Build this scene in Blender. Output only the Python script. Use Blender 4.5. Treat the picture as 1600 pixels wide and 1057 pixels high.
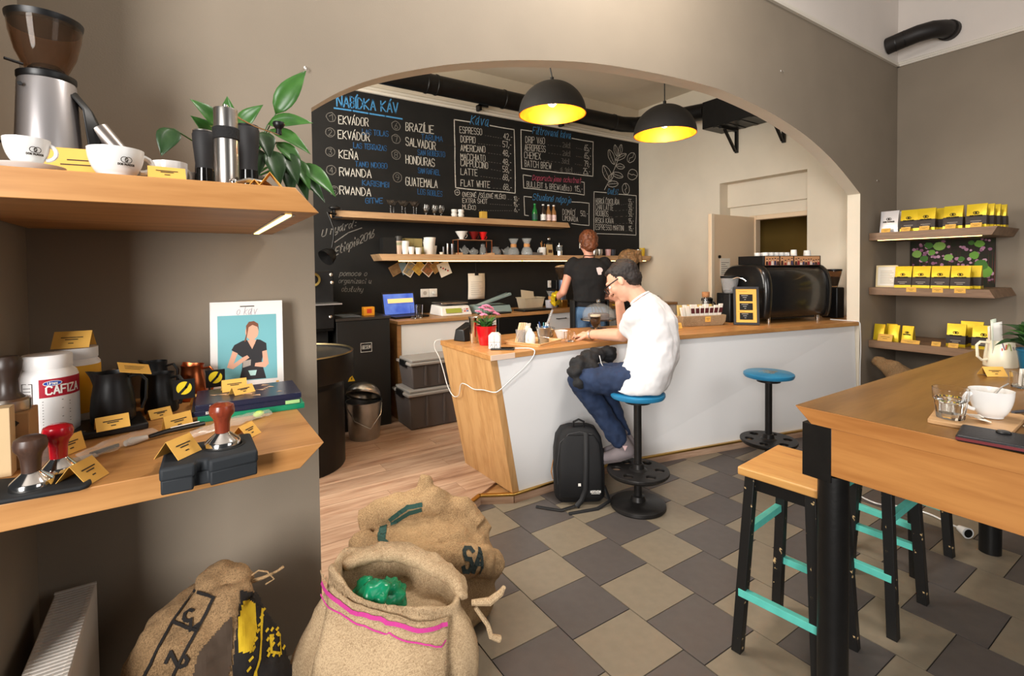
import bpy, bmesh, math, random
from mathutils import Vector, Matrix, Euler
from mathutils.bvhtree import BVHTree
random.seed(7)
for _o in list(bpy.data.objects): bpy.data.objects.remove(_o)
SC = bpy.context.scene
COL = SC.collection
R_ = math.radians
# ------------------------------------------------------------------ camera
cam = bpy.data.cameras.new('camera'); camo = bpy.data.objects.new('camera', cam); COL.objects.link(camo)
cam.sensor_width = 36; cam.lens = 17.402; cam.shift_y = -0.05467; cam.clip_start = 0.02
camo.matrix_world = Matrix(((0.83625, 0.02370, -0.54783, 0), (-0.54822, 0.01495, -0.83620, 0), (-0.01163, 0.99961, 0.02549, 1.309), (0, 0, 0, 1)))
SC.camera = camo
# ------------------------------------------------------------------ world and big lights
w = bpy.data.worlds.new('world'); SC.world = w; w.use_nodes = True
bg = w.node_tree.nodes['Background']; bg.inputs[0].default_value = (0.92, 0.95, 1.0, 1); bg.inputs[1].default_value = 0.05
def area(name, loc, target, sx, sy, power, color):
    l = bpy.data.lights.new(name, 'AREA'); l.shape = 'RECTANGLE'; l.size = sx; l.size_y = sy; l.energy = power; l.color = color
    o = bpy.data.objects.new(name, l); COL.objects.link(o); o.location = loc
    o.rotation_euler = (Vector(target) - Vector(loc)).to_track_quat('-Z', 'Y').to_euler(); return o
area('window_light', (-2.25, -1.35, 1.75), (1.2, 2.0, 1.6), 1.15, 1.9, 235, (1.0, 0.97, 0.94))
area('ceiling_lamp_light', (1.6, 1.05, 3.5), (1.6, 1.6, 2.4), 0.7, 0.3, 60, (1.0, 0.94, 0.87))
area('side_window_light', (2.4, -1.5, 2.0), (2.4, 2.2, 1.1), 1.6, 1.6, 26, (1.0, 0.97, 0.94))
area('bar_fill_light', (-0.42, 3.1, 2.2), (5.0, 3.2, 1.9), 1.5, 1.5, 120, (1.0, 0.95, 0.86))  # added fill out of view that brightens the bar room
vs = SC.view_settings; vs.view_transform = 'Standard'; vs.look = 'None'; vs.gamma = 1; vs.use_curve_mapping = False; vs.exposure = -0.15
# ------------------------------------------------------------------ materials
def lin(c):
    r = []
    for x in c[:3]:
        x = x / 255.0
        r.append(x / 12.92 if x <= 0.04045 else ((x + 0.055) / 1.055) ** 2.4)
    return (r[0], r[1], r[2], 1)
MATS = {}
def M(name, col=(200, 200, 200), rough=0.5, metal=0.0, var=0.0, vs=8.0, bump=0.0, bs=60.0, trans=0.0, emis=None, es=1.0, alpha=1.0, ior=1.45, coat=0.0, c2=None, stretch=None, sheen=0.0):
    if name in MATS: return MATS[name]
    m = bpy.data.materials.new(name); m.use_nodes = True; nt = m.node_tree; b = nt.nodes['Principled BSDF']
    b.inputs['Base Color'].default_value = lin(col); b.inputs['Roughness'].default_value = rough; b.inputs['Metallic'].default_value = metal
    b.inputs['IOR'].default_value = ior
    if trans: b.inputs['Transmission Weight'].default_value = trans
    if coat: b.inputs['Coat Weight'].default_value = coat; b.inputs['Coat Roughness'].default_value = 0.1
    if alpha < 1: b.inputs['Alpha'].default_value = alpha
    if sheen: b.inputs['Sheen Weight'].default_value = sheen
    if emis: b.inputs['Emission Color'].default_value = lin(emis); b.inputs['Emission Strength'].default_value = es
    tc = None
    if var or bump or c2:
        tc = nt.nodes.new('ShaderNodeTexCoord'); mp = nt.nodes.new('ShaderNodeMapping'); nt.links.new(tc.outputs['Object'], mp.inputs[0])
        if stretch: mp.inputs['Scale'].default_value = stretch
    if var or c2:
        n = nt.nodes.new('ShaderNodeTexNoise'); n.inputs['Scale'].default_value = vs; n.inputs['Detail'].default_value = 5
        nt.links.new(mp.outputs[0], n.inputs['Vector'])
        cr = nt.nodes.new('ShaderNodeValToRGB'); nt.links.new(n.outputs['Fac'], cr.inputs[0])
        a = lin(c2) if c2 else tuple(x * (1 - var) for x in lin(col)[:3]) + (1,)
        z = lin(col) if c2 else tuple(min(1, x * (1 + var)) for x in lin(col)[:3]) + (1,)
        cr.color_ramp.elements[0].position = 0.3; cr.color_ramp.elements[1].position = 0.7
        cr.color_ramp.elements[0].color = a; cr.color_ramp.elements[1].color = z
        nt.links.new(cr.outputs[0], b.inputs['Base Color'])
    if bump:
        n2 = nt.nodes.new('ShaderNodeTexNoise'); n2.inputs['Scale'].default_value = bs; n2.inputs['Detail'].default_value = 3
        nt.links.new(mp.outputs[0], n2.inputs['Vector'])
        bp = nt.nodes.new('ShaderNodeBump'); bp.inputs['Strength'].default_value = bump; bp.inputs['Distance'].default_value = 0.002
        nt.links.new(n2.outputs['Fac'], bp.inputs['Height']); nt.links.new(bp.outputs[0], b.inputs['Normal'])
    MATS[name] = m; return m
def WOOD(name, c1, c2, axis='x', scale=1.0, rough=0.45, c3=None):
    m = bpy.data.materials.new(name); m.use_nodes = True; nt = m.node_tree; b = nt.nodes['Principled BSDF']; b.inputs['Roughness'].default_value = rough
    tc = nt.nodes.new('ShaderNodeTexCoord'); oi = nt.nodes.new('ShaderNodeObjectInfo')
    ad = nt.nodes.new('ShaderNodeVectorMath'); ad.operation = 'MULTIPLY_ADD'; nt.links.new(oi.outputs['Random'], ad.inputs[0]); ad.inputs[1].default_value = (7, 7, 7); nt.links.new(tc.outputs['Object'], ad.inputs[2])
    mp = nt.nodes.new('ShaderNodeMapping'); nt.links.new(ad.outputs[0], mp.inputs[0])
    s = {'x': (0.09, 1, 1), 'y': (1, 0.09, 1), 'z': (1, 1, 0.09)}[axis]
    mp.inputs['Scale'].default_value = tuple(k * scale for k in s)
    n1 = nt.nodes.new('ShaderNodeTexNoise'); n1.inputs['Scale'].default_value = 14; n1.inputs['Detail'].default_value = 4; n1.inputs['Distortion'].default_value = 0.6
    n2 = nt.nodes.new('ShaderNodeTexNoise'); n2.inputs['Scale'].default_value = 90; n2.inputs['Detail'].default_value = 3
    nt.links.new(mp.outputs[0], n1.inputs['Vector']); nt.links.new(mp.outputs[0], n2.inputs['Vector'])
    mx = nt.nodes.new('ShaderNodeMath'); mx.operation = 'MULTIPLY_ADD'; nt.links.new(n2.outputs['Fac'], mx.inputs[0]); mx.inputs[1].default_value = 0.35
    mu = nt.nodes.new('ShaderNodeMath'); mu.operation = 'MULTIPLY'; mu.inputs[1].default_value = 0.65; nt.links.new(n1.outputs['Fac'], mu.inputs[0]); nt.links.new(mu.outputs[0], mx.inputs[2])
    cr = nt.nodes.new('ShaderNodeValToRGB'); nt.links.new(mx.outputs[0], cr.inputs[0])
    e = cr.color_ramp.elements; e[0].position = 0.36; e[0].color = lin(c2); e[1].position = 0.58; e[1].color = lin(c1)
    if c3:
        k = cr.color_ramp.elements.new(0.30); k.color = lin(c3)
    # per-object brightness shift
    hs = nt.nodes.new('ShaderNodeHueSaturation'); nt.links.new(cr.outputs[0], hs.inputs['Color'])
    mr = nt.nodes.new('ShaderNodeMapRange'); mr.inputs[3].default_value = 0.88; mr.inputs[4].default_value = 1.1; nt.links.new(oi.outputs['Random'], mr.inputs[0]); nt.links.new(mr.outputs[0], hs.inputs['Value'])
    nt.links.new(hs.outputs[0], b.inputs['Base Color'])
    bp = nt.nodes.new('ShaderNodeBump'); bp.inputs['Strength'].default_value = 0.15; bp.inputs['Distance'].default_value = 0.001; nt.links.new(n2.outputs['Fac'], bp.inputs['Height']); nt.links.new(bp.outputs[0], b.inputs['Normal'])
    MATS[name] = m; return m
def BURLAP(name, c1, c2):
    m = bpy.data.materials.new(name); m.use_nodes = True; nt = m.node_tree; b = nt.nodes['Principled BSDF']; b.inputs['Roughness'].default_value = 0.95
    tc = nt.nodes.new('ShaderNodeTexCoord'); fac = []
    for sc in ((420, 420, 60), (60, 420, 420), (420, 60, 420)):
        mp = nt.nodes.new('ShaderNodeMapping'); mp.inputs['Scale'].default_value = sc; mp.inputs['Rotation'].default_value = (0.2, 0.15, 0.5); nt.links.new(tc.outputs['Object'], mp.inputs[0])
        n = nt.nodes.new('ShaderNodeTexNoise'); n.inputs['Scale'].default_value = 1.0; n.inputs['Detail'].default_value = 1; nt.links.new(mp.outputs[0], n.inputs['Vector']); fac.append(n.outputs['Fac'])
    mx = nt.nodes.new('ShaderNodeMath'); mx.operation = 'MAXIMUM'; nt.links.new(fac[0], mx.inputs[0]); nt.links.new(fac[1], mx.inputs[1])
    m2 = nt.nodes.new('ShaderNodeMath'); m2.operation = 'MAXIMUM'; nt.links.new(mx.outputs[0], m2.inputs[0]); nt.links.new(fac[2], m2.inputs[1])
    ns = nt.nodes.new('ShaderNodeTexNoise'); ns.inputs['Scale'].default_value = 7; ns.inputs['Detail'].default_value = 4; nt.links.new(tc.outputs['Object'], ns.inputs['Vector'])
    av = nt.nodes.new('ShaderNodeMath'); av.operation = 'MULTIPLY_ADD'; av.inputs[1].default_value = 0.35; nt.links.new(ns.outputs['Fac'], av.inputs[0]); nt.links.new(m2.outputs[0], av.inputs[2])
    cr = nt.nodes.new('ShaderNodeValToRGB'); nt.links.new(av.outputs[0], cr.inputs[0]); e = cr.color_ramp.elements
    e[0].position = 0.60; e[0].color = lin(c2); e[1].position = 0.88; e[1].color = lin(c1); nt.links.new(cr.outputs[0], b.inputs['Base Color'])
    bp = nt.nodes.new('ShaderNodeBump'); bp.inputs['Strength'].default_value = 0.7; bp.inputs['Distance'].default_value = 0.002
    nt.links.new(m2.outputs[0], bp.inputs['Height']); nt.links.new(bp.outputs[0], b.inputs['Normal']); MATS[name] = m; return m
# ------------------------------------------------------------------ mesh building
class MB:
    def __init__(s): s.v = []; s.f = []; s.mi = []; s.cur = 0; s.X = None
    def add(s, vs, fs):
        n = len(s.v)
        if s.X is not None: vs = [s.X @ Vector(p) for p in vs]
        s.v += [tuple(p) for p in vs]; s.f += [tuple(i + n for i in f) for f in fs]; s.mi += [s.cur] * len(fs); return s
    def mat(s, i): s.cur = i; return s
    def xf(s, m): s.X = m; return s
    def box(s, x0, y0, z0, x1, y1, z1):
        v = [(x0,y0,z0),(x1,y0,z0),(x1,y1,z0),(x0,y1,z0),(x0,y0,z1),(x1,y0,z1),(x1,y1,z1),(x0,y1,z1)]
        return s.add(v, [(3,2,1,0),(4,5,6,7),(0,1,5,4),(1,2,6,5),(2,3,7,6),(3,0,4,7)])
    def hexa(s, b, t):   # bottom quad, top quad (ccw seen from above)
        return s.add(list(b) + list(t), [(3,2,1,0),(4,5,6,7),(0,1,5,4),(1,2,6,5),(2,3,7,6),(3,0,4,7)])
    def obox(s, c, size, rot=(0,0,0)):
        m = Matrix.Translation(c) @ Euler(rot).to_matrix().to_4x4(); a, b, d = (k / 2 for k in size)
        v = [m @ Vector(p) for p in [(-a,-b,-d),(a,-b,-d),(a,b,-d),(-a,b,-d),(-a,-b,d),(a,-b,d),(a,b,d),(-a,b,d)]]
        return s.add(v, [(3,2,1,0),(4,5,6,7),(0,1,5,4),(1,2,6,5),(2,3,7,6),(3,0,4,7)])
    def prism(s, poly, a, b, plane='xy'):
        n = len(poly)
        def mk(p, h): return {'xy': (p[0],p[1],h), 'xz': (p[0],h,p[1]), 'yz': (h,p[0],p[1])}[plane]
        v = [mk(p, a) for p in poly] + [mk(p, b) for p in poly]
        f = [tuple(range(n-1,-1,-1)), tuple(range(n, 2*n))] + [(i,(i+1)%n,n+(i+1)%n,n+i) for i in range(n)]
        return s.add(v, f)
    def loft(s, rings, cap=True, close=False):
        n = len(rings[0]); v = [p for r in rings for p in r]; f = []
        m = len(rings)
        for j in range(m if close else m-1):
            k = (j+1) % m
            for i in range(n): f.append((j*n+i, j*n+(i+1)%n, k*n+(i+1)%n, k*n+i))
        if cap and not close: f += [tuple(range(n-1,-1,-1)), tuple(range((m-1)*n, m*n))]
        return s.add(v, f)
    def lathe(s, prof, n=24, c=(0,0,0), cap=True):
        rings = [[(c[0]+r*math.cos(2*math.pi*i/n), c[1]+r*math.sin(2*math.pi*i/n), c[2]+z) for i in range(n)] for r, z in prof]
        return s.loft(rings, cap)
    def frame(s, d):
        d = Vector(d).normalized(); a = Vector((0,0,1)) if abs(d.z) < 0.9 else Vector((1,0,0)); u = d.cross(a).normalized(); return u, d.cross(u).normalized()
    def cyl(s, p0, p1, r0, r1=None, n=16):
        r1 = r0 if r1 is None else r1; p0 = Vector(p0); p1 = Vector(p1); u, w_ = s.frame(p1 - p0)
        return s.loft([[p + (u*math.cos(2*math.pi*i/n) - w_*math.sin(2*math.pi*i/n))*(-r) for i in range(n)] for p, r in ((p0,r0),(p1,r1))])
    def tube(s, pts, r, n=8, flat=None):
        pts = [Vector(p) for p in pts]; m = len(pts); rs = r if isinstance(r, (list, tuple)) else [r]*m
        t0 = (pts[1]-pts[0]).normalized(); u, _w = s.frame(t0); rings = []
        for j in range(m):
            t = (pts[min(j+1,m-1)] - pts[max(j-1,0)]).normalized()
            u = (u - t*u.dot(t)).normalized(); w_ = t.cross(u); k = flat or 1.0
            rings.append([pts[j] + (u*math.cos(2*math.pi*i/n) + w_*math.sin(2*math.pi*i/n)*k)*rs[j] for i in range(n)])
        return s.loft(rings)
    def ball(s, c, r, nu=14, nv=8, rot=None):
        if not isinstance(r, (list, tuple)): r = (r, r, r)
        m = Euler(rot).to_matrix() if rot else Matrix.Identity(3); c = Vector(c); rings = []
        for j in range(1, nv):
            a = math.pi*j/nv - math.pi/2
            rings.append([c + m @ Vector((r[0]*math.cos(a)*math.cos(2*math.pi*i/nu), r[1]*math.cos(a)*math.sin(2*math.pi*i/nu), r[2]*math.sin(a))) for i in range(nu)])
        n0 = len(s.v); s.loft(rings, cap=False); base = len(s.v)
        b = c + m @ Vector((0,0,-r[2])); t = c + m @ Vector((0,0,r[2])); X = s.X; 
        s.add([b, t], []); L = base - nu
        s.f += [(base, n0+(i+1)%nu, n0+i) for i in range(nu)] + [(base+1, L+i, L+(i+1)%nu) for i in range(nu)]; s.mi += [s.cur]*(2*nu)
        return s
    def cap(s, p0, p1, r0, r1=None, n=12):   # tapered capsule made of two balls and a cone (for remeshing)
        r1 = r0 if r1 is None else r1; s.ball(p0, r0, n, 8); s.ball(p1, r1, n, 8); return s.cyl(p0, p1, r0, r1, n)
    def grid(s, fn, nu, nv):
        v = [fn(i/nu, j/nv) for j in range(nv+1) for i in range(nu+1)]
        f = [(j*(nu+1)+i, j*(nu+1)+i+1, (j+1)*(nu+1)+i+1, (j+1)*(nu+1)+i) for j in range(nv) for i in range(nu)]
        return s.add(v, f)
    def build(s, name, mats, parent=None, loc=(0,0,0), rot=(0,0,0), bevel=0.0, smooth=True, ang=40, seg=2, solid=0.0, sub=0):
        me = bpy.data.meshes.new(name); me.from_pydata(s.v, [], s.f); me.validate()
        mats = mats if isinstance(mats, (list, tuple)) else [mats]
        for m in mats: me.materials.append(MATS[m] if isinstance(m, str) else m)
        if len(mats) > 1 and len(me.polygons) == len(s.mi): me.polygons.foreach_set('material_index', s.mi)
        if smooth:
            me.polygons.foreach_set('use_smooth', [True]*len(me.polygons)); me.set_sharp_from_angle(angle=R_(ang))
        me.update(); o = bpy.data.objects.new(name, me); COL.objects.link(o); o.location = loc; o.rotation_euler = rot
        if parent is not None: o.parent = parent
        if solid: d = o.modifiers.new('s', 'SOLIDIFY'); d.thickness = solid; d.offset = 0
        if bevel: d = o.modifiers.new('b', 'BEVEL'); d.width = bevel; d.segments = seg; d.limit_method = 'ANGLE'; d.angle_limit = R_(40)
        if sub: d = o.modifiers.new('u', 'SUBSURF'); d.levels = sub; d.render_levels = sub
        return o
def tag(o, label, cat, group=None):
    o['label'] = label; o['category'] = cat
    if group: o['group'] = group
    return o
def T(name, label, cat, loc=(0,0,0), rz=0.0, group=None):
    o = bpy.data.objects.new(name, None); o.empty_display_size = 0.05; COL.objects.link(o); o.location = loc; o.rotation_euler = (0, 0, rz); return tag(o, label, cat, group)
def S(o): o['kind'] = 'structure'; return o
def dup(root, loc, rz=None, label=None, parent=None):
    r = root.copy(); COL.objects.link(r)
    if loc is not None: r.location = loc
    if rz is not None: r.rotation_euler = (root.rotation_euler[0], root.rotation_euler[1], rz)
    if parent is not None: r.parent = parent
    if label: r['label'] = label
    for ch in root.children:
        c = dup(ch, None, None, None, r)
    return r
def bake(o, *mods):
    """apply the modifiers of o into a new mesh"""
    dg = bpy.context.evaluated_depsgraph_get(); dg.update(); e = o.evaluated_get(dg); me = bpy.data.meshes.new_from_object(e, depsgraph=dg); old = o.data; o.modifiers.clear(); o.data = me
    me.polygons.foreach_set('use_smooth', [True]*len(me.polygons)); return o
def blob(mb, name, mat, parent, voxel=0.01, smooth=8, disp=0.0, dscale=0.1, loc=(0,0,0), rot=(0,0,0), fac=0.5):
    o = mb.build(name, mat, parent, loc, rot)
    for p in o.data.polygons: p.use_smooth = True
    r = o.modifiers.new('r', 'REMESH'); r.mode = 'VOXEL'; r.voxel_size = voxel; r.use_smooth_shade = True
    if smooth: k = o.modifiers.new('k', 'SMOOTH'); k.iterations = smooth; k.factor = fac
    if disp:
        t = bpy.data.textures.new(name, 'CLOUDS'); t.noise_scale = dscale; d = o.modifiers.new('d', 'DISPLACE'); d.texture = t; d.strength = disp; d.mid_level = 0.5; d.texture_coords = 'LOCAL'
    return bake(o)
# ------------------------------------------------------------------ single-stroke lettering (x 0-4, y 0-8, baseline 2)
GL = {'A':'02 28 42|14 34','B':'02 08 38 46 35 05|35 44 33 22 02'.replace('46 35','47 36 25').replace('05|','05|'),'C':'47 38 18 07 03 12 32 43','D':'02 08 28 46 44 22 02','E':'48 08 02 42|05 35','F':'48 08 02|05 35',
'G':'47 38 18 07 03 12 32 43 45 25','H':'02 08|42 48|05 45','I':'02 08','J':'38 33 22 12 03','K':'02 08|48 05 42','L':'08 02 42','M':'02 08 25 48 42','N':'02 08 42 48','O':'12 03 07 18 38 47 43 32 12','P':'02 08 38 47 46 35 05',
'R':'02 08 38 47 46 35 05|25 42','S':'47 38 18 07 06 15 35 44 43 32 12 03','T':'08 48|28 22','U':'08 03 12 32 43 48','V':'08 22 48','W':'08 12 26 32 48','X':'02 48|08 42','Y':'08 25 48|25 22','Z':'08 48 02 42','Q':'12 03 07 18 38 47 43 32 12|24 42',
'0':'12 03 07 18 38 47 43 32 12','1':'06 28 22','2':'07 18 38 47 46 02 42','3':'08 48 25 35 44 43 32 12 03','4':'32 38 04 44','5':'48 08 05 35 44 43 32 02','6':'38 15 03 12 32 43 44 35 15','7':'08 48 22','8':'15 06 07 18 38 47 46 35 15 04 03 12 32 43 44 35','9':'45 15 06 07 18 38 47 44 22',
',':'13 01',"-":'15 35','.':'02 12','/':'01 49','+':'24 28|06 46','&':'42 07 18 27 03 12 32 44','(':'38 17 13 32','):':'18 37 33 12',')':'18 37 33 12',':':'13 23|16 26','!':'28 24|22 23',
'a':'36 16 05 03 12 23 36 32 42','b':'08 02 22 33 35 26 05','c':'35 26 16 05 03 12 22 33','d':'35 16 05 03 12 23 35|48 33 42','e':'04 34 35 26 16 05 03 12 33','f':'37 28 17 11 00|05 25','g':'35 16 05 03 12 33|36 31 10 00','h':'08 02|04 26 35 32','i':'15 12 22|17 18','j':'25 21 10|27 28','k':'08 02|36 04 32','l':'02 17 18 08 03 12 22','m':'02 06|05 16 25 22|25 36 45 42','n':'02 06|05 26 35 32','o':'12 03 05 16 26 35 33 22 12','p':'00 06|05 26 35 33 22 02','r':'02 06|04 26 36','s':'35 26 15 33 22 02','t':'18 13 22 32|06 36','u':'06 03 12 23|36 32 42','v':'06 22 36 46','w':'06 12 24 32 46','x':'02 36|06 32','y':'06 03 12 33|36 31 10','z':'06 36 02 32'}
ORD = ('first', 'second', 'third', 'fourth', 'fifth', 'sixth', 'seventh', 'eighth', 'ninth')
GL['B'] = '02 08 28 37 36 25 05|25 34 33 22 02'
DIA = {'Á':('A','a'),'Í':('I','a'),'É':('E','a'),'Ó':('O','a'),'Č':('C','c'),'Ň':('N','c'),'á':('a','a'),'é':('e','a'),'č':('c','c'),'š':('s','c'),'í':('i','a'),'ů':('u','a'),'ž':('z','c')}
def strokes(txt, slant=0.0, jit=0.0, adv=1.0):
    """polylines with cap height 1, returned with the total width"""
    x = 0.0; out = []; rnd = random.Random(hash_s(txt))
    for ch in txt:
        if ch == ' ': x += 0.42*adv; continue
        mark = None
        if ch in DIA: ch, mark = DIA[ch]
        if ch not in GL: x += 0.4; continue
        wd = 0; low = ch.islower()
        for pl in GL[ch].split('|'):
            pts = []
            for q in pl.split():
                gx, gy = int(q[0]), int(q[1]) - 2; wd = max(wd, gx)
                yy = gy/6.0*(1.15 if low else 1); xx = gx/4.0*0.5
                pts.append((x + xx + slant*yy + rnd.uniform(-jit, jit), yy + rnd.uniform(-jit, jit)))
            out.append(pts)
        if mark:
            t = 0.82 if low else 1.08; cx = x + wd/8*1.0*0.5 + 0.05 + slant*t
            out.append([(cx, t), (cx+0.12, t+0.2)] if mark == 'a' else [(cx-0.1, t+0.17), (cx, t), (cx+0.1, t+0.17)])
        x += (wd/4.0*0.5 + 0.17)*adv
    return out, max(x - 0.17, 0.1)
def hash_s(t): return sum((i+1)*ord(c) for i, c in enumerate(t))
def ring(cx, cy, r, n=14, ry=None): return [(cx + r*math.cos(2*math.pi*i/n), cy + (ry or r)*math.sin(2*math.pi*i/n)) for i in range(n+1)]
def ink(mb, polys, fn, wd):
    """lay strokes on a surface; fn(u,v) -> (point, normal)"""
    for pl in polys:
        for a, b in zip(pl[:-1], pl[1:]):
            p, n = fn(*a); q, n2 = fn(*b); p = Vector(p); q = Vector(q); n = Vector(n); d = q - p
            if d.length < 1e-7: continue
            d.normalize(); sd = n.cross(d).normalized()*wd/2; e = d*wd*0.35
            mb.add([p - e - sd, q + e - sd, q + e + sd, p - e + sd], [(0,1,2,3)])
    return mb
def planar(o, u, v, lift=0.0006):
    o = Vector(o); u = Vector(u); v = Vector(v); n = u.cross(v).normalized()
    return lambda a, b: (o + u*a + v*b + n*lift, n)
def cylmap(r, z0, a0, lift=0.0005, c=(0,0), slope=0.0):
    """a runs along the circumference (metres), b upward"""
    def fn(a, b):
        t = a0 + a/r; rr = r + lift + slope*b; return (c[0] + rr*math.cos(t), c[1] + rr*math.sin(t), z0 + b), (math.cos(t), math.sin(t), 0)
    return fn
def place(txt, h, x, y, slant=0.0, center=False, wmax=None, jit=0.0):
    st, wd = strokes(txt, slant, jit); k = h; kx = h if wmax is None else wmax/wd
    ox = x - (kx*wd/2 if center else 0)
    return [[(ox + p[0]*kx, y + p[1]*k) for p in pl] for pl in st]
# ------------------------------------------------------------------ material palette
TAUPE = M('taupe_paint', (140, 128, 112), 0.75, var=0.05, vs=3, bump=0.12, bs=220)
CREAM = M('cream_plaster', (222, 212, 194), 0.8, var=0.03, vs=4, bump=0.08, bs=120)
WHITEP = M('white_plaster', (228, 220, 212), 0.8, var=0.02, vs=4)
TRIMW = M('white_moulding', (225, 218, 205), 0.6)
BOARD = M('blackboard_paint', (20, 19, 18), 0.85, var=0.25, vs=5, bump=0.05, bs=150)
GROUT = M('grout', (66, 60, 54), 0.9)
TILE_L = M('tile_light', (124, 113, 96), 0.45, var=0.06, vs=25, bump=0.08, bs=300)
TILE_D = M('tile_dark', (82, 76, 73), 0.45, var=0.07, vs=25, bump=0.08, bs=300)
PLANK = WOOD('laminate_plank', (196, 164, 138), (158, 122, 98), 'x', 1.0, 0.4, (120, 88, 68))
OAK = WOOD('oak_board', (198, 144, 86), (172, 118, 64), 'x', 0.8, 0.42)
OAKY = WOOD('oak_along_y', (206, 150, 90), (180, 124, 66), 'y', 0.8, 0.42)
OAKZ = WOOD('oak_upright', (200, 156, 104), (174, 128, 78), 'z', 0.7, 0.45)
OAKD = WOOD('oak_worktop', (176, 132, 84), (148, 104, 62), 'x', 1.0, 0.4)
OAKS = WOOD('oak_bar_shelf', (196, 160, 120), (172, 134, 96), 'x', 1.0, 0.5)
PINE = WOOD('pine_seat', (208, 156, 90), (186, 130, 66), 'y', 0.7, 0.4, (150, 92, 44))
OAKSHADE = WOOD('shaded_oak_shelf', (140, 110, 84), (112, 84, 62), 'y', 1.0, 0.5)  # oak of the right wall shelves, their shade darkened into the colour
BLKWOOD = M('black_painted_wood', (16, 15, 14), 0.42, var=0.2, vs=30, bump=0.2, bs=90)
BLK = M('black_plastic', (15, 15, 16), 0.4); BLKM = M('black_matte', (14, 14, 14), 0.75); BLKMET = M('black_metal', (22, 21, 21), 0.42, 0.4, var=0.2, vs=20)
STEEL = M('brushed_steel', (200, 196, 190), 0.28, 1.0, var=0.06, vs=60, stretch=(1, 1, 0.05)); CHROME = M('chrome', (225, 222, 218), 0.12, 1.0); GALV = M('galvanised', (178, 180, 182), 0.35, 1.0, var=0.12, vs=14)
GOLD = M('gold_strip', (196, 158, 84), 0.3, 1.0); WHITE = M('white_gloss', (228, 228, 226), 0.25, coat=0.3); WHITEM = M('white_matt', (236, 234, 230), 0.6); LAMINW = M('white_laminate', (236, 236, 236), 0.35)
PAPER = M('paper', (236, 230, 218), 0.8); KRAFT = M('card_yellow', (230, 178, 84), 0.75, var=0.04, vs=30); INK = M('print_ink', (52, 44, 34), 0.8); INKW = M('print_white', (235, 232, 225), 0.7)
CHALK = M('chalk_white', (206, 202, 194), 0.95, var=0.25, vs=120); CHALKB = M('chalk_blue', (70, 138, 190), 0.95, var=0.25, vs=120); CHALKP = M('chalk_pink', (190, 84, 110), 0.95, var=0.25, vs=120); CHALKD = M('chalk_faded', (120, 116, 110), 0.95, var=0.3, vs=120); CHALKBD = M('chalk_blue_faded', (44, 92, 140), 0.95, var=0.3, vs=120)
GLASS = M('clear_glass', (255, 255, 255), 0.02, trans=1.0, ior=1.45); SMOKE = M('smoked_plastic', (190, 160, 132), 0.05, trans=0.95, ior=1.2); CLEARP = M('clear_plastic', (225, 225, 225), 0.12, trans=0.75, ior=1.15)
LED = M('led_warm', (255, 225, 160), 0.5, emis=(255, 200, 110), es=8.0)
GREENL = M('leaf_green', (70, 120, 50), 0.38, c2=(44, 86, 34), vs=20); GREEND = M('leaf_dark', (46, 78, 38), 0.4, c2=(30, 56, 28), vs=20)
TEAL = M('teal_paint', (92, 192, 178), 0.5, var=0.08, vs=30); BLUEP = M('blue_paint', (44, 134, 178), 0.35, c2=(34, 112, 156), vs=9)
# ------------------------------------------------------------------ the setting
fl = S(MB().box(-2.2, -1.6, -0.06, 5.3, 2.5, -0.006).build('floor', GROUT))
TW, TH = 0.285, 0.247
tm = {}
def tile_mesh(mat, wd, key):
    if key not in tm:
        o = MB().box(0.002, 0.002, -0.012, wd - 0.002, TH - 0.002, 0).build('floor_tile', mat, bevel=0.0); COL.objects.unlink(o); tm[key] = o.data
    return tm[key]
for c in range(-5, 15):
    x0 = 1.106 + c*TW; wd = min(TW, 5.264 - x0)
    for k in range(-6, 12):
        y0 = 1.077 + k*TH - 0.0822*c
        if y0 > 2.5 or y0 < -0.3 or (c < 0 and y0 < 0.9) or x0 < -0.4: continue
        if 0.55*x0 + 0.84*y0 < 0.75: continue
        lt = (k + c) % 2 == 0
        o = bpy.data.objects.new('floor_tile', tile_mesh(TILE_L if lt else TILE_D, wd, (lt, round(wd, 3)))); COL.objects.link(o); o.parent = fl
        o.location = (x0, y0, random.uniform(-0.0008, 0.0004))
# raised wooden floor of the bar
EDGE = [(0.30, 1.832), (1.335, 2.396), (1.5, 2.30), (2.3, 2.30), (4.552, 1.80)]
pf = S(MB().prism([(0.30, 1.832), (1.335, 2.396), (1.5, 2.30), (2.3, 2.30), (4.552, 1.80), (5.1, 1.9), (6.4, 1.9), (6.4, 4.6), (-0.5, 4.6), (-0.5, 1.905), (0.30, 1.905)], 0.0, 0.037).build('floor_bar', OAKD))
def clip(poly, a, b):   # keep the left side of a->b
    out = []
    for i in range(len(poly)):
        p, q = poly[i], poly[(i+1) % len(poly)]
        dp = (b[0]-a[0])*(p[1]-a[1]) - (b[1]-a[1])*(p[0]-a[0]); dq = (b[0]-a[0])*(q[1]-a[1]) - (b[1]-a[1])*(q[0]-a[0])
        if dp >= 0: out.append(p)
        if dp*dq < 0: t = dp/(dp-dq); out.append((p[0]+(q[0]-p[0])*t, p[1]+(q[1]-p[1])*t))
    return out
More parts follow.
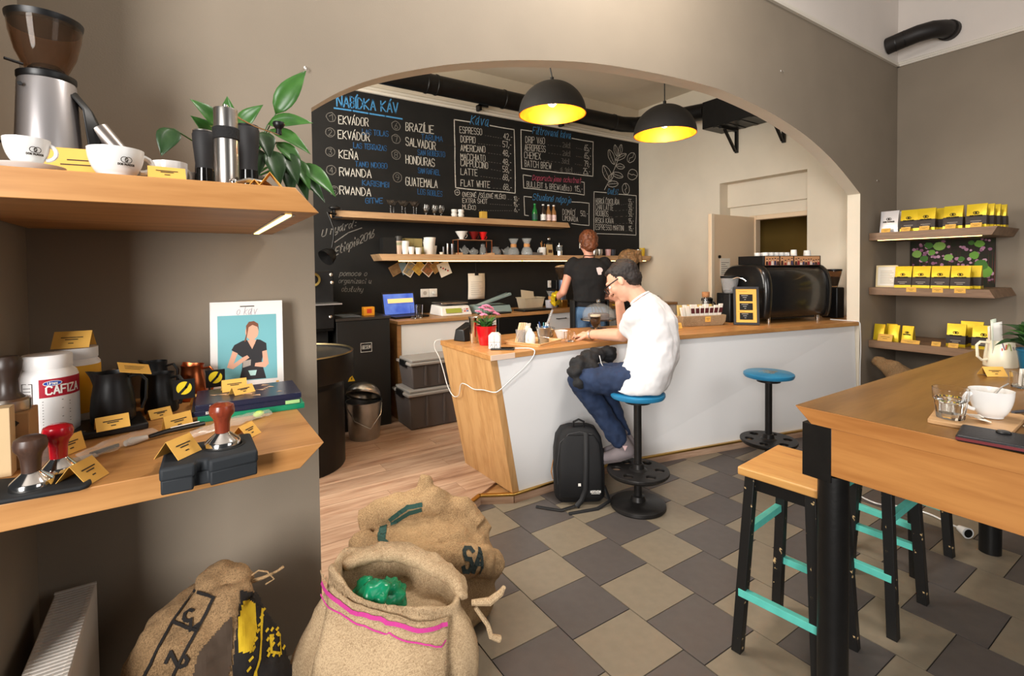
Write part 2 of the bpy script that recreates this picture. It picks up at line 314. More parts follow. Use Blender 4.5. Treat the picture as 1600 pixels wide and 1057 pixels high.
for r in range(21):
    y0 = 1.83 + r*0.132; x = -0.45 - (r*0.37) % 1.2
    while x < 2.9:
        pl = [(x+0.001, y0+0.001), (x+1.199, y0+0.001), (x+1.199, y0+0.131), (x+0.001, y0+0.131)]
        if x < 1.5: pl = clip(pl, EDGE[0], EDGE[1])
        else: pl = clip(pl, (1.0, 2.31), (2.0, 2.31))
        if x < 0.37: pl = clip(pl, (-1, 1.905), (1, 1.905)) if y0 < 1.9 and pl and max(p[0] for p in pl) < 0.4 else pl
        if len(pl) > 2 and y0 < 4.58: MB().prism([(p[0], min(p[1], 4.599)) for p in pl], 0.037, 0.05 + random.uniform(-0.0004, 0.0004)).build('plank', PLANK, pf, smooth=False)
        x += 1.2
g = None
for i, (a, b) in enumerate(zip(EDGE[:-1], EDGE[1:])):
    d = Vector((b[0]-a[0], b[1]-a[1], 0)); L = d.length; rz = math.atan2(d.y, d.x)
    o = MB().box(0, -0.012, 0.0, L, 0.0, 0.042).build('trim_%d' % (2*i+1), PLANK, None, (a[0], a[1], 0), (0, 0, rz)); S(o)
    o = MB().box(-0.004, -0.014, 0.042, L+0.004, 0.012, 0.0545).build('trim_%d' % (2*i+2), GOLD, None, (a[0], a[1], 0), (0, 0, rz), bevel=0.003); S(o)
# wall with the wide arch
AP = [(0.369, 1.872), (0.464, 1.944), (0.584, 2.012), (0.741, 2.078), (0.949, 2.149), (1.266, 2.232), (1.684, 2.308), (2.173, 2.353), (2.563, 2.369), (2.783, 2.366), (3.157, 2.332), (3.451, 2.286), (3.78, 2.21), (4.148, 2.081), (4.552, 1.887)]
def catmull(P, n):
    out = []
    for i in range(len(P)-1):
        p = [P[max(i-1,0)], P[i], P[i+1], P[min(i+2,len(P)-1)]]
        for k in range(n):
            t = k/n; out.append(tuple(0.5*(2*p[1][j] + (p[2][j]-p[0][j])*t + (2*p[0][j]-5*p[1][j]+4*p[2][j]-p[3][j])*t*t + (3*p[1][j]-p[0][j]-3*p[2][j]+p[3][j])*t**3) for j in range(len(P[0]))))
    return out + [P[-1]]
AC = catmull(AP, 4)
mb = MB()
def strip(pts, zt, y0, y1, m):   # wall pieces above the arch, one quad pair per step
    for (xa, za), (xb, zb) in zip(pts[:-1], pts[1:]):
        mb.mat(0); mb.add([(xa,y0,za),(xb,y0,zb),(xb,y0,zt),(xa,y0,zt)], [(0,1,2,3)])
        mb.mat(1); mb.add([(xa,y1,za),(xb,y1,zb),(xb,y1,zt),(xa,y1,zt)], [(3,2,1,0)]); mb.add([(xa,y0,za),(xb,y0,zb),(xb,y1,zb),(xa,y1,za)], [(3,2,1,0)])
Y0, Y1 = 1.809, 1.902; ZT = 3.043
strip(AC, ZT, Y0, Y1, 0)
for xa, xb in ((-0.46, 0.369), (4.552, 5.364)):
    mb.mat(0); mb.add([(xa,Y0,0),(xb,Y0,0),(xb,Y0,ZT),(xa,Y0,ZT)], [(0,1,2,3)])
    mb.mat(1); mb.add([(xa,Y1,0),(xb,Y1,0),(xb,Y1,ZT),(xa,Y1,ZT)], [(3,2,1,0)])
mb.add([(0.369,Y0,0),(0.369,Y1,0),(0.369,Y1,1.872),(0.369,Y0,1.872)], [(0,1,2,3)]); mb.add([(4.552,Y0,0),(4.552,Y1,0),(4.552,Y1,1.887),(4.552,Y0,1.887)], [(3,2,1,0)])
mb.add([(-0.46,Y0,ZT),(5.364,Y0,ZT),(5.364,Y1,ZT),(-0.46,Y1,ZT)], [(0,1,2,3)]); mb.add([(-0.46,Y0,0),(-0.46,Y1,0),(-0.46,Y1,ZT),(-0.46,Y0,ZT)], [(3,2,1,0)])
S(mb.build('wall_arch', [TAUPE, CREAM], ang=30))
S(MB().box(5.264, -1.6, 0, 5.364, 1.808, ZT).build('wall_right', TAUPE))
S(MB().box(-0.457, 1.36, 0, -0.357, 1.808, 4.0).build('wall_left', TAUPE))
S(MB().box(-0.46, Y0, ZT, 5.364, Y1, 4.0).build('wall_arch_upper', WHITEP)); S(MB().box(5.264, -1.6, ZT, 5.364, 1.808, 4.0).build('wall_right_upper', WHITEP))
S(MB().prism([(1.809, 3.043), (1.789, 3.043), (1.785, 3.058), (1.797, 3.064), (1.797, 3.082), (1.809, 3.088)], -0.35, 5.264, 'yz').build('trim_11', TRIMW)); S(MB().prism([(5.264, 3.043), (5.244, 3.043), (5.240, 3.058), (5.252, 3.064), (5.252, 3.082), (5.264, 3.088)], -1.6, 1.809, 'xz').build('trim_12', TRIMW))
S(MB().box(-2.2, -1.6, 4.0, 5.4, 1.95, 4.1).build('ceiling', WHITEP))
# bar room shell
BW = S(MB().box(-0.5, 4.6, 0, 5.32, 4.7, 2.965).build('wall_back', BOARD)); S(MB().box(-0.5, 4.6, 2.965, 5.32, 4.7, 3.45).build('wall_back_upper', CREAM))
S(MB().prism([(4.6, 2.962), (4.575, 2.962), (4.572, 2.985), (4.588, 2.995), (4.588, 3.02), (4.6, 3.03)], 0.0, 5.05, 'yz').build('trim_13', TRIMW))
S(MB().box(5.05, 3.405, 0, 5.32, 4.6, 3.45).box(5.05, 1.902, 0, 5.32, 2.46, 3.45).box(5.05, 2.46, 2.25, 5.32, 3.405, 3.45).build('wall_bar_right', CREAM))
S(MB().box(5.2, 2.46, 1.985, 5.32, 3.405, 2.25).box(5.25, 2.46, 1.87, 5.32, 3.405, 1.985).box(5.25, 3.16, 0.05, 5.32, 3.405, 1.87).build('wall_niche', CREAM))
S(MB().box(-0.52, 1.902, 0, -0.5, 4.6, 1.45).box(-0.52, 1.902, 2.95, -0.5, 4.6, 3.45).build('wall_bar_left', CREAM)); S(MB().box(-0.5, 1.902, 3.4, 5.32, 4.6, 3.5).build('ceiling_bar', CREAM))
OLIVE = M('olive_wall', (150, 118, 52), 0.8)
S(MB().box(6.3, 1.6, 0, 6.4, 4.6, 3).box(5.32, 4.5, 0, 6.3, 4.6, 3).build('wall_corridor', OLIVE)); S(MB().box(5.32, 1.6, 2.4, 6.4, 4.6, 2.45).build('ceiling_corridor', CREAM))
DOORC = M('door_cream', (226, 202, 172), 0.5)
df = S(MB().box(5.225, 3.085, 0.05, 5.32, 3.16, 1.87).box(5.225, 2.46, 1.82, 5.32, 3.085, 1.87).build('trim_14', DOORC, bevel=0.006))
dl = S(MB().box(4.46, 3.1, 0.055, 5.225, 3.14, 1.85).build('door_1', DOORC, bevel=0.004))
MB().box(4.458, 3.096, 0.055, 4.50, 3.102, 1.85).build('door_edge_strip', M('door_edge', (236, 222, 200), 0.5), dl)
nb = MB().box(4.60, 3.0965, 1.205, 4.77, 3.0985, 1.40).build('notice_sheet', PAPER, dl); ink(MB(), [l for i in range(7) for l in [[(0.02, 0.03+i*0.02), (0.15-0.03*(i % 3), 0.03+i*0.02)]]], planar((4.60, 3.0965, 1.205), (1,0,0), (0,0,1)), 0.004).build('notice_text', INK, nb)
MB().cyl((4.585, 3.1, 1.415), (4.585, 3.085, 1.415), 0.016).build('door_hook', BLK, dl); MB().cyl((5.17, 3.1, 1.0), (5.17, 3.05, 1.0), 0.01).cyl((5.17, 3.055, 1.0), (5.07, 3.055, 1.0), 0.009).build('door_handle', BLK, dl)
# hooks in the arch wall
for hx, hz, lb in ((0.352, 2.005, 'small screw hook in the wall above the spathe plant'), (3.36, 2.62, 'small screw hook in the wall above the right pendant lamp'), (4.86, 2.02, 'small screw hook in the wall right of the arch')):
    h = T('screw_hook', lb, 'hook', (hx, 1.809, hz)); MB().tube([(0,0,0.0),(0,-0.012,0.0),(0.004,-0.016,-0.006),(0.002,-0.016,-0.014),(-0.004,-0.014,-0.012)], 0.0018, 6).build('shank', CHROME, h); MB().cyl((0,0.0,0), (0,-0.002,0), 0.005).build('rose', WHITE, h)
# ------------------------------------------------------------------ blackboard writing (parts of the back wall); coordinates x, z on the wall
def chalk(txt, x0, z0, x1, z1, h, mat, wd=0.007, slant=0.0):
    d = Vector((x1-x0, 0, z1-z0)); L = d.length; u = d/L; v = Vector((0,0,1)); st = place(txt, h, 0, 0, slant, wmax=L, jit=0.02)
    return ink(MB(), st, planar((x0, 4.6, z0), u, v, 0.001), wd*0.72).build('chalk_text', mat, BW)
def line(pts, mat, wd=0.008):
    o = Vector((0, 4.6, 0)); rnd = random.Random(len(pts)*7 + int(pts[0][0]*100)); P = []
    for a, b in zip(pts[:-1], pts[1:]):
        n = max(1, int(math.hypot(b[0]-a[0], b[1]-a[1])/0.12))
        P += [(a[0]+(b[0]-a[0])*i/n + rnd.uniform(-.003,.003), a[1]+(b[1]-a[1])*i/n + rnd.uniform(-.003,.003)) for i in range(n)]
    P.append(pts[-1]); return ink(MB(), [P], planar(o, (1,0,0), (0,0,1), 0.001), wd).build('chalk_line', mat, BW)
chalk('NABÍDKA KÁV', 1.157, 2.794, 1.727, 2.823, 0.097, CHALKB, 0.0160, 0.00)
line([(1.134, 2.774), (1.442, 2.772), (1.767, 2.774)], CHALKB, 0.0140)
line(ring(1.104, 2.687, 0.040), CHALKD, 0.006)
chalk('1', 1.090, 2.660, 1.118, 2.662, 0.050, CHALKD, 0.0060, 0.00)
chalk('EKVÁDOR', 1.169, 2.639, 1.437, 2.655, 0.072, CHALK, 0.0090, 0.00)
chalk('LAS TOLAS', 1.381, 2.574, 1.627, 2.587, 0.049, CHALKBD, 0.0090, 0.00)
line(ring(1.094, 2.550, 0.040), CHALKD, 0.006)
chalk('2', 1.080, 2.523, 1.107, 2.525, 0.050, CHALKD, 0.0060, 0.00)
chalk('EKVÁDOR', 1.162, 2.507, 1.446, 2.518, 0.073, CHALK, 0.0090, 0.00)
chalk('LAS TERRAZAS', 1.298, 2.439, 1.607, 2.448, 0.048, CHALKBD, 0.0090, 0.00)
line(ring(1.091, 2.378, 0.040), CHALKD, 0.006)
chalk('3', 1.076, 2.351, 1.104, 2.353, 0.050, CHALKD, 0.0060, 0.00)
chalk('KEŇA', 1.166, 2.332, 1.336, 2.335, 0.072, CHALK, 0.0090, 0.00)
chalk('TANO NDOGO', 1.311, 2.271, 1.609, 2.282, 0.048, CHALKBD, 0.0090, 0.00)
line(ring(1.096, 2.217, 0.041), CHALKD, 0.006)
chalk('4', 1.082, 2.191, 1.110, 2.192, 0.050, CHALKD, 0.0060, 0.00)
chalk('RWANDA', 1.168, 2.174, 1.456, 2.180, 0.073, CHALK, 0.0090, 0.00)
chalk('KARISIMBI', 1.372, 2.104, 1.623, 2.103, 0.049, CHALKBD, 0.0090, 0.00)
line(ring(1.119, 2.036, 0.041), CHALKD, 0.006)
chalk('5', 1.104, 2.010, 1.132, 2.010, 0.050, CHALKD, 0.0060, 0.00)
chalk('RWANDA', 1.167, 2.008, 1.449, 2.009, 0.073, CHALK, 0.0090, 0.00)
chalk('GITWE', 1.398, 1.939, 1.560, 1.949, 0.049, CHALKBD, 0.0090, 0.00)
line(ring(1.705, 2.700, 0.043), CHALKD, 0.006)
chalk('6', 1.689, 2.670, 1.721, 2.673, 0.054, CHALKD, 0.0060, 0.00)
chalk('BRAZÍLIE', 1.804, 2.667, 2.096, 2.679, 0.078, CHALK, 0.0090, 0.00)
chalk('TARUMA', 1.963, 2.607, 2.192, 2.612, 0.052, CHALKBD, 0.0090, 0.00)
line(ring(1.703, 2.574, 0.043), CHALKD, 0.006)
chalk('7', 1.687, 2.545, 1.718, 2.547, 0.053, CHALKD, 0.0060, 0.00)
chalk('SALVADOR', 1.801, 2.526, 2.113, 2.518, 0.078, CHALK, 0.0090, 0.00)
chalk('SAN ROBERTO', 1.924, 2.448, 2.215, 2.459, 0.052, CHALKBD, 0.0090, 0.00)
line(ring(1.700, 2.422, 0.044), CHALKD, 0.006)
chalk('8', 1.684, 2.393, 1.716, 2.395, 0.054, CHALKD, 0.0060, 0.00)
chalk('HONDURAS', 1.798, 2.352, 2.100, 2.349, 0.078, CHALK, 0.0090, 0.00)
chalk('SAN RAFAEL', 1.924, 2.271, 2.157, 2.270, 0.052, CHALKBD, 0.0090, 0.00)
line(ring(1.709, 2.208, 0.044), CHALKD, 0.006)
chalk('9', 1.692, 2.179, 1.724, 2.181, 0.054, CHALKD, 0.0060, 0.00)
chalk('GUATEMALA', 1.794, 2.139, 2.126, 2.140, 0.079, CHALK, 0.0090, 0.00)
chalk('LOS ROBLES', 1.917, 2.063, 2.179, 2.056, 0.052, CHALKBD, 0.0090, 0.00)
line([(2.514, 2.861), (2.327, 2.855), (2.331, 2.158), (3.071, 2.156), (3.066, 2.86), (2.755, 2.858)], CHALK, 0.0100)
chalk('Káva', 2.513, 2.838, 2.733, 2.845, 0.091, CHALKB, 0.0100, 0.25)
chalk('ESPRESSO', 2.388, 2.729, 2.652, 2.743, 0.065, CHALK, 0.0075, 0.00)
chalk('42,-', 2.926, 2.737, 3.036, 2.738, 0.063, CHALK, 0.0075, 0.00)
chalk('.......', 2.690, 2.743, 2.898, 2.741, 0.047, CHALKD, 0.0050, 0.00)
chalk('DOPPIO', 2.399, 2.635, 2.571, 2.644, 0.066, CHALK, 0.0075, 0.00)
chalk('57,-', 2.914, 2.652, 3.023, 2.651, 0.062, CHALK, 0.0075, 0.00)
chalk('.........', 2.608, 2.644, 2.885, 2.656, 0.046, CHALKD, 0.0050, 0.00)
chalk('AMERICANO', 2.398, 2.542, 2.690, 2.561, 0.066, CHALK, 0.0075, 0.00)
chalk('48,-', 2.912, 2.556, 3.021, 2.555, 0.063, CHALK, 0.0075, 0.00)
chalk('.....', 2.728, 2.561, 2.884, 2.560, 0.047, CHALKD, 0.0050, 0.00)
chalk('MACCHIATO', 2.396, 2.454, 2.689, 2.467, 0.065, CHALK, 0.0075, 0.00)
chalk('48,-', 2.911, 2.461, 3.020, 2.458, 0.062, CHALK, 0.0075, 0.00)
chalk('.....', 2.727, 2.467, 2.883, 2.465, 0.047, CHALKD, 0.0050, 0.00)
chalk('CAPPUCCINO', 2.395, 2.390, 2.720, 2.391, 0.066, CHALK, 0.0075, 0.00)
chalk('58,-', 2.910, 2.379, 3.019, 2.375, 0.063, CHALK, 0.0075, 0.00)
chalk('....', 2.759, 2.390, 2.881, 2.384, 0.048, CHALKD, 0.0050, 0.00)
chalk('LATTE', 2.394, 2.299, 2.592, 2.304, 0.066, CHALK, 0.0075, 0.00)
chalk('68,-', 2.908, 2.293, 3.018, 2.288, 0.062, CHALK, 0.0075, 0.00)
chalk('........', 2.630, 2.303, 2.880, 2.298, 0.047, CHALKD, 0.0050, 0.00)
chalk('FLAT WHITE', 2.392, 2.181, 2.745, 2.191, 0.066, CHALK, 0.0075, 0.00)
chalk('68,-', 2.913, 2.188, 3.022, 2.182, 0.062, CHALK, 0.0075, 0.00)
chalk('...', 2.783, 2.189, 2.884, 2.193, 0.048, CHALKD, 0.0050, 0.00)
line(ring(2.350, 2.110, 0.029), CHALK, 0.006)
chalk('+', 2.335, 2.088, 2.365, 2.088, 0.036, CHALK, 0.0050, 0.00)
chalk('OVESNÉ /SÓJOVÉ MLÉKO', 2.411, 2.073, 2.940, 2.084, 0.046, CHALK, 0.0060, 0.00)
chalk('10,-', 3.050, 2.077, 3.121, 2.077, 0.046, CHALK, 0.0060, 0.00)
chalk('..', 2.974, 2.082, 3.021, 2.082, 0.036, CHALKD, 0.0050, 0.00)
chalk('EXTRA SHOT', 2.410, 2.009, 2.709, 2.019, 0.046, CHALK, 0.0060, 0.00)
chalk('15,-', 3.049, 2.014, 3.120, 2.013, 0.046, CHALK, 0.0060, 0.00)
chalk('..........', 2.742, 2.016, 3.020, 2.019, 0.036, CHALKD, 0.0050, 0.00)
chalk('MLÉKO', 2.409, 1.945, 2.565, 1.943, 0.046, CHALK, 0.0060, 0.00)
chalk('6,-', 3.054, 1.953, 3.125, 1.952, 0.046, CHALK, 0.0060, 0.00)
chalk('...............', 2.597, 1.940, 3.025, 1.959, 0.035, CHALKD, 0.0050, 0.00)
line([(3.306, 2.873), (3.155, 2.873), (3.158, 2.44), (4.232, 2.454), (4.236, 2.875), (3.896, 2.875)], CHALK, 0.0100)
chalk('Filtrovaná káva', 3.315, 2.852, 3.876, 2.865, 0.074, CHALKB, 0.0090, 0.25)
chalk('DRIP V60', 3.219, 2.735, 3.486, 2.754, 0.071, CHALK, 0.0075, 0.00)
chalk('2dcl', 3.753, 2.752, 3.874, 2.754, 0.055, CHALKD, 0.0060, 0.00)
chalk('65,-', 4.091, 2.754, 4.198, 2.757, 0.070, CHALK, 0.0070, 0.00)
chalk('.....', 3.530, 2.750, 3.726, 2.757, 0.046, CHALKD, 0.0050, 0.00)
chalk('....', 3.964, 2.768, 4.055, 2.761, 0.048, CHALKD, 0.0050, 0.00)
chalk('AEROPRESS', 3.206, 2.647, 3.497, 2.662, 0.071, CHALK, 0.0075, 0.00)
chalk('2dcl', 3.752, 2.654, 3.873, 2.655, 0.054, CHALKD, 0.0060, 0.00)
chalk('65,-', 4.090, 2.661, 4.197, 2.662, 0.069, CHALK, 0.0070, 0.00)
chalk('.....', 3.542, 2.657, 3.725, 2.658, 0.046, CHALKD, 0.0050, 0.00)
chalk('....', 3.963, 2.668, 4.054, 2.667, 0.047, CHALKD, 0.0050, 0.00)
chalk('CHEMEX', 3.199, 2.560, 3.426, 2.568, 0.072, CHALK, 0.0075, 0.00)
chalk('3dcl', 3.734, 2.561, 3.855, 2.561, 0.054, CHALKD, 0.0060, 0.00)
chalk('79,-', 4.089, 2.562, 4.196, 2.562, 0.069, CHALK, 0.0070, 0.00)
chalk('.....', 3.471, 2.563, 3.707, 2.566, 0.046, CHALKD, 0.0050, 0.00)
chalk('....', 3.945, 2.573, 4.053, 2.569, 0.048, CHALKD, 0.0050, 0.00)
chalk('BATCH BREW', 3.204, 2.467, 3.578, 2.473, 0.072, CHALK, 0.0075, 0.00)
chalk('á 1dcl', 3.716, 2.458, 3.902, 2.463, 0.055, CHALKD, 0.0060, 0.00)
chalk('25,-', 4.073, 2.469, 4.181, 2.469, 0.070, CHALK, 0.0070, 0.00)
chalk('.....', 3.624, 2.467, 3.690, 2.463, 0.046, CHALKD, 0.0050, 0.00)
chalk('....', 3.926, 2.468, 4.038, 2.476, 0.048, CHALKD, 0.0050, 0.00)
line([(3.293, 2.367), (3.178, 2.369), (3.182, 2.226), (4.085, 2.213), (4.087, 2.366), (4.04, 2.367)], CHALK, 0.0080)
chalk('Doporučujeme ochutnat', 3.305, 2.323, 4.030, 2.350, 0.058, CHALKP, 0.0070, 0.25)
chalk('BULLEIT & BREW(alko)', 3.228, 2.242, 3.882, 2.240, 0.062, CHALK, 0.0065, 0.00)
chalk('115,-', 3.934, 2.247, 4.057, 2.246, 0.066, CHALK, 0.0065, 0.00)
line([(3.296, 2.126), (3.19, 2.128), (3.196, 1.919), (3.248, 1.916)], CHALK, 0.0080)
line([(3.888, 2.117), (4.163, 2.116), (4.16, 1.84), (3.878, 1.853)], CHALK, 0.0080)
chalk('Studené nápoje', 3.305, 2.099, 3.867, 2.095, 0.070, CHALKB, 0.0090, 0.25)
chalk('DOMÁCÍ', 3.744, 1.954, 3.931, 1.948, 0.065, CHALK, 0.0065, 0.00)
chalk('LIMONÁDA', 3.743, 1.886, 3.982, 1.878, 0.057, CHALK, 0.0065, 0.00)
chalk('50,-', 4.025, 1.955, 4.140, 1.952, 0.059, CHALK, 0.0065, 0.00)
line([(4.461, 2.265), (4.244, 2.263), (4.239, 1.744), (4.987, 1.747), (4.999, 2.265), (4.674, 2.264)], CHALK, 0.0080)
chalk('Další', 4.480, 2.253, 4.654, 2.254, 0.066, CHALKB, 0.0080, 0.20)
chalk('HORKÁ ČOKOLÁDA', 4.272, 2.117, 4.681, 2.132, 0.066, CHALK, 0.0065, 0.00)
chalk('55,-', 4.854, 2.151, 4.944, 2.151, 0.063, CHALK, 0.0060, 0.00)
chalk('....', 4.713, 2.128, 4.834, 2.150, 0.043, CHALKD, 0.0040, 0.00)
chalk('CHAI LATTE', 4.272, 2.044, 4.574, 2.049, 0.065, CHALK, 0.0065, 0.00)
chalk('50,-', 4.853, 2.071, 4.944, 2.070, 0.063, CHALK, 0.0060, 0.00)
chalk('....', 4.606, 2.046, 4.833, 2.070, 0.042, CHALKD, 0.0040, 0.00)
chalk('ROOIBOS', 4.271, 1.967, 4.485, 1.967, 0.066, CHALK, 0.0065, 0.00)
chalk('50,-', 4.853, 1.990, 4.943, 1.989, 0.063, CHALK, 0.0060, 0.00)
chalk('....', 4.516, 1.962, 4.832, 1.989, 0.042, CHALKD, 0.0040, 0.00)
chalk('IRSKÁ KÁVA', 4.270, 1.877, 4.577, 1.881, 0.065, CHALK, 0.0065, 0.00)
chalk('95,-', 4.852, 1.898, 4.942, 1.896, 0.063, CHALK, 0.0060, 0.00)
chalk('....', 4.608, 1.877, 4.832, 1.897, 0.042, CHALKD, 0.0040, 0.00)
chalk('ESPRESSO MARTINI', 4.269, 1.795, 4.758, 1.797, 0.065, CHALK, 0.0065, 0.00)
chalk('115,-', 4.851, 1.800, 4.942, 1.797, 0.064, CHALK, 0.0060, 0.00)
chalk('....', 4.790, 1.793, 4.831, 1.800, 0.042, CHALKD, 0.0040, 0.00)
line([(4.423, 2.298), (4.508, 2.43), (4.599, 2.578), (4.658, 2.697), (4.707, 2.815)], CHALK, 0.0070)
line([(4.596, 2.637), (4.58, 2.639), (4.553, 2.653), (4.525, 2.677), (4.502, 2.709), (4.489, 2.744), (4.488, 2.778), (4.494, 2.803), (4.503, 2.815), (4.52, 2.813), (4.546, 2.8), (4.575, 2.777), (4.597, 2.744), (4.611, 2.709), (4.612, 2.674), (4.606, 2.649), (4.596, 2.637)], CHALK, 0.0060)
line([(4.505, 2.811), (4.536, 2.753), (4.564, 2.7), (4.594, 2.642)], CHALK, 0.0050)
line([(4.526, 2.771), (4.51, 2.738)], CHALKD, 0.0040)
line([(4.545, 2.735), (4.528, 2.703)], CHALKD, 0.0040)
line([(4.564, 2.7), (4.547, 2.667)], CHALKD, 0.0040)
line([(4.645, 2.75), (4.634, 2.753), (4.619, 2.765), (4.603, 2.785), (4.593, 2.811), (4.59, 2.838), (4.595, 2.863), (4.603, 2.881), (4.611, 2.889), (4.622, 2.886), (4.637, 2.874), (4.653, 2.854), (4.663, 2.828), (4.666, 2.801), (4.662, 2.776), (4.653, 2.757), (4.645, 2.75)], CHALK, 0.0060)
line([(4.612, 2.886), (4.623, 2.84), (4.633, 2.799), (4.644, 2.753)], CHALK, 0.0050)
line([(4.619, 2.854), (4.603, 2.832)], CHALKD, 0.0040)
line([(4.626, 2.827), (4.61, 2.804)], CHALKD, 0.0040)
line([(4.633, 2.799), (4.617, 2.776)], CHALKD, 0.0040)
line([(4.688, 2.752), (4.679, 2.758), (4.672, 2.775), (4.668, 2.8), (4.672, 2.829), (4.682, 2.859), (4.699, 2.884), (4.715, 2.901), (4.726, 2.907), (4.734, 2.901), (4.742, 2.884), (4.746, 2.859), (4.742, 2.829), (4.731, 2.799), (4.715, 2.774), (4.699, 2.758), (4.688, 2.752)], CHALK, 0.0060)
line([(4.725, 2.903), (4.713, 2.852), (4.701, 2.806), (4.689, 2.756)], CHALK, 0.0050)
line([(4.716, 2.868), (4.691, 2.849)], CHALKD, 0.0040)
line([(4.709, 2.837), (4.683, 2.818)], CHALKD, 0.0040)
line([(4.701, 2.806), (4.675, 2.787)], CHALKD, 0.0040)
line([(4.622, 2.696), (4.623, 2.706), (4.637, 2.725), (4.662, 2.749), (4.696, 2.77), (4.735, 2.787), (4.773, 2.797), (4.802, 2.8), (4.815, 2.797), (4.814, 2.786), (4.8, 2.767), (4.775, 2.743), (4.74, 2.721), (4.701, 2.704), (4.663, 2.695), (4.635, 2.693), (4.622, 2.696)], CHALK, 0.0060)
line([(4.811, 2.794), (4.747, 2.761), (4.689, 2.731), (4.627, 2.698)], CHALK, 0.0050)
line([(4.767, 2.771), (4.729, 2.773)], CHALKD, 0.0040)
line([(4.728, 2.751), (4.691, 2.753)], CHALKD, 0.0040)
line([(4.689, 2.731), (4.652, 2.733)], CHALKD, 0.0040)
line([(4.784, 2.621), (4.775, 2.612), (4.755, 2.6), (4.727, 2.591), (4.697, 2.589), (4.668, 2.593), (4.645, 2.603), (4.631, 2.615), (4.627, 2.625), (4.636, 2.634), (4.655, 2.645), (4.683, 2.655), (4.714, 2.657), (4.743, 2.653), (4.766, 2.643), (4.78, 2.631), (4.784, 2.621)], CHALK, 0.0060)
line([(4.631, 2.625), (4.682, 2.623), (4.729, 2.622), (4.78, 2.621)], CHALK, 0.0050)
line([(4.666, 2.624), (4.68, 2.603)], CHALKD, 0.0040)
line([(4.697, 2.623), (4.712, 2.602)], CHALKD, 0.0040)
line([(4.729, 2.622), (4.743, 2.601)], CHALKD, 0.0040)
line([(4.535, 2.415), (4.513, 2.415), (4.479, 2.427), (4.442, 2.451), (4.412, 2.485), (4.394, 2.523), (4.39, 2.561), (4.396, 2.59), (4.408, 2.604), (4.429, 2.604), (4.462, 2.592), (4.5, 2.569), (4.53, 2.536), (4.549, 2.497), (4.553, 2.459), (4.546, 2.429), (4.535, 2.415)], CHALK, 0.0060)
line([(4.411, 2.599), (4.452, 2.538), (4.49, 2.482), (4.532, 2.42)], CHALK, 0.0050)
line([(4.439, 2.557), (4.42, 2.518)], CHALKD, 0.0040)
line([(4.465, 2.519), (4.445, 2.481)], CHALKD, 0.0040)
line([(4.49, 2.482), (4.47, 2.443)], CHALKD, 0.0040)
line([(4.753, 2.492), (4.741, 2.484), (4.715, 2.476), (4.679, 2.472), (4.64, 2.475), (4.605, 2.484), (4.579, 2.499), (4.564, 2.514), (4.561, 2.524), (4.573, 2.532), (4.599, 2.54), (4.635, 2.544), (4.673, 2.541), (4.709, 2.532), (4.735, 2.518), (4.751, 2.503), (4.753, 2.492)], CHALK, 0.0060)
line([(4.566, 2.523), (4.628, 2.513), (4.686, 2.503), (4.749, 2.493)], CHALK, 0.0050)
line([(4.609, 2.516), (4.623, 2.492)], CHALKD, 0.0040)
line([(4.647, 2.51), (4.661, 2.486)], CHALKD, 0.0040)
line([(4.686, 2.503), (4.7, 2.479)], CHALKD, 0.0040)
line([(4.466, 2.37), (4.473, 2.381), (4.493, 2.397), (4.524, 2.412), (4.562, 2.421), (4.601, 2.423), (4.635, 2.418), (4.658, 2.409), (4.667, 2.4), (4.661, 2.389), (4.64, 2.373), (4.608, 2.358), (4.57, 2.349), (4.531, 2.347), (4.498, 2.352), (4.475, 2.362), (4.466, 2.37)], CHALK, 0.0060)
line([(4.662, 2.399), (4.596, 2.389), (4.536, 2.381), (4.471, 2.371)], CHALK, 0.0050)
line([(4.616, 2.392), (4.589, 2.41)], CHALKD, 0.0040)
line([(4.576, 2.386), (4.548, 2.404)], CHALKD, 0.0040)
line([(4.536, 2.381), (4.508, 2.398)], CHALKD, 0.0040)
line([(4.497, 2.418), (4.492, 2.425), (4.491, 2.441), (4.496, 2.462), (4.51, 2.485), (4.529, 2.505), (4.551, 2.521), (4.571, 2.53), (4.583, 2.532), (4.588, 2.525), (4.589, 2.509), (4.583, 2.488), (4.57, 2.465), (4.55, 2.444), (4.528, 2.428), (4.508, 2.42), (4.497, 2.418)], CHALK, 0.0060)
line([(4.58, 2.529), (4.552, 2.492), (4.527, 2.458), (4.499, 2.421)], CHALK, 0.0050)
line([(4.561, 2.503), (4.532, 2.495)], CHALKD, 0.0040)
line([(4.544, 2.481), (4.515, 2.472)], CHALKD, 0.0040)
line([(4.527, 2.458), (4.498, 2.449)], CHALKD, 0.0040)
line([(4.858, 2.694), (4.839, 2.706), (4.83, 2.725), (4.834, 2.75), (4.848, 2.776), (4.871, 2.8), (4.9, 2.817), (4.931, 2.826), (4.958, 2.824), (4.977, 2.813), (4.986, 2.793), (4.983, 2.768), (4.968, 2.741), (4.945, 2.717), (4.915, 2.7), (4.885, 2.692), (4.858, 2.694)], CHALK, 0.0060)
line([(4.955, 2.821), (4.939, 2.769), (4.877, 2.749), (4.861, 2.697)], CHALK, 0.0050)
line([(5.016, 2.526), (4.997, 2.501), (4.967, 2.482), (4.932, 2.472), (4.896, 2.472), (4.867, 2.482), (4.847, 2.501), (4.84, 2.526), (4.846, 2.553), (4.866, 2.578), (4.895, 2.597), (4.93, 2.608), (4.965, 2.608), (4.995, 2.598), (5.016, 2.579), (5.023, 2.553), (5.016, 2.526)], CHALK, 0.0060)
line([(4.85, 2.553), (4.922, 2.534), (4.94, 2.546), (5.012, 2.527)], CHALK, 0.0050)
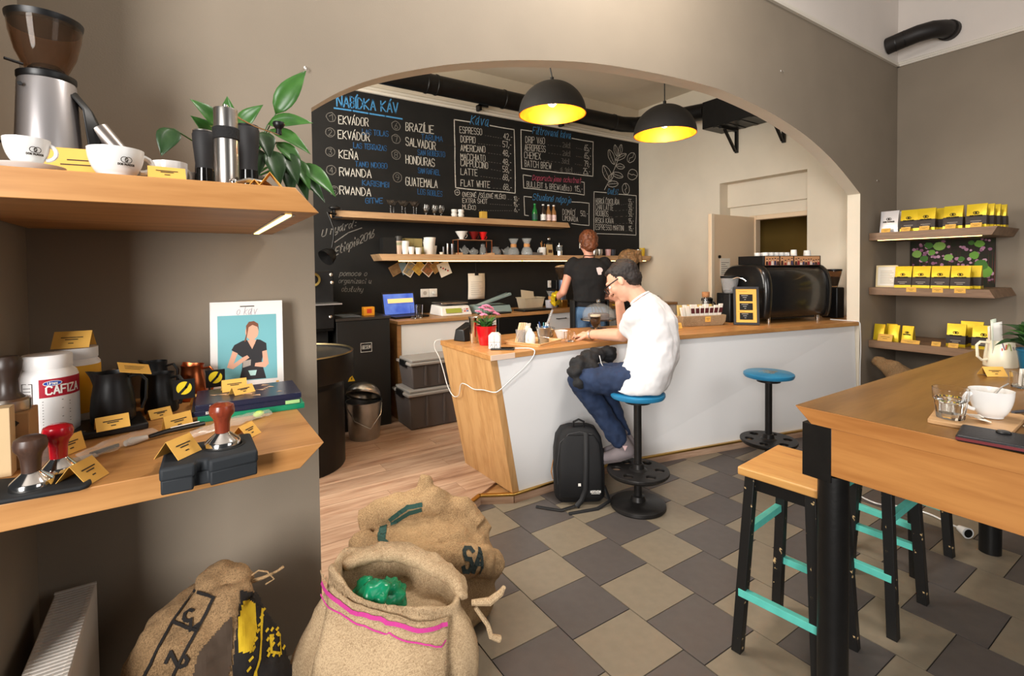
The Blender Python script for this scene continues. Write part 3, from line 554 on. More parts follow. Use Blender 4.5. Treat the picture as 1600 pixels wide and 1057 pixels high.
line([(4.811, 2.269), (4.786, 2.271), (4.763, 2.284), (4.747, 2.306), (4.739, 2.333), (4.74, 2.362), (4.751, 2.387), (4.77, 2.406), (4.794, 2.415), (4.819, 2.413), (4.842, 2.401), (4.859, 2.379), (4.867, 2.351), (4.866, 2.322), (4.855, 2.297), (4.835, 2.278), (4.811, 2.269)], CHALK, 0.0060)
line([(4.795, 2.412), (4.816, 2.354), (4.789, 2.33), (4.811, 2.273)], CHALK, 0.0050)
chalk('U nyárd:', 1.000, 1.617, 1.301, 1.718, 0.058, CHALKD, 0.0100, 0.20)
line([(1.114, 1.573), (1.232, 1.659), (1.358, 1.71)], CHALKD, 0.0080)
chalk('Etiopie2016', 1.112, 1.451, 1.469, 1.630, 0.067, CHALKD, 0.0110, 0.20)
chalk('pomoce o', 1.149, 1.270, 1.394, 1.265, 0.039, CHALKD, 0.0070, 0.20)
chalk('organizaci u', 1.139, 1.204, 1.436, 1.193, 0.037, CHALKD, 0.0070, 0.20)
chalk('obsluhy', 1.163, 1.127, 1.353, 1.118, 0.040, CHALKD, 0.0070, 0.20)
# ================================================================== furniture
# ---- shelves left
t = T('wall_shelf', 'upper oak wall shelf holding the grinder and white cups', 'shelf', (0, 0, 0))
MB().prism([(-0.352, 1.433), (0.236, 1.433), (0.19, 1.483), (-0.352, 1.483)], 1.80, 1.10, 'xz').build('board', OAK, t, bevel=0.0015)
ls = MB().box(0.178, 1.16, 1.4295, 0.191, 1.75, 1.4335).build('led_strip', LED, t); MB().box(0.170, 1.155, 1.431, 0.178, 1.755, 1.4338).box(0.191, 1.155, 1.431, 0.199, 1.755, 1.4338).build('led_channel', STEEL, t)
t = T('wall_shelf', 'lower oak wall shelf crowded with jugs, books and tampers', 'shelf', (0, 0, 0))
MB().prism([(-0.352, 0.899), (0.187, 0.899), (0.236, 0.944), (-0.352, 0.944)], 1.808, 1.10, 'xz').build('board', OAK, t, bevel=0.0015)
# ---- shelves right
def rshelf(label, poly, led=None):
    t = T('wall_shelf', label, 'shelf'); MB().prism(poly, 4.712, 5.262, 'yz').build('board', OAKSHADE, t, bevel=0.0015)
    LX = 4.722 if poly[0][1] > 1.3 else 4.86
    if led: MB().box(LX, led[0], poly[0][1]-0.004, LX+0.01, led[1], poly[0][1]).build('led_strip', LED, t)
    return t
rshelf('top oak shelf with lit front edge on the right wall', [(1.06, 1.513), (1.806, 1.513), (1.806, 1.573), (1.03, 1.573)], (1.116, 1.75))
rshelf('middle oak shelf on the right wall under the flower picture', [(1.04, 1.067), (1.806, 1.067), (1.806, 1.127), (1.07, 1.127)], (1.12, 1.75))
rshelf('lowest oak shelf on the right wall behind the table', [(0.95, 0.63), (1.806, 0.63), (1.806, 0.69), (0.95, 0.69)], None)
# ---- shelves on the blackboard
t = T('wall_shelf', 'upper pale oak shelf on the blackboard holding glasses and bottles', 'shelf'); MB().prism([(1.07, 1.780), (3.676, 1.780), (3.644, 1.835), (1.07, 1.835)], 4.599, 4.38, 'xz').build('board', OAKS, t, bevel=0.0015)
t = T('wall_shelf', 'long lower pale oak shelf on the blackboard with lit underside', 'shelf'); MB().prism([(1.465, 1.402), (4.966, 1.402), (5.005, 1.462), (1.433, 1.462)], 4.599, 4.35, 'xz').build('board', OAKS, t, bevel=0.0015)
[MB().box(a, 4.354, 1.394, b, 4.368, 1.402).build('led_strip', LED, t) for a, b in ((1.62, 2.98), (3.0, 4.90))]
# ---- serving counter
t = T('serving_counter', 'white and oak serving counter with a slanted oak end', 'counter', (0, 0, 0))
MB().hexa([(1.497, 2.302, 0.05), (1.54, 2.302, 0.05), (1.53, 2.85, 0.05), (1.487, 2.85, 0.05)], [(1.352, 2.285, 0.82), (1.395, 2.285, 0.82), (1.42, 2.95, 0.82), (1.377, 2.95, 0.82)]).build('end_panel', OAKZ, t, bevel=0.001)
MB().hexa([(1.541, 2.304, 0.052), (2.298, 2.304, 0.052), (2.298, 2.322, 0.052), (1.541, 2.322, 0.052)], [(1.396, 2.287, 0.82), (2.298, 2.287, 0.82), (2.298, 2.322, 0.82), (1.396, 2.322, 0.82)]).build('front_panel', LAMINW, t)
MB().hexa([(2.302, 2.304, 0.052), (4.54, 1.815, 0.052), (4.55, 1.85, 0.052), (2.306, 2.34, 0.052)], [(2.302, 2.291, 0.82), (4.54, 1.84, 0.82), (4.55, 1.87, 0.82), (2.306, 2.34, 0.82)]).build('front_panel', LAMINW, t)
MB().prism([(1.56, 2.34), (2.3, 2.345), (4.5, 1.93), (4.6, 2.3), (2.4, 2.85), (1.56, 2.84)], 0.05, 0.82).build('carcass', WHITEM, t)
MB().prism([(1.345, 2.272), (2.3, 2.275), (4.549, 1.811), (4.549, 1.906), (5.045, 1.906), (5.045, 2.38), (2.42, 2.95), (1.372, 2.958)], 0.82, 0.85).build('worktop', OAK, t, bevel=0.002)
MB().box(1.346, 2.268, 0.8205, 1.50, 2.2735, 0.8495).build('edge_band', M('pale_edge', (226, 200, 178), 0.5), t)
# ---- big table
t = T('bar_table', 'tall oak table on black legs in the foreground', 'table', (0, 0, 0))
TBL = WOOD('table_oak', (194, 134, 72), (164, 104, 50), 'y', 0.6, 0.4, (150, 92, 44)); TBT = WOOD('table_top_oak', (136, 96, 46), (112, 76, 34), 'x', 0.9, 0.33)
MB().prism([(-0.05, 0.855), (0.712, 0.855), (0.757, 0.899), (-0.05, 0.899)], 1.488, 3.15, 'yz').build('top_slab', TBL, t, bevel=0.001)
MB().prism([(-0.049, 0.899), (0.756, 0.899), (0.7555, 0.9), (-0.049, 0.9)], 1.489, 3.149, 'yz').build('top_face_toned', TBT, t)  # thin sheet of table oak, reflection on the top painted as a darker tone
MB().box(1.4895, -0.03, 0.722, 1.53, 0.6595, 0.855).build('apron', TBL, t, bevel=0.001); MB().box(1.585, 0.712, 0.722, 2.98, 0.735, 0.855).build('apron', WOOD('apron_oak', (214, 156, 90), (190, 132, 70), 'x', 0.8), t, bevel=0.001)
for lx, ly in ((1.532, 0.672), (3.02, 0.672), (1.532, 0.0), (3.02, 0.0)):
    lg = MB().cyl((lx, ly, 0.0), (lx, ly, 0.715), 0.039, n=28).build('leg', BLKWOOD, t); MB().box(lx-0.0405, ly-0.012, 0.70, lx+0.0385, ly+0.066 if ly > 0.1 else ly+0.04, 0.8549).build('leg_block', BLKWOOD, lg, bevel=0.001)
# ---- pine stools
def pine_stool():
    t = T('pine_stool', 'pine topped black stool half under the table corner, nearest', 'stool', (0, 0, 0), 0, 'pine stools at the tall table')
    MB().box(-0.158, -0.125, 0.608, 0.158, 0.125, 0.635).build('seat', PINE, t, bevel=0.004)
    MB().box(-0.13, -0.1, 0.56, 0.13, -0.08, 0.608).box(-0.13, 0.08, 0.56, 0.13, 0.1, 0.608).box(-0.13, -0.08, 0.56, -0.11, 0.08, 0.608).box(0.11, -0.08, 0.56, 0.13, 0.08, 0.608).build('seat_frame', BLKWOOD, t, bevel=0.001)
    hw = 0.016
    for sx in (-1, 1):
        for sy in (-1, 1):
            b = (sx*0.155, sy*0.125); u = (sx*0.125, sy*0.092)
            MB().hexa([(b[0]+a*hw, b[1]+c*hw, 0) for a, c in ((-1,-1),(1,-1),(1,1),(-1,1))], [(u[0]+a*hw, u[1]+c*hw, 0.607) for a, c in ((-1,-1),(1,-1),(1,1),(-1,1))]).build('leg', LEGM, t, bevel=0.0015)
    for sy in (-1, 1): MB().box(-0.135, sy*0.107-0.011, 0.40, 0.135, sy*0.107+0.011, 0.425).build('stretcher', TEAL, t, bevel=0.001)
    for sx in (-1, 1): MB().box(sx*0.152-0.011, -0.12, 0.195, sx*0.152+0.011, 0.12, 0.22).build('stretcher', TEAL, t, bevel=0.001)
    return t
LEGM = M('chipped_black_leg', (22, 21, 20), 0.45); nt = LEGM.node_tree
tc = nt.nodes.new('ShaderNodeTexCoord'); no = nt.nodes.new('ShaderNodeTexNoise'); no.inputs['Scale'].default_value = 34; no.inputs['Detail'].default_value = 6; nt.links.new(tc.outputs['Object'], no.inputs['Vector'])
ge = nt.nodes.new('ShaderNodeNewGeometry'); cr = nt.nodes.new('ShaderNodeValToRGB'); nt.links.new(no.outputs['Fac'], cr.inputs[0]); cr.color_ramp.elements[0].position = 0.67; cr.color_ramp.elements[0].color = lin((22,21,20)); cr.color_ramp.elements[1].position = 0.70; cr.color_ramp.elements[1].color = lin((196,166,120))
nt.links.new(cr.outputs[0], nt.nodes['Principled BSDF'].inputs['Base Color'])
ps = pine_stool(); ps.location = (1.708, 0.864, 0); ps.rotation_euler = (0, 0, R_(6))
dup(ps, (2.19, 0.83, 0), R_(2), 'pine topped black stool under the table, middle of the three'); dup(ps, (2.685, 0.9, 0), R_(-5), 'pine topped black stool under the table, farthest of the three')
# ---- blue iron stools
def holed(name, r, hr, hd, n, z0, z1, mat, parent):
    bm = bmesh.new(); ed = []
    def circ(cx, cy, rr, k):
        vs = [bm.verts.new((cx + rr*math.cos(2*math.pi*i/k), cy + rr*math.sin(2*math.pi*i/k), z1)) for i in range(k)]
        return [bm.edges.new((vs[i], vs[(i+1) % k])) for i in range(k)]
    ed += circ(0, 0, r, 40)
    for i in range(n): ed += circ(hd*math.cos(2*math.pi*i/n), hd*math.sin(2*math.pi*i/n), hr, 16)
    bmesh.ops.triangle_fill(bm, use_beauty=True, use_dissolve=False, edges=ed)
    ex = bmesh.ops.extrude_face_region(bm, geom=bm.faces[:]); bmesh.ops.translate(bm, vec=(0, 0, z0 - z1), verts=[v for v in ex['geom'] if isinstance(v, bmesh.types.BMVert)])
    bmesh.ops.recalc_face_normals(bm, faces=bm.faces); me = bpy.data.meshes.new(name); bm.to_mesh(me); bm.free(); me.materials.append(mat)
    o = bpy.data.objects.new(name, me); COL.objects.link(o); o.parent = parent; d = o.modifiers.new('b', 'BEVEL'); d.width = 0.003; d.segments = 2; d.limit_method = 'ANGLE'; return o
IRON = M('black_iron', (40, 38, 37), 0.42, 0.5, var=0.3, vs=14, bump=0.15, bs=80)
def blue_stool(label, loc, scr):
    t = T('iron_stool', label, 'stool', loc, 0.3, 'blue seated iron stools at the counter')
    se = MB().lathe([(0.001, 0.600), (0.125, 0.600), (0.142, 0.605), (0.148, 0.616), (0.147, 0.628), (0.138, 0.634), (0.001, 0.636)], 40).build('seat', BLUEP, t)
    ink(MB(), scr, planar((0, 0, 0.6355), (1,0,0), (0,1,0), 0.0008), 0.004).build('scratched_drawing', M('scratch', (168, 176, 170), 0.7), se)
    MB().cyl((0,0,0.02), (0,0,0.6), 0.021, n=20).build('post', IRON, t)
    MB().lathe([(0.07, 0.575), (0.07, 0.6), (0.001, 0.6)], 20).build('seat_plate', IRON, t)
    holed('foot_disc', 0.168, 0.026, 0.115, 6, 0.19, 0.205, IRON, t); MB().lathe([(0.155, 0.178), (0.166, 0.19)], 40, cap=False).build('foot_rim', IRON, t)
    MB().lathe([(0.05, 0.205), (0.035, 0.214), (0.03, 0.238), (0.021, 0.242)], 20).build('collar', IRON, t)
    MB().lathe([(0.146, 0.0), (0.150, 0.006), (0.148, 0.02), (0.138, 0.026), (0.06, 0.028), (0.042, 0.036), (0.034, 0.06), (0.021, 0.064)], 40).build('base_disc', IRON, t)
    return t
rs = random.Random(4)
blue_stool('blue topped iron stool under the seated customer', (2.04, 1.876, 0), [[(-0.1+k*0.01, -0.06), (-0.07+k*0.012, -0.075)] for k in range(3)])
blue_stool('blue topped iron stool standing empty with scratched seat', (3.086, 1.735, 0), [[(rs.uniform(-.06,.07), rs.uniform(-.05,.06)) for _ in range(5)] for _ in range(7)])
# ---- back bar
wt = T('bar_worktop', 'brown oak worktop running along the blackboard', 'worktop'); MB().box(1.46, 3.98, 0.855, 5.045, 4.595, 0.885).build('slab', OAKD, wt, bevel=0.002); MB().box(1.46, 4.0, 0.05, 1.495, 4.595, 0.855).build('side_panel', OAKD, wt)
def cabinet(label, x0, x1, splits, mat=LAMINW):
    t = T('base_cabinet', label, 'cabinet', (x0, 0, 0), 0, 'base cabinets of the back bar'); W = x1 - x0
    MB().box(0, 4.02, 0.05, W, 4.59, 0.854).build('body', WHITEM, t)
    for (a, b, c, d, h) in splits:
        dr = MB().box(a+0.002, 4.0, c+0.002, b-0.002, 4.019, d-0.002).build('drawer' if d-c < 0.4 else 'door', mat, t, bevel=0.001)
        if h: MB().tube([((a+b)/2-0.06, 4.0, d-0.055), ((a+b)/2-0.055, 3.975, d-0.055), ((a+b)/2+0.055, 3.975, d-0.055), ((a+b)/2+0.06, 4.0, d-0.055)], 0.005, 6).build('handle', BLK, dr)
    return t
c1 = cabinet('white base cabinet behind the two storage boxes', 1.497, 2.44, [(0, 0.943, 0.12, 0.853, 0)])
MB().box(0.62, 3.995, 0.735, 0.66, 4.0, 0.745).build('latch', BLK, c1)
t = T('under_counter_fridge', 'black appliance built under the back worktop', 'appliance', (2.445, 0, 0)); MB().box(0, 4.01, 0.05, 0.62, 4.58, 0.853).build('body', BLK, t); MB().box(0.01, 3.99, 0.1, 0.61, 4.009, 0.845).build('front', BLK, t, bevel=0.004)
for k in range(6): MB().box(0.35+k*0.03, 3.986, 0.655, 0.365+k*0.03, 3.99, 0.665).build('button', M('grey_button', (150, 150, 150), 0.4), t)
cabinet('white drawer cabinet beside the bartender', 3.07, 3.75, [(0, 0.30, 0.62, 0.853, 1), (0.30, 0.68, 0.62, 0.853, 1), (0, 0.68, 0.12, 0.62, 0)]); cabinet('white drawer cabinet at the far wall end of the back bar', 3.755, 5.04, [(0, 0.64, 0.62, 0.853, 1), (0.64, 1.28, 0.62, 0.853, 1), (0, 0.64, 0.12, 0.62, 0), (0.64, 1.28, 0.12, 0.62, 0)])
# ---- pendant lamps
GOLDL = M('gold_leaf', (236, 140, 26), 0.42, 0.5, var=0.25, vs=22)
def pendant(label, x, y, z, e, lx):
    t = T('pendant_lamp', label, 'lamp', (x, y, z), 0, 'black dome pendant lamps'); r = 0.222; n = 14
    MB().lathe([(r*math.cos(k*math.pi/2/n), r*0.98*math.sin(k*math.pi/2/n)) for k in range(n)] + [(0.004, r*0.98)], 44, cap=False).build('shade', M('lamp_black', (26, 24, 23), 0.7, var=0.12, vs=30, bump=0.1, bs=80), t)
    MB().lathe([((r-0.006)*math.cos(k*math.pi/2/n), (r-0.006)*0.98*math.sin(k*math.pi/2/n)+0.001) for k in range(n)] + [(0.004, (r-0.006)*0.98)], 44, cap=False).build('gold_lining', GOLDL, t)
    MB().lathe([(r-0.006, 0.001), (r, 0.0)], 44, cap=False).build('rim', GOLDL, t)
    MB().tube([(0,0,0.215), (0,0,0.25), (lx,0,0.36), (lx*1.3,0,1.0)], 0.004, 8).build('cord', BLK, t); MB().cyl((0,0,0.214), (0,0,0.245), 0.012).build('cord_grip', BLK, t)
    MB().cyl((0,0,0.13), (0,0,0.21), 0.02).build('socket', BLK, t); MB().ball((0,0,0.095), (0.034,0.034,0.042)).build('bulb', M('lamp_bulb', (255, 240, 210), 0.4, emis=(255, 222, 160), es=25), t)
    l = bpy.data.lights.new('lamp_light', 'POINT'); l.energy = e; l.color = (1.0, 0.78, 0.45); l.shadow_soft_size = 0.04; lo = bpy.data.objects.new('lamp_light', l); COL.objects.link(lo); lo.parent = t; lo.location = (0, 0, 0.045)
    return t
pendant('black dome pendant lamp with gold lining, left one over the counter', 2.037, 2.6, 2.325, 14, -0.03); pendant('black dome pendant lamp with gold lining, right one over the counter', 2.93, 2.42, 2.275, 14, 0.0)
# ---- ducts and air unit
t = T('ventilation_duct', 'long black ventilation duct under the bar ceiling', 'duct'); MB().tube([(1.15,4.32,3.055), (2.0,4.32,3.055), (3.5,4.32,3.055), (4.45,4.32,3.055), (4.62,4.25,3.055), (4.72,4.08,3.06), (4.78,3.8,3.06), (4.80,3.40,3.02)], 0.09, 20).build('pipe', BLKMET, t)
for x in (1.9, 2.0, 2.75, 3.3, 3.4, 4.3): MB().lathe([(0.092,-0.012), (0.096,-0.008), (0.096,0.008), (0.092,0.012)], 20, cap=False).build('joint_ring', BLKMET, t, (x, 4.32, 3.055), (0, R_(90), 0))
for x, lb in ((2.62, 'small black clip on the white moulding, nearer the title'), (3.72, 'small black clip on the white moulding between the two lamps')): tag(MB().box(-0.05,4.50,-0.03,-0.02,4.575,0.03).box(-0.05,4.50,0.01,0.06,4.53,0.03).build('duct_clip', BLK, None, (x, 0.0, 3.0)), lb, 'clip')
t = T('air_unit', 'black air unit box on wall brackets under the bar ceiling', 'air unit', (0,0,0)); MB().box(4.70, 2.60, 2.80, 5.045, 3.38, 3.09).build('housing', BLKMET, t, bevel=0.006)
for k in range(5): MB().box(4.72, 2.66+k*0.14, 2.794, 5.03, 2.70+k*0.14, 2.80).build('rib', BLK, t)
for y in (3.19, 2.68): MB().box(5.02, y-0.015, 2.55, 5.047, y+0.015, 2.80).box(4.74, y-0.015, 2.775, 5.02, y+0.015, 2.80).build('bracket_angle', BLK, t); 
for y in (3.19, 2.68): MB().hexa([(5.0,y-0.012,2.56),(5.03,y-0.012,2.56),(5.03,y+0.012,2.56),(5.0,y+0.012,2.56)], [(4.80,y-0.012,2.78),(4.83,y-0.012,2.78),(4.83,y+0.012,2.78),(4.80,y+0.012,2.78)]).build('bracket_strut', BLK, t)
t = T('vent_elbow', 'short black vent pipe bending into the white upper wall corner', 'pipe'); MB().tube([(5.04,1.808,3.175), (5.045,1.70,3.19), (5.06,1.60,3.205), (5.10,1.52,3.215), (5.17,1.47,3.22), (5.262,1.45,3.22)], 0.068, 22).build('pipe', M('duct_black', (38, 34, 32), 0.5, 0.2), t)
MB().tube([(5.22,1.458,3.22), (5.262,1.452,3.22)], 0.078, 22).build('wall_collar', 'duct_black', t); MB().tube([(5.041,1.755,3.181), (5.043,1.748,3.182)], 0.0695, 22).tube([(5.046,1.685,3.192), (5.047,1.678,3.193)], 0.0695, 22).build('seam_ring', BLK, t)
# ---- radiator
t = T('radiator', 'white panel radiator under the lower left shelf', 'radiator', (-0.272, 0, 0)); RADW = M('radiator_white', (214, 206, 196), 0.45)
[MB().box(q, 0.6, 0.12, q+0.015, 1.75, 0.462).build('panel', RADW, t, bevel=0.003) for q in (-0.043, 0.028)]; [MB().box(-0.043, q, 0.12, 0.043, q+0.007, 0.465).build('end_cover', RADW, t) for q in (0.598, 1.745)]
MB().box(-0.03, 0.62, 0.40, 0.03, 1.74, 0.42).build('inner_fins', BLKM, t); mb = MB()
for k in range(86): mb.obox((0, 0.615 + k*0.0132, 0.459), (0.08, 0.0055, 0.008))
o = mb.build('grille_slats', RADW, t); o['kind'] = 'stuff'
# radiator stands on feet
[MB().box(-0.02, q, 0.0, 0.02, q+0.03, 0.13).build('foot', RADW, t) for q in (0.8, 1.55)]
# ---- coffee roaster
t = T('coffee_roaster', 'black coffee roaster with round steel cooling tray behind the wall edge', 'roaster', (0.55, 3.44, 0.05))
MB().lathe([(0.31, 0.0), (0.315, 0.01), (0.315, 0.52), (0.31, 0.53), (0.30, 0.55), (0.30, 0.585)], 48).build('drum_base', BLKMET, t); MB().lathe([(0.375, 0.575), (0.378, 0.58), (0.378, 0.735), (0.372, 0.742), (0.366, 0.735), (0.366, 0.66), (0.001, 0.66)], 56).build('cooling_tray', BLKMET, t)
MB().lathe([(0.365, 0.722), (0.34, 0.726), (0.001, 0.727)], 56).build('tray_lining', STEEL, t); MB().lathe([(0.364, 0.736), (0.372, 0.745), (0.380, 0.738)], 56, cap=False).build('tray_rim', M('brass_rim', (170, 150, 110), 0.3, 1.0), t)
MB().box(-0.6, 0.5, 0.80, 0.385, 1.0, 1.27).build('body', BLKM, t, bevel=0.01); MB().box(-0.5, 0.48, 0.82, 0.385, 0.499, 1.26).build('front_plate', BLKMET, t, bevel=0.006)
for q in (-0.5, 0.3): MB().box(q-0.05, 0.55, 0.0, q+0.05, 0.98, 0.8).build('stand_leg', BLKM, t)
for x, z in ((0.365, 1.235), (0.37, 1.175), (0.355, 0.913)): MB().ball((x, 0.475, z), (0.014, 0.01, 0.014)).build('bolt', CHROME, t)
MB().lathe([(0.034, -0.01), (0.05, -0.012), (0.055, 0), (0.05, 0.012), (0.034, 0.01)], 24, cap=False).build('sight_glass_ring', M('brass', (190, 160, 90), 0.3, 1.0), t, (0.235, 0.47, 1.2), (R_(90), 0, 0)); MB().box(0.2, 0.3, 1.015, 0.40, 0.48, 1.025).build('side_tray', STEEL, t)
# ---- desk lamp clipped to the shelf
t = T('clip_lamp', 'black gooseneck clip lamp on the end of the blackboard shelf', 'lamp', (0, 0, 0)); MB().tube([(1.07,4.36,1.80), (1.0,4.33,1.80), (0.985,4.29,1.80), (1.0,4.27,1.75), (1.025,4.25,1.66), (1.02,4.25,1.58), (1.005,4.25,1.505)], 0.009, 10).build('gooseneck', BLKMET, t)
MB().box(1.045, 4.35, 1.765, 1.12, 4.40, 1.779).build('clamp_jaw', BLK, t); MB().box(1.045, 4.35, 1.836, 1.12, 4.40, 1.85).ball((1.06,4.36,1.85), (0.05,0.03,0.02)).box(1.045,4.35,1.77,1.058,4.40,1.84).build('clamp', BLK, t)
MB().lathe([(0.02, 0.10), (0.035, 0.09), (0.06, 0.055), (0.07, 0.02), (0.072, 0.0), (0.066, 0.002), (0.001, 0.04)], 24).build('lamp_head', BLKMET, t, (0.945, 4.22, 1.42), (R_(-20), R_(52), 0))
# ---- black cabinet beside the back bar
t = T('dust_collector', 'tall black metal cabinet beside the back bar', 'cabinet', (0.95, 3.93, 0.05)); MB().box(0, 0, 0, 0.425, 0.58, 0.87).build('body', M('cabinet_black', (26, 25, 24), 0.5), t, bevel=0.004); MB().box(-0.006, -0.006, 0.872, 0.431, 0.58, 0.892).build('top', M('cabinet_top', (70, 66, 62), 0.3, 0.6), t)
lb = MB().box(0.18, -0.003, 0.612, 0.275, 0, 0.69).build('name_plate', BLK, t); ink(MB(), [[(0.004,0.004),(0.091,0.004),(0.091,0.074),(0.004,0.074),(0.004,0.004)]] + place('GIESEN', 0.028, 0.014, 0.028, wmax=0.066), planar((0.18, -0.003, 0.612), (1,0,0), (0,0,1)), 0.004).build('plate_print', CHALK, lb)
tr = MB().prism([(0.08, 0.395), (0.135, 0.395), (0.1075, 0.45)], -0.002, 0, 'xz').build('warning_sticker', M('warn_yellow', (226, 176, 30), 0.6), t); ink(MB(), [[(0.0,0.012),(0.006,0.03)], [(0.004,0.03),(-0.003,0.02)]], planar((0.1065, -0.002, 0.395), (1,0,0), (0,0,1)), 0.004).build('warning_mark', INK, tr)
# ---- storage boxes
DARKC = M('roasted_beans', (62, 48, 44), 0.7, var=0.3, vs=60)
def storage(label, x0, y0, z0, W, Dp, Hh):
    t = T('storage_box', label, 'storage box', (x0, y0, z0), 0); e = 0.025
    MB().hexa([(e, e, 0), (W-e, e, 0), (W-e, Dp-e, 0), (e, Dp-e, 0)], [(0, 0, Hh-0.03), (W, 0, Hh-0.03), (W, Dp, Hh-0.03), (0, Dp, Hh-0.03)]).build('tub', M('grey_clear_plastic', (112, 104, 102), 0.25, trans=0.35, ior=1.1), t, bevel=0.01)
    MB().hexa([(e+0.012, e+0.012, 0.006), (W-e-0.012, e+0.012, 0.006), (W-e-0.012, Dp-e-0.012, 0.006), (e+0.012, Dp-e-0.012, 0.006)], [(0.014, 0.014, Hh*0.7), (W-0.014, 0.014, Hh*0.7), (W-0.014, Dp-0.014, Hh*0.7), (0.014, Dp-0.014, Hh*0.7)]).build('contents', DARKC, t)
    MB().box(-0.012, -0.012, Hh-0.045, W+0.012, Dp+0.012, Hh-0.022).box(0.01, 0.01, Hh-0.022, W-0.01, Dp-0.01, Hh).build('lid', M('lid_clear', (190, 184, 178), 0.2, trans=0.45, ior=1.1), t, bevel=0.006)
    for xx in (-0.02, W+0.004): MB().box(xx, Dp*0.3, Hh-0.06, xx+0.016, Dp*0.7, Hh-0.01).build('clip_handle', BLK, t, bevel=0.003)
    for q in range(3): MB().box(W*(0.25+0.25*q)-0.008, -0.004, 0.03, W*(0.25+0.25*q)+0.008, 0.004, Hh-0.05).build('rib', 'grey_clear_plastic', t)
storage('large grey clear storage box on the floor below another', 1.415, 3.64, 0.05, 0.60, 0.34, 0.315); storage('smaller grey clear storage box stacked on the larger one', 1.45, 3.67, 0.365, 0.48, 0.30, 0.235)
# ---- galvanised bucket with scoop-shaped lid
t = T('metal_bin', 'galvanised metal bin with a domed lid lying open', 'bin', (1.095, 3.74, 0.05)); MB().lathe([(0.11, 0.0), (0.112, 0.004), (0.132, 0.27), (0.136, 0.272), (0.136, 0.28), (0.128, 0.28), (0.108, 0.012), (0.001, 0.012)], 36).build('bucket', GALV, t)
MB().lathe([(0.128*math.cos(k*math.pi/2/9), 0.10*math.sin(k*math.pi/2/9)) for k in range(9)] + [(0.003, 0.10)], 32, cap=False).build('dome_lid', STEEL, t, (-0.005, 0.0, 0.315), (R_(-25), R_(18), 0), solid=0.003)
MB().tube([(-0.13,-0.02,0.24), (-0.10,-0.10,0.16), (0.0,-0.155,0.10), (0.09,-0.12,0.19), (0.128,-0.03,0.25)], 0.003, 6).build('bail_handle', STEEL, t)
# ================================================================== small things: generic builders
def emblem(cx, cy, s):
    """two interlocking rings with an S"""
    return [ring(cx-0.32*s, cy, 0.55*s, 18), ring(cx+0.32*s, cy, 0.55*s, 18), [(cx+0.15*s, cy+0.22*s), (cx-0.1*s, cy+0.25*s), (cx-0.15*s, cy+0.08*s), (cx+0.15*s, cy-0.08*s), (cx+0.1*s, cy-0.25*s), (cx-0.15*s, cy-0.22*s)]]
def logo(cx, cy, s, wd=None): return emblem(cx, cy + 0.55*s, s*0.75) + place('DOS MUNDOS', 0.24*s, cx, cy - 0.25*s, center=True, wmax=wd or 2.0*s)
def handle(mb, r, z0, z1, out, th, a, flat=0.6):
    c, s = math.cos(a), math.sin(a); pts = []
    for k in range(9):
        t = math.pi*(k/8) - math.pi/2; pts.append(((r-0.004 + out*math.cos(t))*c, (r-0.004 + out*math.cos(t))*s, (z0+z1)/2 + (z1-z0)/2*math.sin(t)))
    return mb.tube(pts, th, 8)
def cup(label, loc, r, h, ha, mat=WHITE, group=None, la=None, name='cup', cat='cup', rb=0.55, coffee=False, ls=None, hs=1.0):
    t = T(name, label, cat, loc, 0, group); rb *= r
    pr = [(rb*0.85, 0), (rb, 0.002), (rb*1.02, 0.006)] + [(rb*1.02 + (r-rb*1.02)*math.sin(k/8*math.pi/2), 0.006 + (h-0.006)*(k/8)**1.35) for k in range(1, 9)]
    inn = [(r-0.003, h)] + [(max(0.003, x-0.004), max(0.006, z)) for x, z in reversed(pr[3:-1])] + [(0.001, 0.008)]
    bo = MB().lathe(pr + inn, 32).build('bowl', mat, t)
    handle(MB(), r*0.93, h*0.28, h*0.85, r*0.45*hs, 0.0045*r/0.04, ha).build('handle', mat, t)
    if coffee: MB().lathe([(r*0.86, h*0.72), (0.001, h*0.722)], 28).build('coffee', M('milk_coffee', (196, 168, 128), 0.4), t)
    if la is not None: s = ls or h*0.22; ink(MB(), logo(0, 0, s), cylmap(r*0.985, h*0.42, la, 0.0012, slope=0.12), s*0.10).build('printed_logo', INK, bo)
    return t
def tent(label, x, y, z, deg, w=0.055, dep=0.05, h=0.038, mat=KRAFT, lines=2, group='yellow folded price cards'):
    o = MB().add([(-w/2,-dep/2,0),(w/2,-dep/2,0),(w/2,0,h),(-w/2,0,h),(w/2,dep/2,0),(-w/2,dep/2,0)], [(0,1,2,3),(3,2,4,5)]).build('price_card', mat, None, (x, y, z + 0.0006), (0, 0, R_(deg)), smooth=False, solid=0.0008); tag(o, label, 'price card', group)
    v = Vector((0, dep/2, h)); k = v.length; v = v/k
    ln = [[(-w*0.28, k*0.62), (w*0.28, k*0.62)], [(-w*0.16, k*0.50), (w*0.16, k*0.50)], [(-w*0.06, k*0.28), (w*0.06, k*0.28)]][:lines+1]
    ink(MB(), ln, planar((0,-dep/2,0), (1,0,0), v, 0.0012), 0.0022).build('printing', INK, o); return o
def plate_card(label, x, y, z, rz, w, h, mat=KRAFT, tilt=-12, group='small shelf price labels', cat='price card'):
    o = MB().box(-w/2, 0, 0, w/2, 0.0015, h).build('price_card', mat, None, (x, y, z), (R_(tilt), 0, rz)); tag(o, label, cat, group)
    ink(MB(), [[(-w*0.3, h*0.6), (w*0.3, h*0.6)], [(-w*0.15, h*0.35), (w*0.15, h*0.35)]], planar((0,0,0), (1,0,0), (0,0,1), 0.0008), h*0.05).build('printing', INK, o); return o
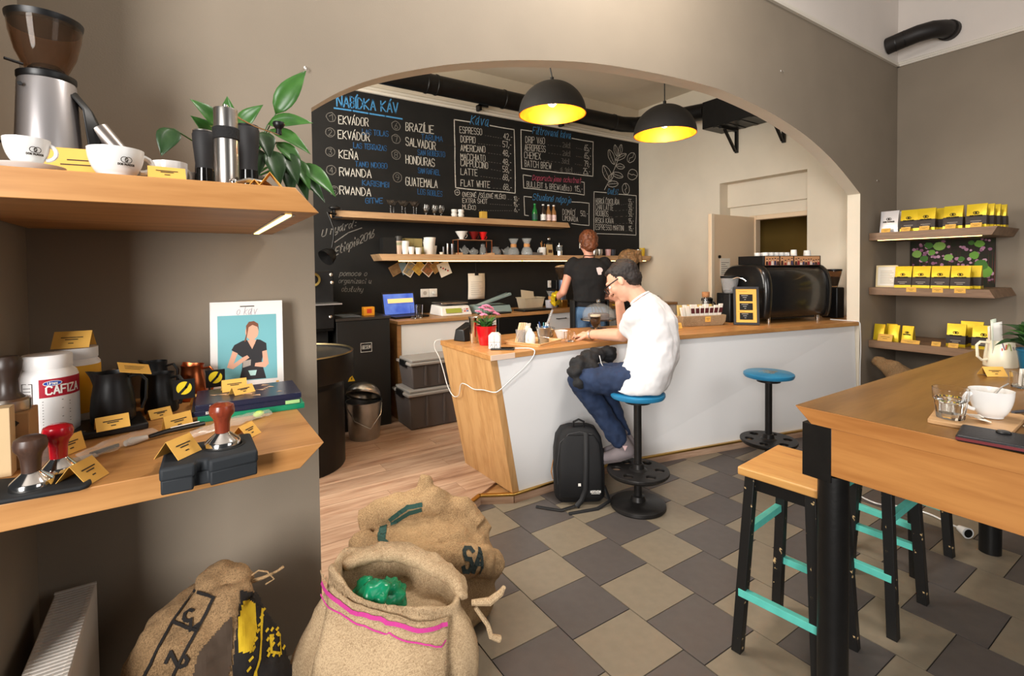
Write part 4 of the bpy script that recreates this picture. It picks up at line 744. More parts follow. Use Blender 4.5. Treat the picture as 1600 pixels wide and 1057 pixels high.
def tamper(label, loc, mat, base=0.029, hh=0.086, grp=None):
    t = T('tamper', label, 'tamper', loc, 0, grp); s = hh/0.086
    MB().lathe([(base, 0), (base, 0.008), (base*0.93, 0.011), (0.013, 0.024), (0.012, 0.027)], 32).build('base', CHROME, t)
    MB().lathe([(0.0125, 0.024*s), (0.013, 0.035*s), (0.0135, 0.046*s), (0.016, 0.056*s), (0.0215, 0.064*s), (0.0225, 0.072*s), (0.0205, 0.081*s), (0.012, 0.086*s), (0.001, 0.0865*s)], 28).build('handle', mat, t); return t
def jug(label, loc, r, h, mat, ha, spa, tagged=False, mouth=None):
    t = T('milk_jug', label, 'milk jug', loc, 0, None); n = 36; rings = []
    for k, (rr, z) in enumerate([(r*0.96, 0), (r, 0.004), (r*1.0, h*0.3), (r*0.93, h*0.55), (r*0.80, h*0.75), (r*0.76, h*0.9), (r*0.80, h)]):
        rg = []
        for i in range(n):
            a = 2*math.pi*i/n; d = (a - spa + math.pi) % (2*math.pi) - math.pi; f = max(0, (z/h - 0.7)/0.3)*math.exp(-(d/0.28)**2)
            rg.append(((rr + f*r*0.4)*math.cos(a), (rr + f*r*0.4)*math.sin(a), z + f*h*0.05))
        rings.append(rg)
    ins = [[(p[0]*0.965, p[1]*0.965, max(0.003, p[2])) for p in rg] for rg in reversed(rings)]
    MB().loft(rings + ins).build('body', mat, t)
    c, s = math.cos(ha), math.sin(ha)
    MB().tube([((r*0.75)*c, (r*0.75)*s, h*0.88), ((r*1.25)*c, (r*1.25)*s, h*0.92), ((r*1.55)*c, (r*1.55)*s, h*0.78), ((r*1.5)*c, (r*1.5)*s, h*0.4), ((r*1.3)*c, (r*1.3)*s, h*0.2)], 0.0055, 8, flat=0.6).build('handle', mat, t)
    if tagged:
        hx, hy = (r*1.62)*c, (r*1.62)*s - 0.004; tg = MB().box(hx-0.024, hy-0.012, h*0.35, hx+0.024, hy-0.0105, h*0.85).build('hang_tag', BLK, t); MB().cyl((hx, hy-0.0118, h*0.63), (hx, hy-0.0128, h*0.63), 0.017, n=24).build('tag_dot', M('tag_yellow', (232, 204, 30), 0.6), tg)
        ink(MB(), [[(-0.010, -0.013), (0.004, 0.002), (0.010, 0.014)]], planar((hx, hy-0.0128, h*0.63), (1,0,0), (0,0,1), 0.0008), 0.006).build('tag_mark', BLKM, tg)
    return t
# ------------------------------------------------------------------ upper left shelf
Z = 1.4835
t = T('coffee_grinder', 'silver coffee grinder with brown bean hopper on the upper left shelf', 'coffee grinder', (-0.252, 1.5, Z))
GRAY = M('grinder_silver', (176, 172, 172), 0.32, 0.7)
MB().lathe([(0.062, 0), (0.062, 0.01), (0.050, 0.25), (0.048, 0.256), (0.001, 0.257)], 40).build('housing', GRAY, t); MB().lathe([(0.049, 0.254), (0.051, 0.258), (0.051, 0.268), (0.04, 0.272), (0.036, 0.276)], 40).build('adjusting_collar', BLK, t); MB().cyl((-0.03,-0.045,0.274), (-0.055,-0.06,0.276), 0.003).build('collar_pin', BLK, t)
MB().lathe([(0.033, 0.272), (0.036, 0.278), (0.052, 0.315), (0.061, 0.355), (0.064, 0.385), (0.062, 0.385), (0.059, 0.355), (0.050, 0.316), (0.034, 0.281)], 40, cap=False).build('hopper', SMOKE, t); MB().lathe([(0.060, 0.372), (0.0655, 0.384), (0.0665, 0.392), (0.001, 0.397)], 40).build('hopper_lid', BLK, t)
MB().lathe([(0.028, 0.274), (0.03, 0.279), (0.024, 0.29), (0.001, 0.296)], 24).build('beans', M('dark_beans', (44, 28, 18), 0.6, bump=0.5, bs=150), t)
MB().cyl((-0.035,-0.044,0.232), (-0.035,-0.05,0.232), 0.004).build('switch', BLK, t)
MB().loft([[(0.035,-0.03,0.236), (0.05,-0.012,0.24), (0.05,0.012,0.24), (0.035,0.03,0.236)], [(0.062,-0.03,0.20), (0.078,-0.012,0.20), (0.078,0.012,0.20), (0.062,0.03,0.2)], [(0.07,-0.026,0.11), (0.098,-0.012,0.15), (0.098,0.012,0.15), (0.07,0.026,0.11)], [(0.05,-0.03,0.07), (0.07,-0.02,0.07), (0.07,0.02,0.07), (0.05,0.03,0.07)]]).build('chute_housing', BLK, t, bevel=0.004)
MB().cyl((0.088,-0.004,0.165), (0.125,-0.008,0.115), 0.019, 0.017, 24).build('chute_spout', M('spout_steel', (150, 142, 136), 0.38, 0.85), t); MB().box(0.055,-0.03,0.085,0.085,-0.005,0.105).build('red_switch', M('red_plastic', (200, 30, 40), 0.4), t); MB().tube([(-0.05,0,0.12), (-0.09,-0.01,0.11), (-0.1,0.02,0.05)], 0.004, 6).build('power_cord', BLK, t)
MB().box(-0.06,-0.055,0.0,0.10,0.055,0.006).build('foot_plate', BLK, t, bevel=0.003)
c = cup('white espresso cup with ring logo on a saucer, leftmost on the upper shelf', (-0.227, 1.178, Z+0.012), 0.031, 0.048, R_(-5), la=R_(-60), ls=0.011)
s_ = MB().lathe([(0.022, 0), (0.024, 0.003), (0.046, 0.011), (0.049, 0.014), (0.046, 0.0145), (0.024, 0.008), (0.001, 0.008)], 36).build('saucer', WHITE, None, (-0.225, 1.178, Z)); tag(s_, 'white saucer under the leftmost cup on the upper shelf', 'saucer')
cup('large white cup with ring logo beside the saucer on the upper shelf', (-0.104, 1.155, Z), 0.042, 0.052, R_(10), la=R_(-65), ls=0.012, rb=0.62); cup('small white cup with ring logo behind the folded card on the upper shelf', (-0.026, 1.29, Z), 0.032, 0.062, R_(20), la=R_(-60), ls=0.012, rb=0.75)
cup('small white cup half hidden by the black hand grinder', (0.008, 1.33, Z), 0.02, 0.05, R_(30), rb=0.8)
o = MB().box(-0.06, 0, 0, 0.06, 0.001, 0.085).build('price_card', KRAFT, None, (-0.20, 1.33, Z), (R_(-10), 0, R_(-8))); tag(o, 'large yellow price card standing behind the espresso cups', 'price card'); ink(MB(), [[(0.0, 0.06), (0.045, 0.06)], [(-0.01, 0.05), (0.05, 0.05)], [(0.02, 0.01), (0.04, 0.01)]], planar((0,0,0), (1,0,0), (0,0,1)), 0.0025).build('printing', INK, o)
tent('yellow folded card in front of the small logo cup on the upper shelf', -0.028, 1.135, Z, 4, 0.058, 0.045, 0.024, group=None)
t = T('hand_grinder', 'brushed steel hand coffee grinder with crank on the upper shelf', 'hand grinder', (0.077, 1.24, Z)); sl = MB().lathe([(0.0225, 0), (0.0232, 0.003), (0.0232, 0.176), (0.0225, 0.179), (0.001, 0.18)], 36).build('body', STEEL, t)
MB().lathe([(0.0245, 0.112), (0.0262, 0.114), (0.0262, 0.136), (0.0245, 0.138)], 36).build('rubber_band', M('rubber', (24, 24, 25), 0.8, bump=0.8, bs=350), t); MB().tube([(0.0,0.0,0.184), (0.03,0.02,0.168), (0.06,0.03,0.158), (0.112,0.05,0.152)], 0.0028, 8, flat=0.5).build('crank', CHROME, t); MB().cyl((0,0,0.179), (0,0,0.188), 0.005).build('crank_nut', CHROME, t)
MB().lathe([(0.007, 0), (0.006, 0.012), (0.011, 0.018), (0.0135, 0.024), (0.012, 0.029), (0.001, 0.03)], 20).build('knob', BLK, t, (0.112, 0.05, 0.152)); ink(MB(), [ring(0, 0, 0.005)] + emblem(0, 0, 0.005), cylmap(0.0232, 0.027, R_(-40), 0.0004), 0.0012).build('stamp', INK, sl)
def hgrinder(label, loc, h, r, tl):
    t = T('hand_grinder', label, 'hand grinder', loc, 0); MB().lathe([(r*0.85, h*0.42), (r*0.82, h*0.5), (r, h*0.8), (r*1.05, h*0.96), (r*0.95, h)], 28).build('upper_body', M('soft_black', (34, 33, 34), 0.65), t)
    MB().lathe([(r*0.95, 0), (r*0.97, 0.004), (r*0.85, h*0.42)], 28).build('lower_jar', M('dark_jar', (20, 19, 18), 0.08), t); MB().lathe([(r*1.0, h), (r*0.98, h*1.02), (0.001, h*1.022)], 28).build('lid', STEEL if tl else BLK, t); return t
hgrinder('matte black hand grinder left of the steel one', (0.038, 1.31, Z), 0.14, 0.022, True); hgrinder('matte black hand grinder behind the steel one', (0.132, 1.39, Z), 0.185, 0.026, False)
t = T('steel_clip', 'curved steel tool lying beside the steel hand grinder', 'tool', (0.13, 1.17, Z)); MB().tube([(-0.045,-0.01,0.01), (-0.02,-0.015,0.016), (0.01,-0.01,0.014), (0.03,0.0,0.006)], [0.006,0.01,0.01,0.006], 10, flat=0.5).build('blade', STEEL, t); MB().ball((-0.047,-0.011,0.01), 0.008).build('pivot', CHROME, t)
o = MB().add([(-0.022,0,0),(0,0,0.031),(0.024,0,0),(-0.022,0.04,0),(0,0.04,0.031),(0.024,0.04,0)], [(0,1,4,3),(1,2,5,4)]).build('price_card', KRAFT, None, (0.146, 1.125, Z+0.0006), (0,0,R_(-8)), smooth=False, solid=0.001); tag(o, 'yellow folded card seen end-on at the upper shelf corner', 'price card')
o = MB().add([(-0.012,0,0),(0,0,0.014),(0.013,0,0),(-0.012,0.03,0),(0,0.03,0.014),(0.013,0.03,0)], [(0,1,4,3),(1,2,5,4)]).build('price_card', KRAFT, None, (0.118, 1.13, Z+0.0006), (0,0,R_(-4)), smooth=False, solid=0.001); tag(o, 'tiny yellow folded card beside the end-on one on the upper shelf', 'price card')
# plant on the upper shelf
def leaf(parent, base, tip, wd, mat, droop=0.15, nrm=(0,-1,0.4), name='leaf', stem=None):
    b = Vector(base); e = Vector(tip); d = e - b; L = d.length; n = Vector(nrm); side = d.cross(n).normalized(); up = side.cross(d).normalized(); mb = MB(); N = 8; cols = []
    for k in range(N+1):
        s = k/N; w_ = wd*math.sin(math.pi*min(1, s**0.75*0.985+0.015))*(1 - 0.15*s); c = b + d*s + up*(droop*L*math.sin(math.pi*s)*0.6)
        cols.append([c - side*w_ + up*w_*0.35, c - side*w_*0.5 + up*w_*0.12, c, c + side*w_*0.5 + up*w_*0.12, c + side*w_ + up*w_*0.35])
    v = [p for r in cols for p in r]; f = [(k*5+i, k*5+i+1, (k+1)*5+i+1, (k+1)*5+i) for k in range(N) for i in range(4)]
    mb.add(v, f); o = mb.build(name, mat, parent, solid=0.0006)
    if stem: MB().tube([stem, (Vector(stem)+b)/2 + Vector((0,0,0.01)), b], 0.0017, 6).build('stalk', GREENL, o)
    return o
t = T('potted_plant', 'peace lily with broad leaves behind the hand grinders on the upper shelf', 'plant', (0, 0, 0)); ST = (0.14, 1.55, 1.56)
MB().lathe([(0.035, 0), (0.038, 0.003), (0.05, 0.08), (0.052, 0.082), (0.052, 0.09), (0.046, 0.09), (0.044, 0.075), (0.001, 0.075)], 28).build('pot', M('grey_pot', (120, 116, 108), 0.6), t, (0.14, 1.55, Z))
for b, e, wd, m in [((0.213,1.50,1.744),(0.291,1.48,1.872),0.030,GREENL), ((0.193,1.5,1.713),(0.302,1.46,1.722),0.024,GREENL), ((0.075,1.5,1.69),(0.015,1.46,1.738),0.022,GREENL), ((0.10,1.52,1.70),(0.098,1.5,1.772),0.02,GREENL), ((0.122,1.5,1.69),(0.178,1.46,1.752),0.022,GREENL), ((0.06,1.52,1.66),(0.015,1.47,1.70),0.024,GREENL), ((-0.02,1.46,1.66),(-0.045,1.43,1.585),0.026,GREEND), ((0.268,1.48,1.61),(0.35,1.42,1.515),0.026,GREENL), ((0.26,1.5,1.60),(0.325,1.44,1.50),0.022,GREEND), ((0.175,1.46,1.68),(0.185,1.42,1.60),0.024,GREEND), ((0.21,1.47,1.66),(0.27,1.43,1.58),0.022,GREENL), ((0.19,1.44,1.63),(0.205,1.4,1.53),0.028,GREEND), ((0.225,1.45,1.63),(0.25,1.41,1.54),0.026,GREEND), ((0.16,1.44,1.63),(0.15,1.4,1.54),0.022,GREEND), ((0.23,1.46,1.61),(0.235,1.42,1.50),0.022,GREEND), ((0.25,1.47,1.62),(0.285,1.43,1.53),0.022,GREENL), ((0.2,1.5,1.70),(0.29,1.44,1.63),0.022,GREENL), ((0.255,1.48,1.6),(0.28,1.44,1.50),0.02,GREEND)]: leaf(t, b, e, wd, m, stem=ST)
# ------------------------------------------------------------------ lower left shelf
Z = 0.9445
t = T('cleaner_jar', 'white jar of cleaning powder with dark red label', 'jar', (-0.268, 1.497, Z)); PLW = M('jar_white', (236, 234, 232), 0.35)
jb = MB().lathe([(0.05, 0), (0.053, 0.004), (0.053, 0.138), (0.05, 0.148), (0.043, 0.155), (0.041, 0.158)], 40).build('body', PLW, t); MB().lathe([(0.0425, 0.157), (0.0435, 0.159), (0.0435, 0.184), (0.041, 0.187), (0.001, 0.187)], 40).build('cap', PLW, t)
def band(r, z0, z1, a0, a1, mat, nm, par, n=14): return MB().grid(lambda u, v: (r*math.cos(a0+(a1-a0)*u), r*math.sin(a0+(a1-a0)*u), z0+(z1-z0)*v), n, 1).build(nm, mat, par)
LBL = M('label_red', (168, 20, 44), 0.45); fr = R_(-66)
rb_ = band(0.0535, 0.098, 0.138, fr-0.52, fr+1.35, LBL, 'red_label', jb); band(0.0537, 0.024, 0.098, fr-0.52, fr+1.35, WHITE, 'text_label', jb)
ink(MB(), place('CAFIZA', 0.017, 0, 0, wmax=0.062), cylmap(0.0535, 0.105, fr-0.30, 0.0008), 0.0032).build('label_lettering', INKW, rb_)
ov = MB().grid(lambda u, v: (lambda a, b: ((0.0542)*math.cos(fr-0.10+a/0.0535), 0.0542*math.sin(fr-0.10+a/0.0535), 0.1285+b))(0.016*v*math.cos(2*math.pi*u), 0.0058*v*math.sin(2*math.pi*u)), 20, 1).build('label_oval', M('label_blue', (30, 70, 170), 0.4), rb_); ink(MB(), place('Urnex', 0.006, 0, -0.003, center=True) + [ring(0, 0, 0.0155, 20, 0.0054)], cylmap(0.0542, 0.1285, fr-0.10, 0.0006), 0.001).build('oval_lettering', INKW, ov)
ink(MB(), [[(0.0, 0.034+k*0.0062), (0.048-0.014*((k*7) % 3 == 0), 0.034+k*0.0062)] for k in range(10)], cylmap(0.0537, 0, fr-0.42, 0.0006), 0.0012).build('small_print', INK, jb); ink(MB(), [[(0,0.03+k*0.007),(0.014,0.03+k*0.007)] for k in range(14)] + [[(-0.003,0.024),(0.017,0.024),(0.017,0.13),(-0.003,0.13),(-0.003,0.024)]], cylmap(0.0532, 0, fr-1.05, 0.0006), 0.0012).build('side_print', INK, jb)
t = T('cleaner_jar', 'white and yellow jar behind the red labelled jar', 'jar', (-0.232, 1.60, Z)); jb = MB().lathe([(0.043, 0), (0.045, 0.004), (0.045, 0.15), (0.038, 0.16)], 32).build('body', PLW, t); MB().lathe([(0.040, 0.16), (0.041, 0.162), (0.041, 0.186), (0.001, 0.188)], 32).build('cap', PLW, t); band(0.0455, 0.03, 0.145, R_(-120), R_(10), M('label_orange', (236, 176, 40), 0.5), 'orange_label', jb)
tent('yellow folded card balanced on the jar behind the red labelled jar', -0.235, 1.59, Z+0.188, -8, 0.072, 0.055, 0.038, group=None)
t = T('boxed_brewer', 'kraft box topped by a dark wooden handle at the left shelf end', 'box', (-0.292, 1.315, Z)); MB().box(-0.035,-0.035,0,0.035,0.035,0.105).build('carton', M('kraft_brown', (176, 134, 88), 0.8), t, bevel=0.002); MB().lathe([(0.031, 0.105), (0.032, 0.108), (0.032, 0.126), (0.028, 0.13), (0.001, 0.13)], 32).build('steel_ring', STEEL, t)
MB().lathe([(0.026, 0.128), (0.016, 0.14), (0.015, 0.165), (0.021, 0.185), (0.022, 0.20), (0.016, 0.21), (0.001, 0.212)], 28).build('handle', M('dark_walnut', (52, 38, 30), 0.4), t); ink(MB(), [[(0.018,0.05),(0.052,0.088)], [(0.018,0.088),(0.052,0.05)], [(0.022,0.07),(0.048,0.07)]], planar((-0.035,-0.035,0), (1,0,0), (0,0,1)), 0.008).build('crossed_tools_print', INK, t); ink(MB(), place('JOSEF', 0.012, 0.012, 0.03, wmax=0.046), planar((-0.035,-0.035,0), (1,0,0), (0,0,1)), 0.002).build('box_lettering', INK, t)
o = MB().box(-0.02,-0.012,0,0.02,0.02,0.125).build('paper_box', M('kraft_light', (206, 178, 136), 0.8), None, (-0.295, 1.255, Z), bevel=0.001); tag(o, 'plain pale kraft box cut by the left picture edge', 'box')
m_ = tag(MB().prism([(-0.33,1.10),(-0.16,1.088),(-0.15,1.095),(-0.147,1.11),(-0.158,1.165),(-0.166,1.172),(-0.33,1.232)], Z, Z+0.008).build('rubber_mat', M('rubber_mat', (30, 32, 34), 0.75), None, bevel=0.003), 'flat black rubber mat under the brown and red tampers', 'mat')
tamper('tamper with dark brown wooden handle on the rubber mat', (-0.228, 1.137, Z+0.0085), WOOD('wenge', (84, 60, 48), (58, 40, 32), 'z', 2.0, 0.4)); tamper('tamper with bright red handle on the rubber mat', (-0.203, 1.195, Z+0.0085), M('red_lacquer', (176, 14, 30), 0.22, coat=0.5), 0.026)
jug('black milk jug with wide spout on the black scale', (-0.155, 1.50, Z+0.017), 0.043, 0.115, M('jug_black', (28, 27, 27), 0.42, 0.2), R_(-10), R_(170)); jug('smaller black milk jug with a yellow dotted tag', (-0.065, 1.60, Z), 0.038, 0.102, M('jug_black2', (26, 26, 26), 0.45, 0.2), R_(-35), R_(150), True)
jug('black milk jug at the back against the wall', (-0.082, 1.71, Z), 0.036, 0.118, 'jug_black2', R_(-20), R_(160)); jug('copper milk jug with a yellow dotted tag', (0.006, 1.70, Z), 0.037, 0.10, M('copper', (176, 96, 58), 0.3, 1.0), R_(-25), R_(120), True)
jug('brown steel jug in the shadow behind the white jars', (-0.165, 1.70, Z), 0.035, 0.105, M('bronze', (110, 84, 62), 0.35, 0.8), R_(200), R_(20))
t = T('coffee_scale', 'black coffee scale under the largest black jug', 'scale', (-0.16, 1.49, Z)); MB().obox((0,0,0.008), (0.13, 0.135, 0.016), (0,0,R_(10))).build('body', BLK, t, bevel=0.004); MB().cyl((-0.045,-0.06,0.0155), (-0.045,-0.06,0.017), 0.008).build('button', M('grey_key', (70, 70, 72), 0.4), t)
def book(label, loc, W, D, th, rz, mat, spine=None, stext=None):
    t = T('book', label, 'book', loc, rz, 'books stacked flat on the lower left shelf'); MB().box(0.003, 0.003, 0.002, W-0.003, D-0.002, th-0.002).build('pages', PAPER, t); MB().box(0, 0, 0, W, D, 0.002).box(0, 0, th-0.002, W, D, th).box(0, 0, 0.002, W, 0.002, th-0.002).build('cover', mat, t, bevel=0.0006)
    if stext: ink(MB(), place(stext, th*0.42, 0.03, th*0.3), planar((0,0,0), (1,0,0), (0,0,1), 0.0006), 0.0016).build('spine_lettering', INKW, t)
    return t
NAVY = M('navy_cover', (34, 38, 62), 0.3); book('green book at the bottom of the flat stack', (0.012, 1.418, Z), 0.242, 0.17, 0.014, R_(-2), M('green_cover', (20, 140, 100), 0.4)); book('navy book with pale spine patch in the middle of the flat stack', (0.0, 1.422, Z+0.0143), 0.245, 0.175, 0.013, R_(-2), NAVY, None, 'KAFFE')
tb = book('navy book with coffee photo on top of the flat stack', (0.008, 1.425, Z+0.0276), 0.24, 0.175, 0.014, R_(-2), NAVY, None, 'STANDART'); mbp = MB()
for k in range(16): a = random.uniform(0,6.28); cx, cy = 0.14+random.gauss(0,0.03), 0.09+random.gauss(0,0.022); mbp.add([(cx,cy,0.0144+k*1e-5),(cx+0.025*math.cos(a),cy+0.012*math.sin(a),0.0144+k*1e-5),(cx+0.01*math.cos(a+1.2),cy+0.02*math.sin(a+1.2),0.0144+k*1e-5)], [(0,1,2)])
mbp.build('cover_picture', M('cover_cream', (214, 176, 140), 0.5), tb, smooth=False); MB().box(0.2,-0.0046,-0.012,0.235,-0.0036,-0.003).build('pale_spine_patch', M('pale_green', (170, 214, 140), 0.5), tb)
tent('yellow folded card lying over on the top navy book', 0.115, 1.50, Z+0.0418, 25, 0.055, 0.03, 0.02, group=None); tent('yellow folded card standing on the back of the top navy book', 0.10, 1.55, Z+0.0418, 3, 0.06, 0.03, 0.03, group=None)
# standing cover book
t = T('cookbook', 'white book with a woman pouring milk on its turquoise cover', 'book', (0.052, 1.752, Z), R_(-9)); t.rotation_euler = (R_(-6), 0, R_(-9)); CW, CH = 0.2, 0.275
MB().box(0.002, 0.002, 0.003, CW-0.003, 0.022, CH-0.003).build('pages', PAPER, t); cv = MB().box(0, 0, 0, CW, 0.002, CH).box(0, 0.022, 0, CW, 0.024, CH).box(-0.002, 0, 0, 0, 0.024, CH).build('cover', WHITEM, t, bevel=0.0006)
def poly(pts, lift, mat, nm): return MB().add([(p[0], -0.0003-lift, p[1]) for p in pts], [tuple(range(len(pts)))]).build(nm, mat, cv, smooth=False)
poly([(0.018,0.028),(0.182,0.028),(0.182,0.232),(0.018,0.232)], 0, M('turquoise_print', (112, 178, 186), 0.5), 'picture_field')
SK = M('print_skin', (222, 168, 140), 0.6); HR = M('print_hair', (120, 70, 44), 0.6); BP = M('print_black', (30, 28, 32), 0.6)
poly([(0.075,0.03),(0.15,0.03),(0.143,0.06),(0.138,0.085),(0.145,0.115),(0.153,0.118),(0.152,0.14),(0.135,0.152),(0.125,0.154),(0.112,0.124),(0.098,0.154),(0.086,0.152),(0.063,0.14),(0.055,0.125),(0.07,0.113),(0.085,0.1),(0.083,0.065)], 0.0002, BP, 'printed_dress')
poly(ring(0.112,0.178,0.0185,18,0.0245)[:-1], 0.0003, SK, 'printed_face'); poly([(0.104,0.14),(0.12,0.14),(0.119,0.165),(0.105,0.165)], 0.00025, SK, 'printed_neck'); poly([(0.099,0.152),(0.124,0.152),(0.112,0.124)], 0.00028, SK, 'printed_neckline')
poly([(0.097,0.175),(0.096,0.198),(0.104,0.210),(0.118,0.212),(0.13,0.203),(0.132,0.18),(0.128,0.193),(0.114,0.2),(0.103,0.193),(0.099,0.17),(0.095,0.15),(0.09,0.148)], 0.0004, HR, 'printed_hair')
poly([(0.058,0.122),(0.072,0.114),(0.06,0.082),(0.085,0.1),(0.098,0.106),(0.104,0.098),(0.09,0.088),(0.058,0.066),(0.042,0.072)], 0.00035, SK, 'printed_arm'); poly([(0.14,0.115),(0.153,0.118),(0.158,0.075),(0.148,0.064),(0.118,0.07),(0.12,0.08),(0.142,0.082)], 0.00035, SK, 'printed_arm')
poly([(0.085,0.068),(0.107,0.074),(0.108,0.092),(0.086,0.088)], 0.00045, M('print_grey', (170, 160, 150), 0.5), 'printed_jug'); poly([(0.1,0.058),(0.124,0.058),(0.12,0.042),(0.106,0.042)], 0.00045, M('print_mint', (180, 220, 214), 0.5), 'printed_cup')
ink(MB(), place('o kávě', 0.02, 0.07, 0.234, slant=0.2, wmax=0.065), planar((0,-0.0006,0), (1,0,0), (0,0,1), 0.0003), 0.0012).build('title_lettering', M('title_grey', (170, 160, 176), 0.6), cv); poly([(0.178,0.012),(0.186,0.012),(0.186,0.02),(0.178,0.02)], 0.0002, KRAFT, 'corner_mark'); poly([(0.08,0.258),(0.12,0.258),(0.12,0.261),(0.08,0.261)], 0.0002, INK, 'author_line')
# tamping mat with tamper
t = T('tamping_mat', 'black rubber tamping stand hooked over the shelf edge', 'tamping mat', (0, 0, 0)); RUB = M('rubber_block', (34, 38, 42), 0.7)
MB().prism([(-0.05,1.045),(0.004,1.042),(0.006,1.058),(0.022,1.058),(0.024,1.042),(0.105,1.052),(0.104,1.178),(-0.045,1.168)], Z+0.0005, Z+0.026).build('mat', RUB, t, bevel=0.006, seg=3); MB().prism([(-0.048,1.046),(0.0,1.043),(0.002,1.058),(0.024,1.058),(0.026,1.043),(0.103,1.053),(0.103,1.097),(-0.047,1.097)], Z-0.022, Z+0.004).build('front_lip', RUB, t, bevel=0.003)
MB().lathe([(0.036, 0), (0.036, 0.001), (0.031, 0.0012), (0.03, 0)], 32).build('ring_recess', BLKM, t, (0.053, 1.118, Z+0.0262)); tamper('tamper with polished reddish wood handle on the tamping stand', (0.05, 1.118, Z+0.0275), WOOD('bubinga', (136, 58, 36), (96, 36, 24), 'z', 2.0, 0.25), 0.031, 0.083)
for a in [('yellow folded price card in front of the red tamper', -0.165, 1.142, Z, 64, 0.055, 0.055, 0.035), ('yellow folded price card on the corner of the tamping stand', -0.022, 1.108, Z+0.0262, 48, 0.055, 0.05, 0.032), ('yellow folded price card behind the round cleaning brush', -0.028, 1.40, Z, 32, 0.062, 0.02, 0.034), ('yellow folded price card beside the plastic bag and tamping stand', 0.10, 1.245, Z, 50, 0.045, 0.045, 0.026), ('yellow folded price card behind the red tamper', -0.212, 1.335, Z, 54, 0.06, 0.02, 0.036), ('yellow folded price card on the black scale', -0.15, 1.425, Z+0.0165, 15, 0.06, 0.03, 0.028), ('yellow folded price card by the smaller black jug', -0.068, 1.535, Z, 25, 0.05, 0.028, 0.022), ('yellow folded price card at the foot of the copper jug', 0.018, 1.62, Z, 35, 0.035, 0.028, 0.03)]: tent(*a)
o = MB().box(-0.032,-0.02,0,0.032,0.02,0.0012).build('price_card', KRAFT, None, (-0.112, 1.49, Z+0.137), (R_(28), R_(14), R_(20))); tag(o, 'yellow price card tilted on the rim of the largest black jug', 'price card'); ink(MB(), [[(-0.02,0.006),(0.02,0.006)],[(-0.02,0),(0.016,0)],[(-0.02,-0.006),(0.01,-0.006)]], planar((0,0,0.0012), (1,0,0), (0,1,0)), 0.0018).build('printing', INK, o)
t = T('cleaning_brush', 'black handled cleaning brush lying across the lower shelf', 'brush', (0, 0, Z)); MB().tube([(-0.078,1.335,0.008), (-0.05,1.348,0.01), (-0.01,1.362,0.01), (0.025,1.372,0.009)], [0.006,0.0075,0.0085,0.007], 10, flat=0.7).build('handle', BLK, t); MB().tube([(-0.082,1.333,0.008), (-0.108,1.318,0.008), (-0.118,1.31,0.008)], [0.005,0.009,0.006], 10).build('bristles', M('bristle', (206, 200, 190), 0.9), t); MB().tube([(-0.04,1.3455,0.0175), (0.015,1.3625,0.018)], 0.0012, 5).build('white_stripe', INKW, t)
def pouch(label, a, b, wd, fill):
    t = T('plastic_bag', label, 'plastic bag', (0, 0, Z)); A = Vector(a); B_ = Vector(b); d = (B_-A); s_ = Vector((-d.y, d.x, 0)).normalized()*wd; rnd = random.Random(3)
    MB().grid(lambda u, v: tuple(A + d*u + s_*(v-0.5)*2*(0.75+0.25*math.sin(3*u)) + Vector((0,0,0.004 + 0.016*math.sin(math.pi*v)*(0.5+0.5*math.sin(math.pi*u)) + rnd.uniform(0,0.005)))), 16, 6).build('film', M('clear_film', (240, 238, 232), 0.12, alpha=0.22), t, smooth=True, ang=80)
    return t
pb = pouch('clear plastic bag with a small tool between the jug and brush', (-0.19,1.255,0), (-0.075,1.375,0), 0.024, 0); MB().tube([(-0.17,1.28,0.006), (-0.13,1.315,0.006)], 0.004, 6).build('small_tool', BLK, pb); MB().obox((-0.185,1.26,0.006), (0.055,0.03,0.001), (0,0,R_(20))).build('header_card', M('header_grey', (168, 150, 130), 0.6), pb)
pb = pouch('clear plastic bag with a green tipped brush by the books', (-0.005,1.29,0), (0.165,1.385,0), 0.018, 0); MB().ball((0.14,1.372,0.012), (0.014,0.01,0.008), rot=(0,0,0.5)).build('green_tip', M('lime', (186, 220, 110), 0.5), pb)
# ================================================================== serving counter things
Z = 0.8505
def rbox(mb, x0, y0, z0, x1, y1, z1): return mb.box(x0, y0, z0, x1, y1, z1)
t = T('card_terminal', 'black wedge shaped box at the left end of the counter', 'terminal', (1.50, 2.86, Z), R_(20)); MB().hexa([(-0.055,-0.05,0),(0.055,-0.05,0),(0.055,0.05,0),(-0.055,0.05,0)], [(-0.045,-0.03,0.075),(0.055,-0.04,0.115),(0.055,0.04,0.115),(-0.045,0.04,0.075)]).build('housing', BLK, t, bevel=0.006); MB().box(0.0551,-0.03,0.02,0.0565,0.03,0.10).build('screen', M('dark_screen', (14, 14, 16), 0.1), t)
t = T('shaker_cup', 'tall polished steel shaker beside the red flower pot', 'shaker', (1.500, 2.735, Z)); MB().lathe([(0.022, 0), (0.024, 0.004), (0.031, 0.15), (0.033, 0.158), (0.031, 0.16), (0.029, 0.155), (0.021, 0.01), (0.001, 0.01)], 32).build('body', CHROME, t); MB().lathe([(0.0305, 0.152), (0.0335, 0.156), (0.0335, 0.161), (0.0305, 0.163)], 32, cap=False).build('rolled_rim', STEEL, t)
